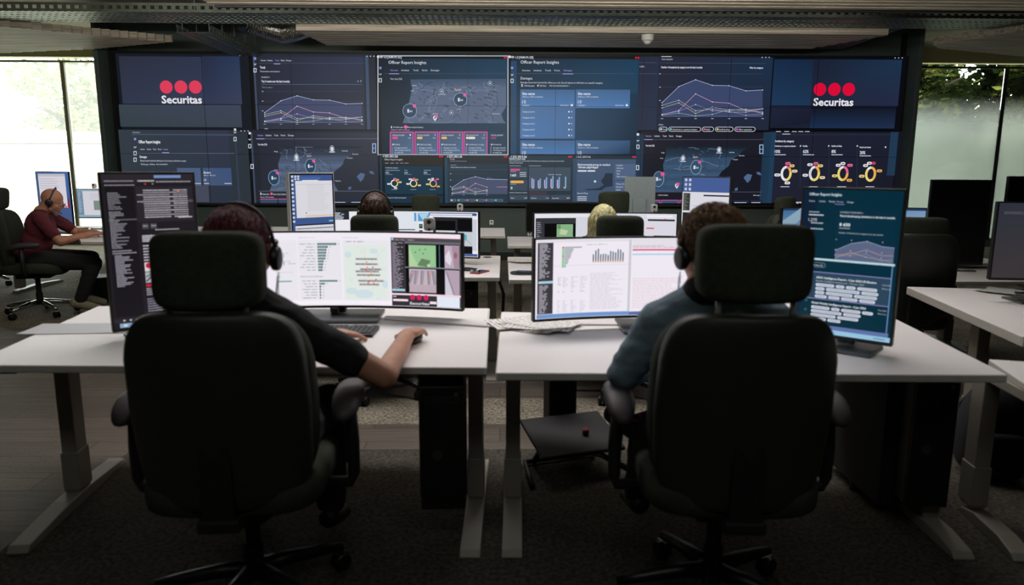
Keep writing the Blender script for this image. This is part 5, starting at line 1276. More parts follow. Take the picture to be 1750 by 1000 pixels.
# --- ultrawide front right
def paint_C(c, bg):
    bg.rect(0, 0, 100, 100, (238, 232, 242), 0, n=24)
    U = lambda px: (px - 913) / 4.56
    def rc(x0, y0, x1, y1, col, L, n=1): c.rect(U(x0), y0, U(x1), y1, col, L, n=n)
    rc(915, 1, 1370, 4, (224, 220, 228), .8, 12); rc(916, 4, 943, 94, (58, 56, 62), 1, 2)
    rows(c, U(919), U(938), 6, 48, 24, 1.2, (170, 165, 175), 2, 5, lo=.4); rc(918, 52, 943, 55, (170, 205, 222), 2); rows(c, U(919), U(936), 58, 92, 18, 1.2, (170, 165, 175), 2, 6, lo=.5)
    rc(1072, 2, 1076, 94, (200, 200, 206), 1, 1); rc(915, 94.5, 1075, 99.5, (110, 150, 205), 2, 5); rc(1075, 95, 1370, 99.5, (90, 110, 170), 1.6, 8)
    rnd = random.Random(3)
    for i in range(12):
        y = 10.5 + i * 2.2; rc(962, y - .9, 980 - i * 1.3 - rnd.random() * 2 + (12 if i == 0 else 0), y + .9, (166, 172, 178), 2); rc(958, y - .9, 961.5, y + .9, (220, 60, 90) if i in (0, 5) else (90, 200, 110), 2)
    for i, h_ in enumerate((10, 15, 17, 10, 10.5, 10.5, 9, 14, 13, 12, 16, 15.5, 12)):
        x = 1010.5 + i * 4.2; rc(x, 30 - h_, x + 2.3, 27.5, (92, 112, 122), 2); rc(x, 27.5, x + 2.3, 29, (225, 70, 110), 2); rc(x, 29, x + 2.3, 30.2, (90, 205, 120), 2)
    scribble(c, U(1000), U(1035), 7.5, 1, (190, 186, 196), 2, 8); rc(944, 33, 1072, 33.6, (214, 210, 218), 1.5, 4)
    for q, (a, b) in enumerate(((951, 957), (960, 970), (974, 986), (990, 1002))): rows(c, U(a), U(b), 48, 58 + q * 2, 8, .7, (190, 186, 196), 2, 20 + q); rows(c, U(a), U(b), 66, 67, 2, .7, (200, 196, 206), 2, 30 + q); rows(c, U(a), U(b), 78, 92, 9, .7, (200, 196, 206), 2, 40 + q)
    rows(c, U(1007), U(1064), 44, 90, 26, .7, (204, 200, 210), 2, 50, lo=.5)
    rc(1078, 14, 1168, 16, (214, 70, 120), 2, 4); rc(1078, 20, 1168, 21.6, (160, 206, 226), 2, 4); rc(1078, 3, 1368, 12, (228, 222, 230), 1.2, 8)
    rows(c, U(1078), U(1180), 10, 12, 2, .7, (180, 150, 170), 2, 60); rows(c, U(1080), U(1190), 52, 90, 16, .7, (222, 190, 196), 2, 61, lo=.4)
    rc(1210, 14, 1365, 60, (250, 246, 250), 1.6, 5)
cL = P(913.5, 552, DZ + .05)
cC = Vector((cL.x + .585, cL.y + .13, DZ))
monitor('curved_monitor', 'long curved ultrawide monitor at front right with a white report and small bar chart', 1.185, .335, cC, R(0), .058, mode='curved', paint=paint_C, k=1.0, base=(.42, .26), stand='block')

# --- row 2 left ultrawide
def paint_R2L(c, bg):
    bg.rect(0, 0, 100, 100, (238, 236, 244), 0, n=12)
    U = lambda px: (px - 549) / 2.71
    def rc(x0, y0, x1, y1, col, L, n=1): c.rect(U(x0), y0, U(x1), y1, col, L, n=n)
    rc(549, 0, 600, 18, (40, 44, 56), 1, 3); rows(c, U(573), U(596), 3, 16, 5, 2.2, (180, 184, 195), 2, 3, lo=.6)
    rc(678, 2, 716, 97, (226, 230, 238), 1, 2); rc(708, 3, 735, 22, (90, 160, 215), 1, 2); c.poly([(U(716), 4), (U(735), 4), (U(724), 20)], (170, 215, 240), 1.5)
    rc(680, 40, 710, 42, (40, 40, 48), 2); 
    for y in (28, 42, 56): rc(717, y, 723, y + 10, (40, 60, 56), 2); rc(718, y + 2, 722, y + 6, (90, 130, 110), 2.5)
    rc(734, 2, 818, 8, (60, 90, 150), 1.5, 3); rc(736, 4, 810, 7, (235, 236, 244), 2, 3); rc(741, 12, 810, 93, (40, 42, 48), 1.2, 3)
    rc(746, 20, 780, 42, (10, 10, 12), 2); rc(784, 16, 810, 42, (12, 12, 14), 2); rc(746, 42, 780, 70, (214, 216, 220), 2, 1); rc(784, 44, 810, 76, (196, 206, 212), 2); rc(788, 50, 800, 62, (90, 180, 190), 2.4); rc(784, 78, 810, 92, (8, 8, 10), 2)
    c.line([(U(748), 68), (U(760), 46), (U(770), 68)], .003, (150, 150, 156), 3); c.line([(U(786), 74), (U(800), 62), (U(808), 72)], .003, (130, 140, 150), 3)
    rc(810, 16, 818, 86, (206, 210, 222), 2); rc(736, 93, 819, 99, (74, 96, 150), 2, 3)
m2l = Vector((Q(684, 398, 5.3).x, 5.30, Z2))
monitor('curved_monitor', 'curved ultrawide monitor in the second row, left, with dark camera tiles at its right', 1.17, .325, m2l, 0, .06, mode='curved', paint=paint_R2L, k=.95, base=(.35, .24), stand='block')
# --- row 2 right ultrawide
def paint_R2R(c, bg):
    bg.rect(0, 0, 100, 100, (226, 224, 236), 0, n=12)
    U = lambda px: (px - 908) / 2.49
    def rc(x0, y0, x1, y1, col, L, n=1): c.rect(U(x0), y0, U(x1), y1, col, L, n=n)
    rc(910, 2, 1005, 9, (238, 238, 246), 1, 3); rc(910, 10, 982, 98, (54, 56, 62), 1, 3); rows(c, U(912), U(921), 20, 92, 18, 1.8, (150, 150, 160), 2, 5)
    rc(926, 22, 982, 56, (8, 8, 10), 2, 2); rc(948, 24, 977, 52, (140, 186, 140), 3); c.poly([(U(955), 34), (U(968), 38), (U(965), 48), (U(953), 46)], (196, 214, 170), 3.5); rc(949, 25, 955, 34, (104, 150, 104), 3.3)
    rc(929, 58, 957, 84, (206, 206, 214), 2.4); rc(966, 58, 982, 84, (190, 192, 200), 2.4); c.disc(U(938), 66, .008, (120, 120, 128), 3); c.disc(U(950), 68, .008, (120, 120, 128), 3)
    rc(911, 90, 915, 98, (220, 40, 80), 3); rc(983, 8, 1008, 98, (222, 222, 234), 1.5, 1)
    rc(1106, 3, 1150, 8, (246, 244, 250), 2, 2); rc(1108, 12, 1154, 16, (50, 50, 58), 2, 2); rc(1136, 11, 1140, 13, (220, 40, 80), 3); rc(1106, 31, 1119, 33.5, (224, 60, 90), 2)
    rc(1119, 48, 1154, 70, (24, 24, 30), 2, 2); rows(c, U(1121), U(1152), 54, 66, 3, 1.6, (150, 154, 165), 3, 8, lo=.8); rc(1106, 86, 1154, 88, (240, 60, 100), 3, 2)
m2r = Vector((Q(1033, 402, 5.2).x, 5.22, Z2))
monitor('curved_monitor', 'curved ultrawide monitor in the second row, right, with a green camera tile at its left', 1.03, .325, m2r, 0, .055, mode='curved', paint=paint_R2R, k=.9, base=(.35, .24), stand='block', Rc=2.2)
# --- portrait row 2 left
def paint_E(c, bg):
    bg.rect(0, 0, 100, 100, (66, 92, 148), 0)
    c.rect(12, 8, 97, 50, (232, 230, 238), 1); c.rect(24, 3.4, 70, 8, (74, 108, 170), .8); c.rect(28, 7.2, 64, 8.2, (245, 245, 250), 1.3)
    rows(c, 38, 90, 13, 42, 20, .45, (206, 204, 214), 2, 4, lo=.7); c.rect(14, 12, 96, 12.4, (200, 200, 212), 2)
    for r_ in range(12): c.rect(3, 2 + r_ * 4.6, 8, 4.4 + r_ * 4.6, (214, 222, 236), 2)
    for a in (10.5, 17): c.rect(a, 2, a + 4.5, 4.4, (210, 218, 232), 2); c.rect(a, 5, a + 4.5, 7, (210, 218, 232), 2)
    c.disc(34, 44.5, .005, (214, 30, 60), 3); c.rect(32, 47.6, 97, 48.6, (228, 196, 120), 2); c.rect(8, 57.5, 97, 100, (226, 226, 236), 2); c.rect(8, 57.5, 97, 59, (30, 36, 54), 3); c.rect(10, 62, 97, 62.8, (30, 36, 54), 3); c.rect(86, 54, 96, 55.6, (130, 200, 225), 3)
    for q in ((0, 0, 2.6, 100), (97.4, 0, 100, 100), (0, 0, 100, 1.4), (0, 98.6, 100, 100)): c.rect(*q, (10, 10, 12), 5)
eL = Q(491, 297, 5.0); eR = Q(572, 296, 5.2)
wE = math.hypot(eR.x - eL.x, eR.y - eL.y); yE = math.atan2(eR.y - eL.y, eR.x - eL.x)
monitor('monitor', 'portrait monitor with pale side in the second row, left, showing a white page on blue', wE - .01, eL.z - Z2 - .05, ((eL.x + eR.x) / 2, (eL.y + eR.y) / 2, Z2), yE + .12, .05, paint=paint_E, k=.85, base=(.2, .18), case=M_WPLAS, th=.045, back=M_WPLAS)
MB_ = MB(); 
# --- portrait row 2 right
def paint_F(c, bg):
    bg.rect(0, 0, 100, 100, (76, 100, 160), 0)
    for a in (4, 13):
        for y in (1.5, 7, 12.5): c.rect(a, y, a + 5, y + 3.2, (206, 214, 230), 2)
    c.rect(0, 17.5, 100, 100, (232, 230, 240), 1); c.rect(46, 20.5, 100, 22.2, (24, 26, 34), 2); c.rect(2, 19, 17, 40, (60, 64, 56), 2); rows(c, 3, 15, 21, 38, 12, .6, (150, 150, 140), 3, 9); c.rect(2, 42.5, 17, 100, (40, 46, 44), 2)
    c.line([(22, 34), (60, 35.5), (96, 36.5)], .002, (140, 160, 200), 2)
fL = Q(1167, 303, 5.25); fR = Q(1249, 306, 5.02)
wF = math.hypot(fR.x - fL.x, fR.y - fL.y); yF = math.atan2(fR.y - fL.y, fR.x - fL.x)
monitor('monitor', 'portrait monitor in the second row, right, showing blue desktop and white window', wF - .01, fL.z - Z2 - .05, ((fL.x + fR.x) / 2, (fL.y + fR.y) / 2, Z2), yF, .05, paint=paint_F, k=.85, base=(.2, .18), case=mat('olive_grey_casing', (60, 60, 50), .4))
# --- row 3: grey back of a portrait monitor, black ultrawide
gq = Q(1098, 331, 7.35); gt = Q(1098, 302, 7.35)
monitor('monitor', 'portrait monitor turned away, its plain grey back facing the room, third row', .30, gt.z - Z3b - .06, (gq.x, 7.5, Z3b), PI - .12, .05, off=True, base=(.2, .18), case=mat('pale_grey_casing', (136, 148, 152), .45, var=.03), back=mat('pale_grey_casing', (136, 148, 152), .45, var=.03))
kq = Q(963, 370, 7.5); kt = Q(963, 346, 7.5)
monitor('curved_monitor', 'switched-off black ultrawide monitor in the third row below the small screens', .80, .30, (kq.x + .02, 7.62, Z3b), 0, kt.z - Z3b - .31, off=True, base=(.3, .2), stand='block', mode='curved', Rc=2.6)
# --- right: landscape monitor with blue sky wallpaper and red boxes
def paint_H(c, bg):
    bg.rect(0, 0, 100, 100, (120, 170, 210), 0, grad=((60, 110, 160), (120, 160, 200), (190, 200, 206), (150, 190, 214)), n=10)
    c.poly([(0, 30), (14, 0), (24, 0), (2, 60)], (150, 180, 200), 1); c.rect(0, 0, 100, 5, (40, 60, 90), 1.2)
    for y in (32, 50, 68): c.rect(14, y, 21, y + 14, (214, 40, 50), 2); c.rect(15, y + 8, 20, y + 9, (245, 220, 220), 3)
    c.poly([(80, 100), (92, 40), (100, 60), (100, 100)], (200, 214, 226), 1)
hq = Q(1455, 372, 5.7); ht = Q(1455, 356, 5.7)
monitor('curved_monitor', 'ultrawide monitor with sky wallpaper and red boxes, mostly behind the teal portrait monitor', 1.155, .33, (hq.x, 5.75, DZ), 0, ht.z - DZ - .33, paint=paint_H, k=.8, mode='curved', base=(.3, .2), stand='block')
# --- right: black portrait, switched off
iq = Q(1642, 380, 4.95)
iT = Q(1642, 308, 4.95)
iy = P(1640, 462, .70)
monitor('monitor', 'switched-off black portrait monitor on the right rear desk', .385, Q(1642, 309, iy.y).z - .70 - .055, (Q(1634, 400, iy.y).x, iy.y, .70), R(-10), .055, off=True, base=(.27, .17))
def paint_J(c, bg):
    bg.rect(0, 0, 100, 100, (66, 62, 66), 0, grad=((50, 54, 66), (60, 62, 70), (58, 54, 56), (64, 58, 60))); rows(c, 5, 40, 12, 14, 2, .6, (120, 120, 128), 1, 3)
jq = Q(1693, 341, 3.62); jb = Q(1695, 478, 3.62)
monitor('monitor', 'dim grey landscape monitor cut off by the right edge', .55, jq.z - jb.z - .02, (jq.x + .37, 3.66, DZ), R(-6), jb.z - DZ, paint=paint_J, k=.8, base=(.3, .18))
j2 = Q(1722, 303, 5.0); 
monitor('monitor', 'dark monitor at the right edge behind the dim grey monitor', .50, .40, (j2.x + .27, 5.0, .70), R(0), j2.z - .70 - .40, off=True, base=(.22, .16))
# --- far left: portrait and landscape
def paint_K1(c, bg):
    bg.rect(0, 0, 100, 100, (70, 96, 150), 0, grad=((70, 100, 150), (70, 110, 170), (74, 92, 140), (70, 84, 120)))
    c.rect(6, 3, 90, 64, (226, 222, 232), 1); c.rect(6, 3, 90, 8, (200, 198, 208), 1.5)
    rows(c, 10, 80, 13, 30, 5, 1, (180, 176, 190), 2, 3, lo=.6); c.rect(70, 64, 94, 68, (170, 24, 44), 2); c.rect(92, 50, 96, 68, (150, 24, 44), 2)
    for x in (78, 86): c.rect(x, 65, x + 5, 67, (240, 220, 225), 3)
kp0 = Q(66, 294, 8.2); kp1 = Q(129, 383, 8.2)
monitor('monitor', 'portrait monitor behind the bald man in front of the bright left window', (kp1.x - kp0.x) * 1.0, kp0.z - kp1.z, ((kp0.x + kp1.x) / 2 + .03, 8.1, DZ - 0), 0, kp1.z - DZ, paint=paint_K1, k=.85, base=(.25, .18))
def paint_K2(c, bg):
    bg.rect(0, 0, 100, 100, (222, 220, 230), 0); c.rect(0, 0, 12, 100, (120, 150, 175), 1); c.rect(0, 0, 100, 6, (150, 172, 190), 1.2); c.rect(0, 92, 100, 100, (150, 180, 200), 1.2)
    c.rect(34, 40, 50, 74, (130, 150, 140), 2); rows(c, 28, 90, 14, 34, 6, 1, (190, 180, 196), 2, 4); rows(c, 55, 90, 44, 86, 9, 1, (210, 190, 200), 2, 5); rows(c, 2, 9, 10, 80, 14, 1.4, (220, 228, 235), 2, 6, lo=.5)
k20 = Q(128, 324, 7.9); k21 = Q(172, 372, 7.9)
monitor('monitor', 'landscape monitor with a small webcam beside the bald man', .52, k20.z - k21.z, (k20.x + .24, 7.95, DZ), R(-3), k21.z - DZ, paint=paint_K2, k=.85, base=(.22, .16))
k2top = k20.z

# ================================================================= webcams
def webcam(label, loc, s=1.0, rz=0.0):
    t = thing('webcam', label, 'webcam', loc, rz, None)
    MB().sq((0, 0, .032 * s), (.026 * s, .016 * s, .030 * s), .45, .6, nu=24, nv=16).build('webcam_body', M_WPLAS, t, smooth=True)
    m = MB(); m.box((0, .017 * s, .014 * s), (.014 * s, .004 * s, .02 * s)); m.box((0, -.0165 * s, .008 * s), (.010 * s, .003, .012 * s)); m.build('mount_clip', M_BLACK, t)
    MB().lathe([(.010 * s, 0), (.010 * s, .003), (.006 * s, .004)], (0, -.016 * s, .042 * s), 16, rot=Matrix.Rotation(R(90), 3, 'X')).build('lens', M_BLACKM, t)
    return t
topB = DZ + .058 + .335 + .009
p = Q(735, 391, cB.y + .02 - .0); webcam('large white webcam on the front left ultrawide monitor', (p.x, cB.y - .012, topB), 1.0)
p = Q(786, 357, 5.2); webcam('white webcam on the second-row left ultrawide monitor', (p.x, 5.22, Z2 + .06 + .325 + .009), .85)
p = Q(1118, 363, 5.2); webcam('white webcam on the second-row right ultrawide monitor', (p.x, 5.21, Z2 + .055 + .325 + .009), .95)
p = Q(160, 323, 7.95); webcam('tiny white webcam on the landscape monitor beside the bald man', (p.x, 7.965, k2top + .009), .9)
p = P(840, 385, Z3); webcam('small white webcam lying on the left third-row desk end', (p.x, p.y, Z3), 1.0)
p = P(905, 404, Z3b); webcam('small white webcam lying on the right third-row desk end', (p.x, p.y, Z3b), .9)

# ================================================================= desk items
# keyboard
kc = P(608, 568, DZ)
kb = thing('keyboard', 'black keyboard under the left hand of the purple-haired person', 'keyboard', (P(646, 568, DZ).x - .225, kc.y - .01, DZ), R(-1))
MB().box((0, 0, .008), (.44, .165, .014)).build('keyboard_body', M_BLACK, kb, bevel=.004)
m = MB()
for r_ in range(6):
    for q in range(21):
        if q in (15, 19) and r_ in (0,): continue
        x = -.208 + q * .0205; y = .062 - r_ * .0245
        if r_ == 5 and 4 <= q <= 9:
            if q == 4: m.box((x + .05, y, .0165), (.115, .018, .005))
            continue
        m.box((x, y, .0165), (.0175, .0185, .005))
m.build('keycaps', mat('charcoal_keycaps', (34, 34, 36), .5), kb)
def mouse(label, loc, rz, s=1.0):
    t = thing('computer_mouse', label, 'mouse', loc, rz)
    MB().sq((0, 0, .016 * s), (.031 * s, .056 * s, .018 * s), .8, .8, nu=24, nv=14).build('mouse_body', M_BLACK, t, smooth=True)
    MB().lathe([(.005 * s, -.003), (.005 * s, .003)], (0, .028 * s, .033 * s), 12, rot=Matrix.Rotation(R(90), 3, 'Y')).build('scroll_wheel', M_PAD, t)
    return t
mp_ = P(707, 585, DZ); MOUSE = mp_.copy()
mouse('black mouse held by the right hand at front left', (mp_.x, mp_.y, DZ), R(-12))
def phone(label, loc, rz, col):
    t = thing('smartphone', label, 'phone', loc, rz)
    MB().box((0, 0, .0045), (.073, .15, .009)).build('phone_body', col, t, bevel=.003)
    MB().box((0, 0, .0092), (.066, .142, .0008)).build('phone_screen', mat('phone_glass', (20, 22, 26), .12), t)
    return t
p = P(820, 466, Z2); phone('black smartphone in a red case on the second-row left desk', (p.x, p.y, Z2), R(-28), M_RED)
p = P(892, 467, Z2)
pad = thing('mouse_mat', 'black mouse mat with rounded ends on the second-row right desk', 'mouse mat', (p.x + .02, p.y, Z2), 0)
MB().sq((0, 0, .002), (.1, .1, .0025), .3, .6, nu=32, nv=8).build('mat_pad', M_BLACK, pad, smooth=True)
phone('grey-blue smartphone lying on the black mouse mat', (p.x + .035, p.y, Z2 + .0045), R(80), mat('steel_blue', (70, 84, 98), .3))
p = P(833, 440, Z2); gm = thing('cable_grommet', 'round black cable grommet at the rear corner of the second-row left desk', 'grommet', (p.x, p.y, Z2))
MB().lathe([(.035, 0), (.035, .003), (.028, .005)], n=24).build('grommet_ring', M_BLACK, gm); MB().lathe([(.027, .004), (.026, .0055)], n=24).build('grommet_cap', M_BLACKM, gm)
# headset cable heap
p = P(798, 462, Z2); rnd = random.Random(5); pts = []
for i in range(60): a = i * .42; pts.append((.05 * math.cos(a) * (1 + .5 * math.sin(i * .3)) , .07 * math.sin(a * .8) * (1 + .3 * math.cos(i * .21)), .005 + .0006 * (i % 7)))
o = MB().tube(pts, .0032, 6).build('cable', M_CABLE, smooth=True); o.location = (p.x, p.y, Z2); tag(o, 'loose black cable heap behind the right end of the front left ultrawide monitor', 'cable')

# printed papers
def print_mat(name, tint):
    m = bpy.data.materials.new(name); m.use_nodes = True; nt = m.node_tree; N = nt.nodes; L = nt.links; b = N['Principled BSDF']
    tc = N.new('ShaderNodeTexCoord'); w = N.new('ShaderNodeTexWave'); w.wave_type = 'BANDS'; w.bands_direction = 'Y'; w.inputs['Scale'].default_value = 16; w.inputs['Distortion'].default_value = 0
    L.new(tc.outputs['Object'], w.inputs['Vector'])
    nz = N.new('ShaderNodeTexNoise'); nz.inputs['Scale'].default_value = 60; L.new(tc.outputs['Object'], nz.inputs['Vector'])
    mu = N.new('ShaderNodeMath'); mu.operation = 'MULTIPLY'; L.new(w.outputs['Fac'], mu.inputs[0]); L.new(nz.outputs['Fac'], mu.inputs[1])
    rp = N.new('ShaderNodeValToRGB'); L.new(mu.outputs[0], rp.inputs[0]); rp.color_ramp.elements[0].position = .38; rp.color_ramp.elements[0].color = rgb(228, 226, 222); rp.color_ramp.elements[1].position = .5; rp.color_ramp.elements[1].color = rgb(*tint)
    L.new(rp.outputs[0], b.inputs['Base Color']); b.inputs['Roughness'].default_value = .8
    return m
M_PR = print_mat('printed_sheet', (150, 140, 140)); M_PR2 = print_mat('red_printed_sheet', (190, 110, 110))
def sheet(label, loc, rz, w, h, m, group=None, curl=.004):
    vs = []; fs = []; n = 8
    for j in range(n + 1):
        for i in range(n + 1):
            u, v = i / n - .5, j / n - .5; vs.append((u * w, v * h, curl * (abs(2 * u) ** 3 + .6 * abs(2 * v) ** 3)))
    for j in range(n):
        for i in range(n): a = j * (n + 1) + i; fs.append((a, a + 1, a + n + 2, a + n + 1))
    mb = MB(); mb.add(vs, fs); o = mb.build('paper_sheet', m, smooth=True); o.location = loc; o.rotation_euler = (0, 0, rz); tag(o, label, 'paper', group)
    return o
pc = P(910, 556, DZ); rnd = random.Random(12)
for i in range(9):
    a = rnd.uniform(-.6, .6) + R(80); sheet('printed sheet in the loose pile left of the front right ultrawide monitor', (pc.x + rnd.uniform(-.05, .05), pc.y + rnd.uniform(-.04, .03), DZ + .001 + i * .0014), a, .21, .297, M_PR2 if i in (0, 1, 3) else M_PR, 'loose printed sheets on the front right desk', curl=.0012)
p = P(895, 446, Z2)
for i in range(3): sheet('white sheet in the small stack at the corner of the second-row right desk', (p.x + .03 + i * .02, p.y - .02 * i, Z2 + .001 + i * .002), R(80 + 8 * i), .21, .297, M_PR, 'white sheets on the second-row right desk')
p = P(140, 562, DZ); sheet('large grey-white sheet lying at the left end of the front left desk', (p.x, p.y, DZ + .0012), R(4), .42, .2, mat('grey_paper', (196, 196, 200), .8, var=.03), curl=.002)
p = P(735, 541, DZ); a0 = P(640, 528, DZ); a1 = P(836, 556, DZ)
o = MB().prism([(P(655, 547, DZ).x - p.x, P(655, 547, DZ).y - p.y), (P(832, 560, DZ).x - p.x, P(832, 560, DZ).y - p.y), (P(835, 531, DZ).x - p.x, P(835, 531, DZ).y - p.y), (P(672, 529, DZ).x - p.x, P(672, 529, DZ).y - p.y)], 0.001, .009).build('desk_mat', M_WHITE, bevel=.002); o.location = (p.x, p.y, DZ); tag(o, 'thick white board lying behind the mouse at the rear of the front left desk', 'desk mat')
o = MB().prism([(-.33, -.06), (.2, -.075), (.14, .12), (-.27, .12)], 0.001, .008).build('desk_mat', M_WHITE, bevel=.002); pp_ = P(1010, 556, DZ); o.location = (pp_.x + .05, pp_.y + .06, DZ); tag(o, 'thick white board lying under the front right ultrawide monitor', 'desk mat')
p = P(1715, 500, DZ)
for i in range(3): sheet('clear plastic-covered sheet on the right desk below the dim grey monitor', (p.x + .02 + .02 * i, p.y - .03, DZ + .001 + i * .002), R(30 + 12 * i), .21, .297, mat('plastic_wallet', (176, 176, 170), .25), 'plastic-covered sheets on the right desk')
p = P(1746, 505, DZ); o = MB().tube([(.03 * math.cos(i * .5), .03 * math.sin(i * .5), .006 + .05 * i / 30) for i in range(30)], .005, 8).build('cable', M_CABLE, smooth=True); o.location = (p.x, p.y, DZ); tag(o, 'coiled black cable standing at the right edge of the right desk', 'cable')

# ================================================================= under the desks
def pc_tower(label, loc, rz, w=.155, d=.36, h=.42, hang=None, disc=True):
    t = thing('computer_tower', label, 'computer', loc, rz)
    MB().box((0, 0, h / 2), (w, d, h)).build('case', M_BLACKM, t, bevel=.004)
    f = MB(); f.box((0, -d / 2 - .006, h / 2), (w - .006, .012, h - .006)); f = f.build('front_panel', M_BLACK, t, bevel=.004)
    MB().box((0, -d / 2 - .0135, h * .88), (w * .8, .003, .03)).build('drive_bay', M_BLACKM, t, bevel=.001)
    MB().lathe([(.02, 0), (.02, .003), (.017, .004)], (-w * .12, -d / 2 - .012, h * .45), 24, rot=Matrix.Rotation(R(90), 3, 'X')).build('round_badge', mat('dull_badge', (48, 48, 48), .35), t)
    MB().lathe([(.007, 0), (.007, .003)], (w * .3, -d / 2 - .012, h * .93), 16, rot=Matrix.Rotation(R(90), 3, 'X')).build('power_button', M_ALU, t)
    if hang:
        b = MB(); b.box((0, 0, h + hang / 2), (w * 1.05, d * .5, hang)); b.box((0, -d * .1, -.004), (w + .02, .05, .006)); b.box((w / 2 + .006, -d * .1, h / 2 + hang / 2), (.006, .05, h + hang)); b.box((-w / 2 - .006, -d * .1, h / 2 + hang / 2), (.006, .05, h + hang)); b.build('hanging_cradle', M_BLACKM, t)
    return t
# hung below the front left desk
a = Q(740, 870, 2.62); bq = Q(740, 645, 2.62)
zb_ = Q(740, 872, 2.50).z
hh = .42
pc_tower('black computer tower hung under the right end of the front left desk', (Q(750, 760, 2.5).x, 2.70, max(zb_, .12)), R(4), w=.165, d=.38, h=DZ - .028 - .06 - max(zb_, .12), hang=.055)
pc_tower('black computer tower hung under the second-row left desk', (P(812, 500, .5).x - .06, q0.y + .35, .25), 0, w=.17, h=.36, hang=.07)
zr = Q(1615, 875, 2.75).z
pc_tower('black computer tower hung under the right end of the front right desk', (Q(1612, 770, 2.6).x, 2.82, max(.12, zr)), R(-10), w=.16, d=.40, h=DZ - .09 - max(.12, zr), hang=.055)
# dark side cabinet panel under the front right desk
cp = thing('desk_cabinet', 'black cabinet under the front right desk, left of its computer', 'cabinet', (Q(1510, 780, 2.95).x, 3.02, 0))
MB().box((0, 0, .37), (.22, .5, .64)).build('cabinet_body', mat('black_door', (10, 11, 13), .8), cp, bevel=.004)
MB().box((-.0, -.256, .36), (.2, .012, .6)).build('door', mat('black_door', (10, 11, 13), .8), cp, bevel=.003)
for x in (-.08, .08): MB().lathe([(.02, 0), (.02, .05)], (x, 0, 0), 12).build('castor', M_BLACK, cp)
ct = MB(); ct.tube([(0, 0, 0), (.02, .0, -.06), (.07, .01, -.10), (.12, .0, -.11), (.16, .02, -.03)], .004, 6)
o = ct.build('cable', M_CABLE, smooth=True); pz = Q(1462, 655, 2.72); o.location = (pz.x, 2.72, DZ - .03); tag(o, 'thin black cable drooping under the front edge of the front right desk', 'cable')
# footrest under the front right desk
fp = P(985, 770, .18)
ft = thing('footrest', 'black tilting footrest with a column under the front right desk', 'footrest', (P(985, 840, 0).x, P(985, 800, 0).y, 0), R(18))
RT = Matrix.Rotation(R(14), 3, 'X')
MB().box((0, 0, .17), (.42, .32, .022), RT).build('foot_plate', mat('ribbed_black_rubber', (12, 12, 13), .75, bump=.4, bscale=90), ft, bevel=.008)
m = MB(); m.tube([(-.26, -.16, .018), (-.2, .1, .018), (.2, .1, .018), (.26, -.16, .018)], .014, 8); m.tube([(-.16, .08, .02), (-.14, 0, .15)], .014, 8); m.tube([(.16, .08, .02), (.14, 0, .15)], .014, 8); m.build('footrest_frame', M_BLACKM, ft, smooth=True)
m = MB(); m.box((.03, .22, .34), (.15, .09, .62)); m.build('column', M_BLACKM, ft, bevel=.01)
MB().lathe([(.016, 0), (.016, .02), (.01, .026)], (.06, -.03, .178), 16).build('red_button', mat('dull_red_knob', (120, 44, 50), .3), ft)
# backpack
bp_ = P(1712, 850, 0)
bk = thing('backpack', 'black backpack standing on the floor at the right behind the desk foot', 'bag', (bp_.x + .1, bp_.y + .25, 0), R(-10))
def wbk(v): v = v.copy(); v.x *= 1 - .25 * max(0, v.z / .22); v.y *= 1 - .3 * max(0, v.z / .22); return v
MB().sq((0, 0, .215), (.15, .11, .215), .55, .6, nu=30, nv=20, warp=wbk).build('bag_body', M_DARKCLOTH, bk, smooth=True)
MB().sq((0, -.1, .13), (.11, .035, .11), .5, .6, nu=24, nv=12).build('front_pocket', M_DARKCLOTH, bk, smooth=True)
MB().tube([(-.03, 0, .41), (-.035, 0, .45), (0, 0, .475), (.035, 0, .45), (.03, 0, .41)], .008, 8).build('carry_handle', M_TEE, bk, smooth=True)
for s in (-1, 1): MB().tube([(s * .06, .08, .38), (s * .08, .14, .3), (s * .08, .14, .15), (s * .07, .1, .05)], .014, 8).build('shoulder_strap', M_TEE, bk, smooth=True)
# cable from the second row gap
def floor_cable(label, pts, r=.008):
    o = MB().tube(pts, r, 8).build('cable', M_CABLE, smooth=True); tag(o, label, 'cable')
pA = P(878, 560, 0)
floor_cable('black cable conduit curving down from the second-row right desk', [(q2.x + .28, q2.y + .3, Z2 - .09), (q2.x + .24, q2.y + .25, .45), (q2.x + .3, q2.y + .22, .2), (q2.x + .36, q2.y + .2, .012), (q2.x + .5, q2.y + .15, .012)], .012)
floor_cable('black cable conduit curving down from the second-row left desk', [(q0.x - .02, q0.y + .6, Z2 - .06), (q0.x + .03, q0.y + .62, .5), (q0.x + .02, q0.y + .62, .25), (q0.x + .07, q0.y + .55, .012), (q0.x + .05, q0.y + .4, .012)], .012)
# small things on the bald man's desk
p = P(138, 398, DZ)
bx_ = thing('wooden_box', 'small light brown box on the bald man\'s desk under the landscape monitor', 'box', (p.x + .02, p.y - .05, DZ), 0); MB().box((0, 0, .025), (.14, .08, .05)).build('box_body', mat('light_wood', (150, 104, 60), .6), bx_, bevel=.003); MB().box((0, 0, .053), (.145, .085, .006)).build('lid', mat('light_wood', (150, 104, 60), .6), bx_)
# waste bag / black bin near A
p = P(178, 515, 0); bn = thing('waste_bin', 'small black waste bin on the carpet just left of the tall dark portrait monitor', 'bin', (p.x, p.y, 0)); MB().lathe([(.10, 0), (.14, .26), (.145, .27), (.13, .27), (.095, .02)], n=24).build('bin_body', M_BLACK, bn, smooth=False); MB().lathe([(.148, .262), (.148, .275), (.135, .275)], n=24).build('rim', M_BLACKM, bn)
LC = bpy.context.view_layer.layer_collection.children['control_room']; LC.exclude = True   # keeps the remeshing quick
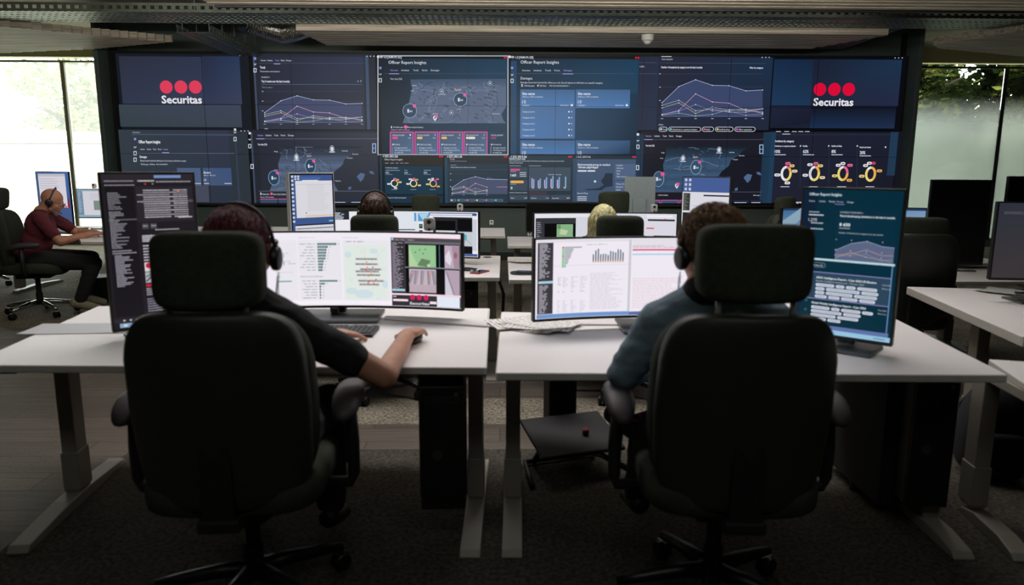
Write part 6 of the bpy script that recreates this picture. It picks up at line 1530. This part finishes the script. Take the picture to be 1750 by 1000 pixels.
# ================================================================= people
class Blob:
    def __init__(s): s.m = MB()
    def ell(s, c, r, rot=None): s.m.sq(c, r, 1, 1, rot=rot, nu=20, nv=12); return s
    def chain(s, pts, rad):
        pts = [Vector(p) for p in pts]
        for i in range(len(pts) - 1): s.m.tube([pts[i], pts[i + 1]], [rad[i], rad[i + 1]], 16)
        for p, r in zip(pts, rad): s.m.sq(p, (r, r, r), 1, 1, nu=16, nv=10)
        return s
    def build(s, name, m, parent, voxel=.007, smooth=6, label=None, wrinkle=0):
        me = bpy.data.meshes.new(name); me.from_pydata(s.m.v, [], s.m.f)
        o = bpy.data.objects.new(name, me); scene.collection.objects.link(o)
        r = o.modifiers.new('r', 'REMESH'); r.mode = 'VOXEL'; r.voxel_size = voxel; r.adaptivity = 0
        sm = o.modifiers.new('s', 'SMOOTH'); sm.factor = .5; sm.iterations = smooth
        if 1:
            dg = bpy.context.evaluated_depsgraph_get(); dg.update(); nm = bpy.data.meshes.new_from_object(o.evaluated_get(dg))
        scene.collection.objects.unlink(o); COL.objects.link(o)
        o.modifiers.clear(); o.data = nm; bpy.data.meshes.remove(me); nm.name = name
        nm.polygons.foreach_set('use_smooth', [True] * len(nm.polygons))
        if wrinkle:
            k = len(nm.vertices); co = [0.0] * (3 * k); no = [0.0] * (3 * k)
            nm.vertices.foreach_get('co', co); nm.vertices.foreach_get('normal', no)
            for i in range(0, 3 * k, 3):
                x, y, z = co[i:i + 3]; q = (noise.noise(Vector((x * 9, y * 9, z * 22))) + .5 * noise.noise(Vector((x * 22 + 5, y * 22, z * 40)))) * wrinkle
                co[i] += no[i] * q; co[i + 1] += no[i + 1] * q; co[i + 2] += no[i + 2] * q
            nm.vertices.foreach_set('co', co); nm.update()
        nm.materials.clear(); nm.materials.append(m); o.parent = parent
        if label: o['label'] = label
        return o

def head_frame(c, yaw, pitch, roll=0, s=1.0):
    return Matrix.Translation(c) @ Euler((pitch, roll, yaw), 'XYZ').to_matrix().to_4x4() @ Matrix.Scale(s, 4)
def add_head(b, F, beard=False):
    T = lambda p: F @ Vector(p); RM = F.to_3x3()
    b.ell(T((0, -.012, .03)), (.075, .095, .088), RM); b.ell(T((0, .028, -.03)), (.061, .064, .085), RM)
    b.chain([T((-.048, .01, -.065)), T((-.02, .058, -.098)), T((.02, .058, -.098)), T((.048, .01, -.065))], [.02, .019, .019, .02])
    b.chain([T((-.034, .078, .02)), T((.034, .078, .02))], [.012, .012])
    b.chain([T((0, .088, .012)), T((0, .104, -.022))], [.007, .011]); b.chain([T((-.011, .094, -.028)), T((.011, .094, -.028))], [.008, .008])
    b.chain([T((-.018, .086, -.06)), T((.018, .086, -.06))], [.006, .006]); b.chain([T((-.014, .085, -.069)), T((.014, .085, -.069))], [.006, .006])
    b.ell(T((-.044, .058, -.03)), (.02, .018, .022), RM); b.ell(T((.044, .058, -.03)), (.02, .018, .022), RM)
    for s in (-1, 1):
        b.ell(T((s * .078, -.008, -.005)), (.009, .018, .030), RM @ Matrix.Rotation(s * .25, 3, 'Z'))
        b.ell(T((s * .081, -.014, .008)), (.009, .018, .018), RM)
    b.chain([T((0, -.03, -.05)), T((0, -.045, -.12))], [.058, .056])
def add_face(F, parent):
    T = lambda p: F @ Vector(p)
    for s in (-1, 1):
        e = MB(); e.sq(T((s * .030, .079, .0)), (.0125, .0125, .0115), 1, 1, nu=14, nv=10); eo = e.build('eye', mat('eye_white', (225, 220, 214), .2), parent, smooth=True)
        k = MB(); k.sq(T((s * .030, .0895, .0)), (.005, .003, .005), 1, 1, nu=12, nv=8); k.build('iris', mat('dark_iris', (40, 28, 20), .2), eo, smooth=True)
def add_hand(b, wrist, fwd, up, thumb, curl=.5, s=1.0, spread=.12, curls=None):
    fwd = Vector(fwd).normalized(); up = (Vector(up) - fwd * Vector(up).dot(fwd)).normalized(); side = fwd.cross(up).normalized()
    if side.dot(Vector(thumb)) < 0: side = -side
    w = Vector(wrist); RM = Matrix((side, fwd, up)).transposed()
    b.chain([w - fwd * .03 * s, w + fwd * .01 * s], [.026 * s, .025 * s])
    b.m.sq(w + fwd * .052 * s, (.040 * s, .050 * s, .015 * s), .75, .7, rot=RM, nu=20, nv=12)
    b.chain([w + fwd * .02 * s + side * .02 * s - up * .005 * s, w + fwd * .05 * s + side * .036 * s - up * .008 * s], [.017 * s, .013 * s])
    L = [.070, .078, .072, .056]
    for i in range(4):
        o = (.030 - .020 * i) * s; d = (fwd + side * spread * (1.5 - i) * .5).normalized(); p = w + fwd * (.092 - (.008 if i in (0, 3) else 0)) * s + side * o
        pts = [w + fwd * .06 * s + side * o * .9, p]; c_ = curls[i] if curls else curl; ang = 0
        for j, f in enumerate((.45, .30, .25)):
            ang += c_ * (.55, .75, .5)[j]
            p = p + (d * math.cos(ang) - up * math.sin(ang)) * L[i] * f * s; pts.append(p)
        b.chain(pts, [v * s for v in (.0085, .0092, .0085, .0078, .0068)])
    p = w + fwd * .042 * s + side * .038 * s - up * .006 * s; pts = [w + fwd * .025 * s + side * .022 * s, p]
    for f, a in ((.55, 0), (.45, .35)):
        d = (side * (.62 - a) + fwd * (.75 + a * .2) - up * (.18 + a * .5)).normalized(); p = p + d * .058 * f * s; pts.append(p)
    b.chain(pts, [v * s for v in (.013, .0115, .010, .0085)])

def scalp_hair(name, parent, F, m, shape='short', n=1400, seed=1, length=.035, thick=.0022, base_scale=1.0, label=None, col2=None):
    rnd = random.Random(seed); b = Blob(); T = lambda p: F @ Vector(p); RM = F.to_3x3()
    b.ell(T((0, -.016, .036)), (.080 * base_scale, .098 * base_scale, .090 * base_scale), RM)
    if shape != 'short': b.ell(T((0, -.03, .0)), (.079, .084, .085), RM)
    else: b.ell(T((0, -.034, -.008)), (.070, .074, .074), RM)
    o = b.build(name, m, parent, voxel=.006, smooth=3)
    # drop the part over the face
    bm = bmesh.new(); bm.from_mesh(o.data); Fi = F.inverted(); rm_ = []
    for v in bm.verts:
        q = Fi @ v.co
        if (q.y > .052 and q.z < .058) or (q.z < -.072 and shape == 'short') or (shape == 'short' and q.y > .0 and q.z < .012): rm_.append(v)
        else:
            v_ = .009 if shape == 'curly' else .004; v.co += v.normal * (v_ * noise.noise(v.co * (38 if shape == 'curly' else 60)) + .003 * noise.noise(v.co * 140))
    bmesh.ops.delete(bm, geom=rm_, context='VERTS'); bm.to_mesh(o.data); bm.free()
    vs = []; fs = []
    def strand(pts, w):
        k = len(vs); n_ = len(pts)
        for i, p in enumerate(pts):
            t = (pts[min(i + 1, n_ - 1)] - pts[max(0, i - 1)]).normalized(); a = t.cross(Vector((rnd.random() - .5, rnd.random() - .5, rnd.random() - .5))).normalized(); ww = w * (1 - .8 * i / (n_ - 1)); bb = a.cross(t)
            for q in range(3): an = 2.094 * q; vs.append(p + (a * math.cos(an) + bb * math.sin(an)) * ww)
        for i in range(n_ - 1):
            for q in range(3): fs.append((k + i * 3 + q, k + i * 3 + (q + 1) % 3, k + (i + 1) * 3 + (q + 1) % 3, k + (i + 1) * 3 + q))
    for _ in range(n):
        u = rnd.uniform(0, 2 * PI); ph = math.asin(rnd.uniform(-.55, 1)); d = Vector((math.cos(ph) * math.cos(u), math.cos(ph) * math.sin(u), math.sin(ph)))
        p = Vector((d.x * .078, d.y * .096 - .016, d.z * .088 + .036))
        if p.y > .05 and p.z < .06: continue
        if shape == 'short' and p.y > -.0 and p.z < .02: continue
        pts = [p]
        if shape == 'short':
            g_ = Vector((d.x * .3, -.75 if p.z > .05 else -.2, -.4)) 
            g_ = (g_ - d * g_.dot(d)).normalized()
            for k in range(4): p = p + (g_ * .8 + d * (.28 if k < 2 else .05)) * length / 4 + Vector((rnd.gauss(0, .0012), rnd.gauss(0, .0012), 0)); pts.append(p)
        elif shape == 'curly':
            ax = rnd.uniform(0, 6.28); t1 = d.cross(Vector((0, 0, 1)) if abs(d.z) < .9 else Vector((1, 0, 0))).normalized(); t2 = d.cross(t1); rr_ = rnd.uniform(.007, .012)
            for k in range(9): an = ax + k * .8; pts.append(p + d * (.002 + .0022 * k) + (t1 * math.cos(an) + t2 * math.sin(an)) * rr_)
        else:
            end = -.115 + rnd.uniform(-.02, .02); out = Vector((d.x, d.y, 0)); out = out.normalized() if out.length > .01 else Vector((0, -1, 0))
            r_ = Vector((out.x * .088, out.y * .100 - .018, 0)) * rnd.uniform(.94, 1.08); z0 = p.z; K = 9
            for k in range(1, K + 1):
                f = k / K; z = z0 + (end - z0) * f; fl = max(0, f - .7) * .09 * rnd.uniform(.6, 1.3)
                xy = Vector((p.x, p.y, 0)).lerp(r_, min(1, f * 3)); q = Vector((xy.x + out.x * fl, xy.y + out.y * fl, z)); pts.append(q)
        strand([T(q) for q in pts], thick)
    k0 = len(o.data.vertices)
    m2 = bpy.data.meshes.new(name + '_strands'); m2.from_pydata([tuple(v) for v in vs], [], fs)
    bm = bmesh.new(); bm.from_mesh(o.data); bm.from_mesh(m2); bm.to_mesh(o.data); bm.free(); bpy.data.meshes.remove(m2)
    o.data.polygons.foreach_set('use_smooth', [True] * len(o.data.polygons))
    return o
def hair_mat(name, c0, c1, rough=.45):
    m = mat(name, c1, rough, var=.6, scale=1.0, bump=.5, bscale=1.0)
    for n in m.node_tree.nodes:
        if n.type == 'TEX_NOISE':
            mp = m.node_tree.nodes.new('ShaderNodeMapping'); mp.inputs['Scale'].default_value = c0 or (70, 70, 12)
            m.node_tree.links.new(n.inputs['Vector'].links[0].from_socket, mp.inputs[0]); m.node_tree.links.new(mp.outputs[0], n.inputs['Vector'])
    return m
def headset(label, F, world, side=-1, boom=True, cside=None, coil=None, s=1.0, silver=False):
    """head band over the crown, two ear cups, microphone boom"""
    t = thing('headset', label, 'headset', tuple(world.to_translation()), 0)
    G = Matrix.Translation(-world.to_translation()) @ world @ F if False else None
    W = world @ F; off = world.to_translation(); T = lambda p: (W @ Vector(p)) - off; RM = W.to_3x3()
    t.location = off
    pts = [T((.096 * math.cos(a), -.012, .004 + .132 * math.sin(a))) for a in [PI * i / 16 for i in range(17)]]
    MB().tube(pts, .0055, 10).build('headband', M_BLACK, t, smooth=True)
    for sg in (-1, 1):
        RX = RM @ Matrix.Rotation(R(90), 3, 'Y')
        MB().sq(T((sg * .098, -.010, -.012)), (.034, .032, .014), .6, 1, rot=RX, nu=24, nv=12).build('ear_cup', M_BLACK, t, smooth=True)
        MB().sq(T((sg * .100, -.012, .03)), (.008, .008, .012), 1, 1, nu=12, nv=8).build('hinge', M_CHROME if silver else M_BLACKM, t, smooth=True)
    if boom: MB().tube([T((side * .108, .0, -.02)), T((side * .106, .04, -.05)), T((side * .07, .09, -.075)), T((side * .04, .112, -.078))], [.003, .002, .002, .005], 8).build('microphone_boom', M_BLACK, t, smooth=True)
    if coil:
        a = T(((cside or side) * .104, -.012, -.05)); b_ = W.inverted() @ Vector(coil); b_ = T(b_) ; pts = []
        n = 110
        for i in range(n + 1):
            f = i / n; c_ = a.lerp(b_, f); an = f * 2 * PI * 22; r_ = .0042 if .12 < f < .92 else .0015
            pts.append(c_ + Vector((math.cos(an) * r_, math.sin(an) * r_, 0)))
        MB().tube(pts, .0011, 5).build('coiled_cord', M_CABLE, t, smooth=True)
    return t
def world_of(t): return Matrix.Translation(t.location) @ Matrix.Rotation(t.rotation_euler[2], 4, 'Z')

def seated(label, loc, rz, J, skin, shirt, trouser, hair=None, vox=.008, shoe=None, sleeve=.72, cloth_label=None, hands=True, long_sleeve=False):
    """J: joint positions in the person's own frame (+y forward)"""
    t = thing('person', label, 'person', loc, rz)
    V = {k: (Vector(v) if not isinstance(v, (dict, float, int, tuple)) or isinstance(v, tuple) and len(v) == 3 else v) for k, v in J.items()}
    F = head_frame(V['head'], J.get('yaw', 0), J.get('pitch', 0), J.get('roll', 0), J.get('hs', 1.0))
    b = Blob(); add_head(b, F)
    b.chain([F @ Vector((0, -.04, -.1)), V['neck'], V['chest']], [.056, .062, .11])
    b.chain([V['shL'], V['neck'] - Vector((0, 0, .03)), V['shR']], [.05, .06, .05])
    b.ell(V['chest'], (.155, .11, .16)); b.ell((V['chest'] + V['pelvis']) / 2, (.14, .11, .16)); b.ell(V['pelvis'], (.165, .13, .11))
    for s in 'LR':
        b.chain([V['sh' + s], V['el' + s], V['wr' + s]], [.052, .043, .029])
        m_ = (V['el' + s] * .65 + V['wr' + s] * .35); b.ell(m_, (.038, .038, .038))
        h = J['hand' + s]; add_hand(b, V['wr' + s], h[0], h[1], h[2], h[3], J.get('hands', .96), curls=h[4] if len(h) > 4 else None)
        b.chain([V['hip' + s], V['kn' + s], V['an' + s]], [.085, .058, .038]); b.ell(V['kn' + s] * .7 + V['an' + s] * .3, (.052, .055, .06))
        ft = J['foot' + s]; b.chain([V['an' + s], V['an' + s] + Vector(ft)], [.035, .028])
    b.build('body', skin, t, voxel=vox if vox > .005 else .005, smooth=3)
    add_face(F, t)
    # shirt
    c = Blob(); mid = (V['chest'] + V['pelvis']) / 2
    c.ell(V['chest'], (.178, .128, .175)); c.ell(mid, (.165, .13, .17)); c.ell(V['pelvis'] + Vector((0, 0, .02)), (.18, .145, .11))
    c.chain([V['shL'], V['neck'] - Vector((0, 0, .045)), V['shR']], [.066, .078, .066]); c.chain([V['neck'] - Vector((0, 0, .025)), V['neck'] - Vector((0, 0, .06))], [.074, .085]); c.chain([V['neck'] - Vector((0, 0, .02)), V['chest']], [.07, .12])
    for s in 'LR':
        e = V['sh' + s].lerp(V['el' + s], sleeve)
        if long_sleeve: c.chain([V['sh' + s], V['el' + s], V['el' + s].lerp(V['wr' + s], .85)], [.064, .058, .045])
        else: c.chain([V['sh' + s], e], [.066, .056])
    c.build('shirt', shirt, t, voxel=vox, smooth=5, wrinkle=.006, label=cloth_label)
    d = Blob(); d.ell(V['pelvis'] - Vector((0, 0, .02)), (.178, .145, .1))
    for s in 'LR': d.chain([V['hip' + s], V['kn' + s], V['kn' + s].lerp(V['an' + s], J.get('hem' + s, .86))], [.098, .072, .056])
    d.build('trousers', trouser, t, voxel=vox, smooth=5, wrinkle=.004)
    for s in 'LR':
        a = V['an' + s]; f = Vector(J['foot' + s]); u = f.normalized(); sh = Blob()
        sh.chain([a - u * .035 - Vector((0, 0, .035)) * 0, a + f * .55, a + f], [.042, .042, .034]); sh.ell(a + f * .85, (.045, .045, .03))
        sh.build('shoe', shoe or M_LEATHER, t, voxel=.007, smooth=3)
    return t, F

SKN = (0, 0, 0)
# ---- front left: purple-brown hair, black t-shirt
L1 = (-.80, 2.16, 0)
def loc_(v, o): return (v[0] - o[0], v[1] - o[1], v[2])
hx = Q(412, 395, 2.22).x; htop = Q(412, 352, 2.2).z
wrR = P(688, 597, .775); elR = P(655, 646, .765); 
mh = MOUSE
J = dict(pelvis=(0, -.06, .57), chest=(0, -.01, .88), neck=(hx - L1[0], .0, 1.07), head=(hx - L1[0], .04, htop - .145), hs=1.13, hands=1.1, yaw=R(2), pitch=R(-3),
         shL=(-.17, .0, .96), shR=(.15, .01, .95), elL=(-.13, .34, .79), elR=loc_((elR.x, elR.y + .02, .765), L1), wrL=loc_((-.685, 2.74, .785), L1), wrR=loc_((mh.x - .012, mh.y - .105, .792), L1),
         handL=((.75, .6, -.08), (0, 0, 1), (.5, -.8, 0), .35), handR=((.14, 1, -.04), (-.12, 0, 1), (-1, .2, -.2), .4, (.26, .26, .34, .45)),
         hipL=(-.1, 0, .55), hipR=(.1, 0, .55), knL=(-.14, .42, .56), knR=(.16, .42, .56), anL=(-.14, .40, .12), anR=(.16, .40, .12), footL=(0, .16, -.06), footR=(0, .16, -.06))
per1, F1 = seated('person at front left, purplish hair, black t-shirt, headset, right hand on a mouse', L1, 0, J, M_SKIN, M_TEE, M_DARKCLOTH, vox=.006, sleeve=.66)
scalp_hair('hair', per1, F1, hair_mat('purple_brown_hair', 0, (122, 56, 66)), 'short', 2600, 3, length=.04, thick=.0018)
headset('black headset with a silver hinge on the purple-haired person', F1, world_of(per1), side=-1, cside=1, coil=(Q(472, 508, 2.4).x, 2.4, Q(472, 508, 2.4).z), silver=True)
# ---- front right: curly brown hair, blue-grey jumper
L2 = (.68, 2.15, 0)
hx = Q(1212, 410, 2.25).x; htop = Q(1212, 352, 2.22).z
J = dict(pelvis=(0, -.05, .57), chest=(-.035, 0, .87), neck=(-.055, .02, 1.06), head=(hx - L2[0], .07, htop - .145), hs=1.1, yaw=R(14), pitch=R(-6),
         shL=(-.19, .03, .955), shR=(.165, .03, .96), elL=(-.28, .08, .775), elR=(.27, .2, .77), wrL=(-.12, .33, .775), wrR=(.13, .40, .775),
         handL=((.5, .8, -.05), (0, 0, 1), (.8, -.4, 0), .4), handR=((-.5, .8, -.05), (0, 0, 1), (-.8, -.4, 0), .4),
         hipL=(-.1, 0, .56), hipR=(.1, 0, .56), knL=(-.15, .42, .54), knR=(.2, .36, .60), anL=(-.15, .44, .16), anR=(-.17, .40, .60), footL=(0, .17, -.05), footR=(-.13, .03, -.06))
J['anR'] = tuple(Q(1085, 770, 2.42) - Vector(L2)); J['footR'] = tuple((Q(1050, 745, 2.5) - Q(1085, 770, 2.42)))
J['hemR'] = .55; J['knL'] = (-.13, .38, .47); J['anR'] = (J['anR'][0], J['anR'][1] + .06, max(J['anR'][2], .5))
per2, F2 = seated('person at front right with curly brown hair, blue-grey jumper and headset', L2, 0, J, M_SKIN, M_BLUE, M_DARKCLOTH, vox=.006, long_sleeve=True, sleeve=.9)
c = Blob(); c.chain([Vector(J['neck']) + Vector((0, -.012, -.015)), F2 @ Vector((0, -.045, -.105))], [.071, .064]); c.build('collar', M_TEE, per2, voxel=.006, smooth=3, label='black roll collar')
def sock_mat():
    m = bpy.data.materials.new('patterned_sock'); m.use_nodes = True; nt = m.node_tree; b = nt.nodes['Principled BSDF']; tc = nt.nodes.new('ShaderNodeTexCoord'); v = nt.nodes.new('ShaderNodeTexVoronoi'); v.inputs['Scale'].default_value = 34
    nt.links.new(tc.outputs['Object'], v.inputs['Vector']); r = nt.nodes.new('ShaderNodeValToRGB'); e = r.color_ramp; e.interpolation = 'CONSTANT'; e.elements[0].color = rgb(216, 190, 70); e.elements[1].position = .25; e.elements[1].color = rgb(196, 66, 130); k = e.elements.new(.5); k.color = rgb(20, 18, 22)
    nt.links.new(v.outputs['Distance'], r.inputs[0]); nt.links.new(r.outputs[0], b.inputs['Base Color']); b.inputs['Roughness'].default_value = .9; return m
aR = Vector(J['anR']); kR = Vector(J['knR'])
s_ = Blob(); s_.chain([aR.lerp(kR, .04), aR.lerp(kR, .46)], [.045, .052]); s_.build('sock', sock_mat(), per2, voxel=.006, smooth=3, label='black sock with yellow and pink pattern')
scalp_hair('hair', per2, F2, hair_mat('dark_curly_hair', (55, 55, 55), (140, 108, 78), .6), 'curly', 1900, 5, thick=.003, base_scale=1.03)
headset('black headset on the curly-haired person at front right', F2, world_of(per2), side=1, cside=-1, coil=(Q(1158, 512, 2.5).x, 2.5, Q(1158, 512, 2.5).z))
# ---- second row left: brown hair behind the chair
def back_person(label, hp, yaw, shirt, hairm, shape, o, seed, vox=.009, n=1300, **kw):
    L = (o[0], o[1], 0); hz = hp.z
    J = dict(pelvis=(0, -.05, .55), chest=(0, 0, .84), neck=((hp.x - o[0]) * .8, .02, hz - .17), head=(hp.x - o[0], hp.y - o[1], hz), yaw=yaw, pitch=R(-4),
             shL=(-.17, .02, .95), shR=(.17, .02, .95), elL=(-.22, .2, .76), elR=(.22, .2, .76), wrL=(-.12, .42, .755), wrR=(.12, .42, .755),
             handL=((.2, 1, -.05), (0, 0, 1), (1, 0, 0), .4), handR=((-.2, 1, -.05), (0, 0, 1), (-1, 0, 0), .4),
             hipL=(-.09, 0, .54), hipR=(.09, 0, .54), knL=(-.12, .4, .53), knR=(.12, .4, .53), anL=(-.12, .38, .12), anR=(.12, .38, .12), footL=(0, .16, -.06), footR=(0, .16, -.06))
    p, F = seated(label, L, 0, J, M_SKIN, shirt, M_DARKCLOTH, vox=vox, sleeve=.7)
    scalp_hair('hair', p, F, hairm, shape, n, seed, thick=.003, length=.05)
    return p, F
hp = Q(642, 352, 4.42); hp.z = Q(642, 329, 4.42).z - .125
p3, F3 = back_person('person in the second row, left, only brown hair and headset visible above the chair', hp, R(0), M_TEE, hair_mat('chestnut_hair', 0, (66, 44, 28)), 'bob', (Q(637, 372, 4.2).x, 4.42), 8)
headset('black headset over the brown hair in the second row', F3, world_of(p3), side=1)
hp = Q(1030, 372, 4.42); hp.z = Q(1030, 349, 4.42).z - .125
p4, F4 = back_person('person in the second row, right, with blonde bobbed hair', hp, R(10), mat('black_jacket', (24, 26, 26), .8), hair_mat('blonde_hair', 0, (250, 218, 156), .4), 'bob', (Q(1062, 372, 4.2).x, 4.42), 9, n=2000)
# ---- far left: bald man
bc = P(71, 537, 0)
cm_ = make_chair('black office chair with polished base by the left window, occupied by the bald man', (bc.x, bc.y, 0), R(-72), head_dz=-.01, base=M_CHROME, head_w=.15, head_tilt=-6, scale=.98)
LB = (bc.x, bc.y, 0); fw = Vector((math.sin(R(72)), math.cos(R(72)), 0))
J = dict(pelvis=(0, -.02, .56), chest=(0, .07, .84), neck=(0, .09, .99), head=(0.0, .19, 1.085), yaw=R(4), pitch=R(-22),
         shL=(-.17, .10, .95), shR=(.18, .12, .93), elL=(-.2, .34, .76), elR=(.24, .28, .72), wrL=(-.06, .52, .775), wrR=(.14, .52, .78),
         handL=((.5, .9, -.1), (0, 0, 1), (.8, -.4, 0), .4), handR=((-.4, .9, .05), (0, 0, 1), (-1, 0, 0), .7),
         hipL=(-.09, .02, .54), hipR=(.1, .02, .54), knL=(-.12, .45, .52), knR=(.14, .52, .50), anL=(-.12, .35, .12), anR=(.16, .36, .11), footL=(0, .17, -.05), footR=(0, .17, -.05))
p5, F5 = seated('bald man in maroon polo shirt with headset, writing by the left window', LB, R(-72), J, M_SKIN2, M_MAROON, M_DARKCLOTH, vox=.008, sleeve=.7, shoe=mat('beige_trainers', (150, 142, 120), .7))
b = Blob(); T = lambda p: F5 @ Vector(p)
b.chain([T((-.045, .035, -.075)), T((-.02, .066, -.104)), T((.02, .066, -.104)), T((.045, .035, -.075))], [.017, .018, .018, .017]); b.build('beard', mat('grey_stubble', (120, 112, 104), .9), p5, voxel=.005, smooth=2)
headset('thin black headset on the bald man', F5, world_of(p5), side=1)
g_ = thing('glasses', 'thin dark glasses worn by the bald man', 'glasses', tuple(world_of(p5) @ F5 @ Vector((0, .1, .005))))
W5 = world_of(p5) @ F5; off = Vector(g_.location); m = MB()
for s in (-1, 1):
    m.tube([(W5 @ Vector((s * .030 + .019 * math.cos(a), .104, .003 + .015 * math.sin(a)))) - off for a in [2 * PI * i / 16 for i in range(17)]], .0016, 6)
    m.tube([(W5 @ Vector((s * .05, .103, .006))) - off, (W5 @ Vector((s * .084, .05, .01))) - off, (W5 @ Vector((s * .088, -.02, .004))) - off], .0018, 6)
m.tube([(W5 @ Vector((-.011, .105, .005))) - off, (W5 @ Vector((.011, .105, .005))) - off], .0016, 6); m.build('frame', M_BLACK, g_, smooth=True)
pn = MB(); hw = world_of(p5) @ Vector((.10, .62, .78)); pn.tube([hw, hw + Vector((.03, .03, .10))], .004, 8); o = pn.build('pen', M_BLACK, smooth=True); tag(o, 'black pen in the bald man\'s hand', 'pen')
# second chair at the far left edge
cc_ = P(8, 488, 0)
make_chair('office chair at the left edge, only its polished base and headrest edge in view', (cc_.x - .22, cc_.y + .1, 0), R(-60), base=M_CHROME, scale=.98, head_dz=-.01)

LC.exclude = False
# ================================================================= lights
w = bpy.data.worlds.new('daylight'); scene.world = w; w.use_nodes = True
nt = w.node_tree; bg = nt.nodes['Background']
sky = nt.nodes.new('ShaderNodeTexSky'); sky.sky_type = 'NISHITA' if 'NISHITA' in [i.identifier for i in sky.bl_rna.properties['sky_type'].enum_items] else sky.sky_type
try:
    sky.sun_disc = False; sky.sun_elevation = R(38); sky.sun_rotation = R(200)
except Exception: pass
mx = nt.nodes.new('ShaderNodeMix'); mx.data_type = 'RGBA'; mx.inputs[0].default_value = .93
nt.links.new(sky.outputs[0], mx.inputs[6]); mx.inputs[7].default_value = (1.0, 1.0, .97, 1)
nt.links.new(mx.outputs[2], bg.inputs['Color']); bg.inputs['Strength'].default_value = 7.5
def area(name, loc, rot, size, power, col=(1, 1, 1), spread=180):
    d = bpy.data.lights.new(name, 'AREA'); d.shape = 'RECTANGLE'; d.size = size[0]; d.size_y = size[1]; d.energy = power; d.color = col; d.spread = R(spread)
    o = bpy.data.objects.new(name, d); COL.objects.link(o); o.location = loc; o.rotation_euler = rot
    return o
# sun on the garden
s = bpy.data.lights.new('sun', 'SUN'); s.energy = 2.6; s.angle = R(3); s.color = (1, .95, .82); so = bpy.data.objects.new('sun', s); COL.objects.link(so); so.rotation_euler = Euler((R(52), 0, R(165))); so.location = (0, 15, 9)
# recessed ceiling lamps over the desk rows, then two added fill lights
area('overhead_light', (-.9, 4.25, 3.35), (R(-14), 0, 0), (2.6, .5), 26, (1, .97, .98), 110)
area('overhead_light', (1.1, 4.25, 3.35), (R(-14), 0, 0), (2.6, .5), 22, (1, .96, .97), 110)
area('overhead_light', (0, 8.35, 3.45), (0, 0, 0), (8, .5), 60, (1, .97, .92), 150)
area('overhead_light', (0, 6.3, 3.45), (0, 0, 0), (5, .4), 40, (1, .97, .92), 150)
area('overhead_light', (0, -.4, 3.4), (R(38), 0, 0), (4, .6), 10, (.98, 1, .95), 140)  # weak fill added behind the camera for chair backs and desk edges
area('raft_fill_light', (-.5, 4.4, 2.50), (R(105), 0, 0), (7, .12), 105, (1, .96, .9), 150)  # unseen fill added to brighten the slat raft undersides, not a real fitting
scene.view_settings.view_transform = 'Standard'
scene.view_settings.look = 'None'
scene.view_settings.exposure = 0.0
c_ = scene.cycles
c_.max_bounces = 6; c_.diffuse_bounces = 3; c_.glossy_bounces = 3; c_.transmission_bounces = 4; c_.transparent_max_bounces = 8
c_.caustics_reflective = False; c_.caustics_refractive = False
c_.sample_clamp_indirect = 6
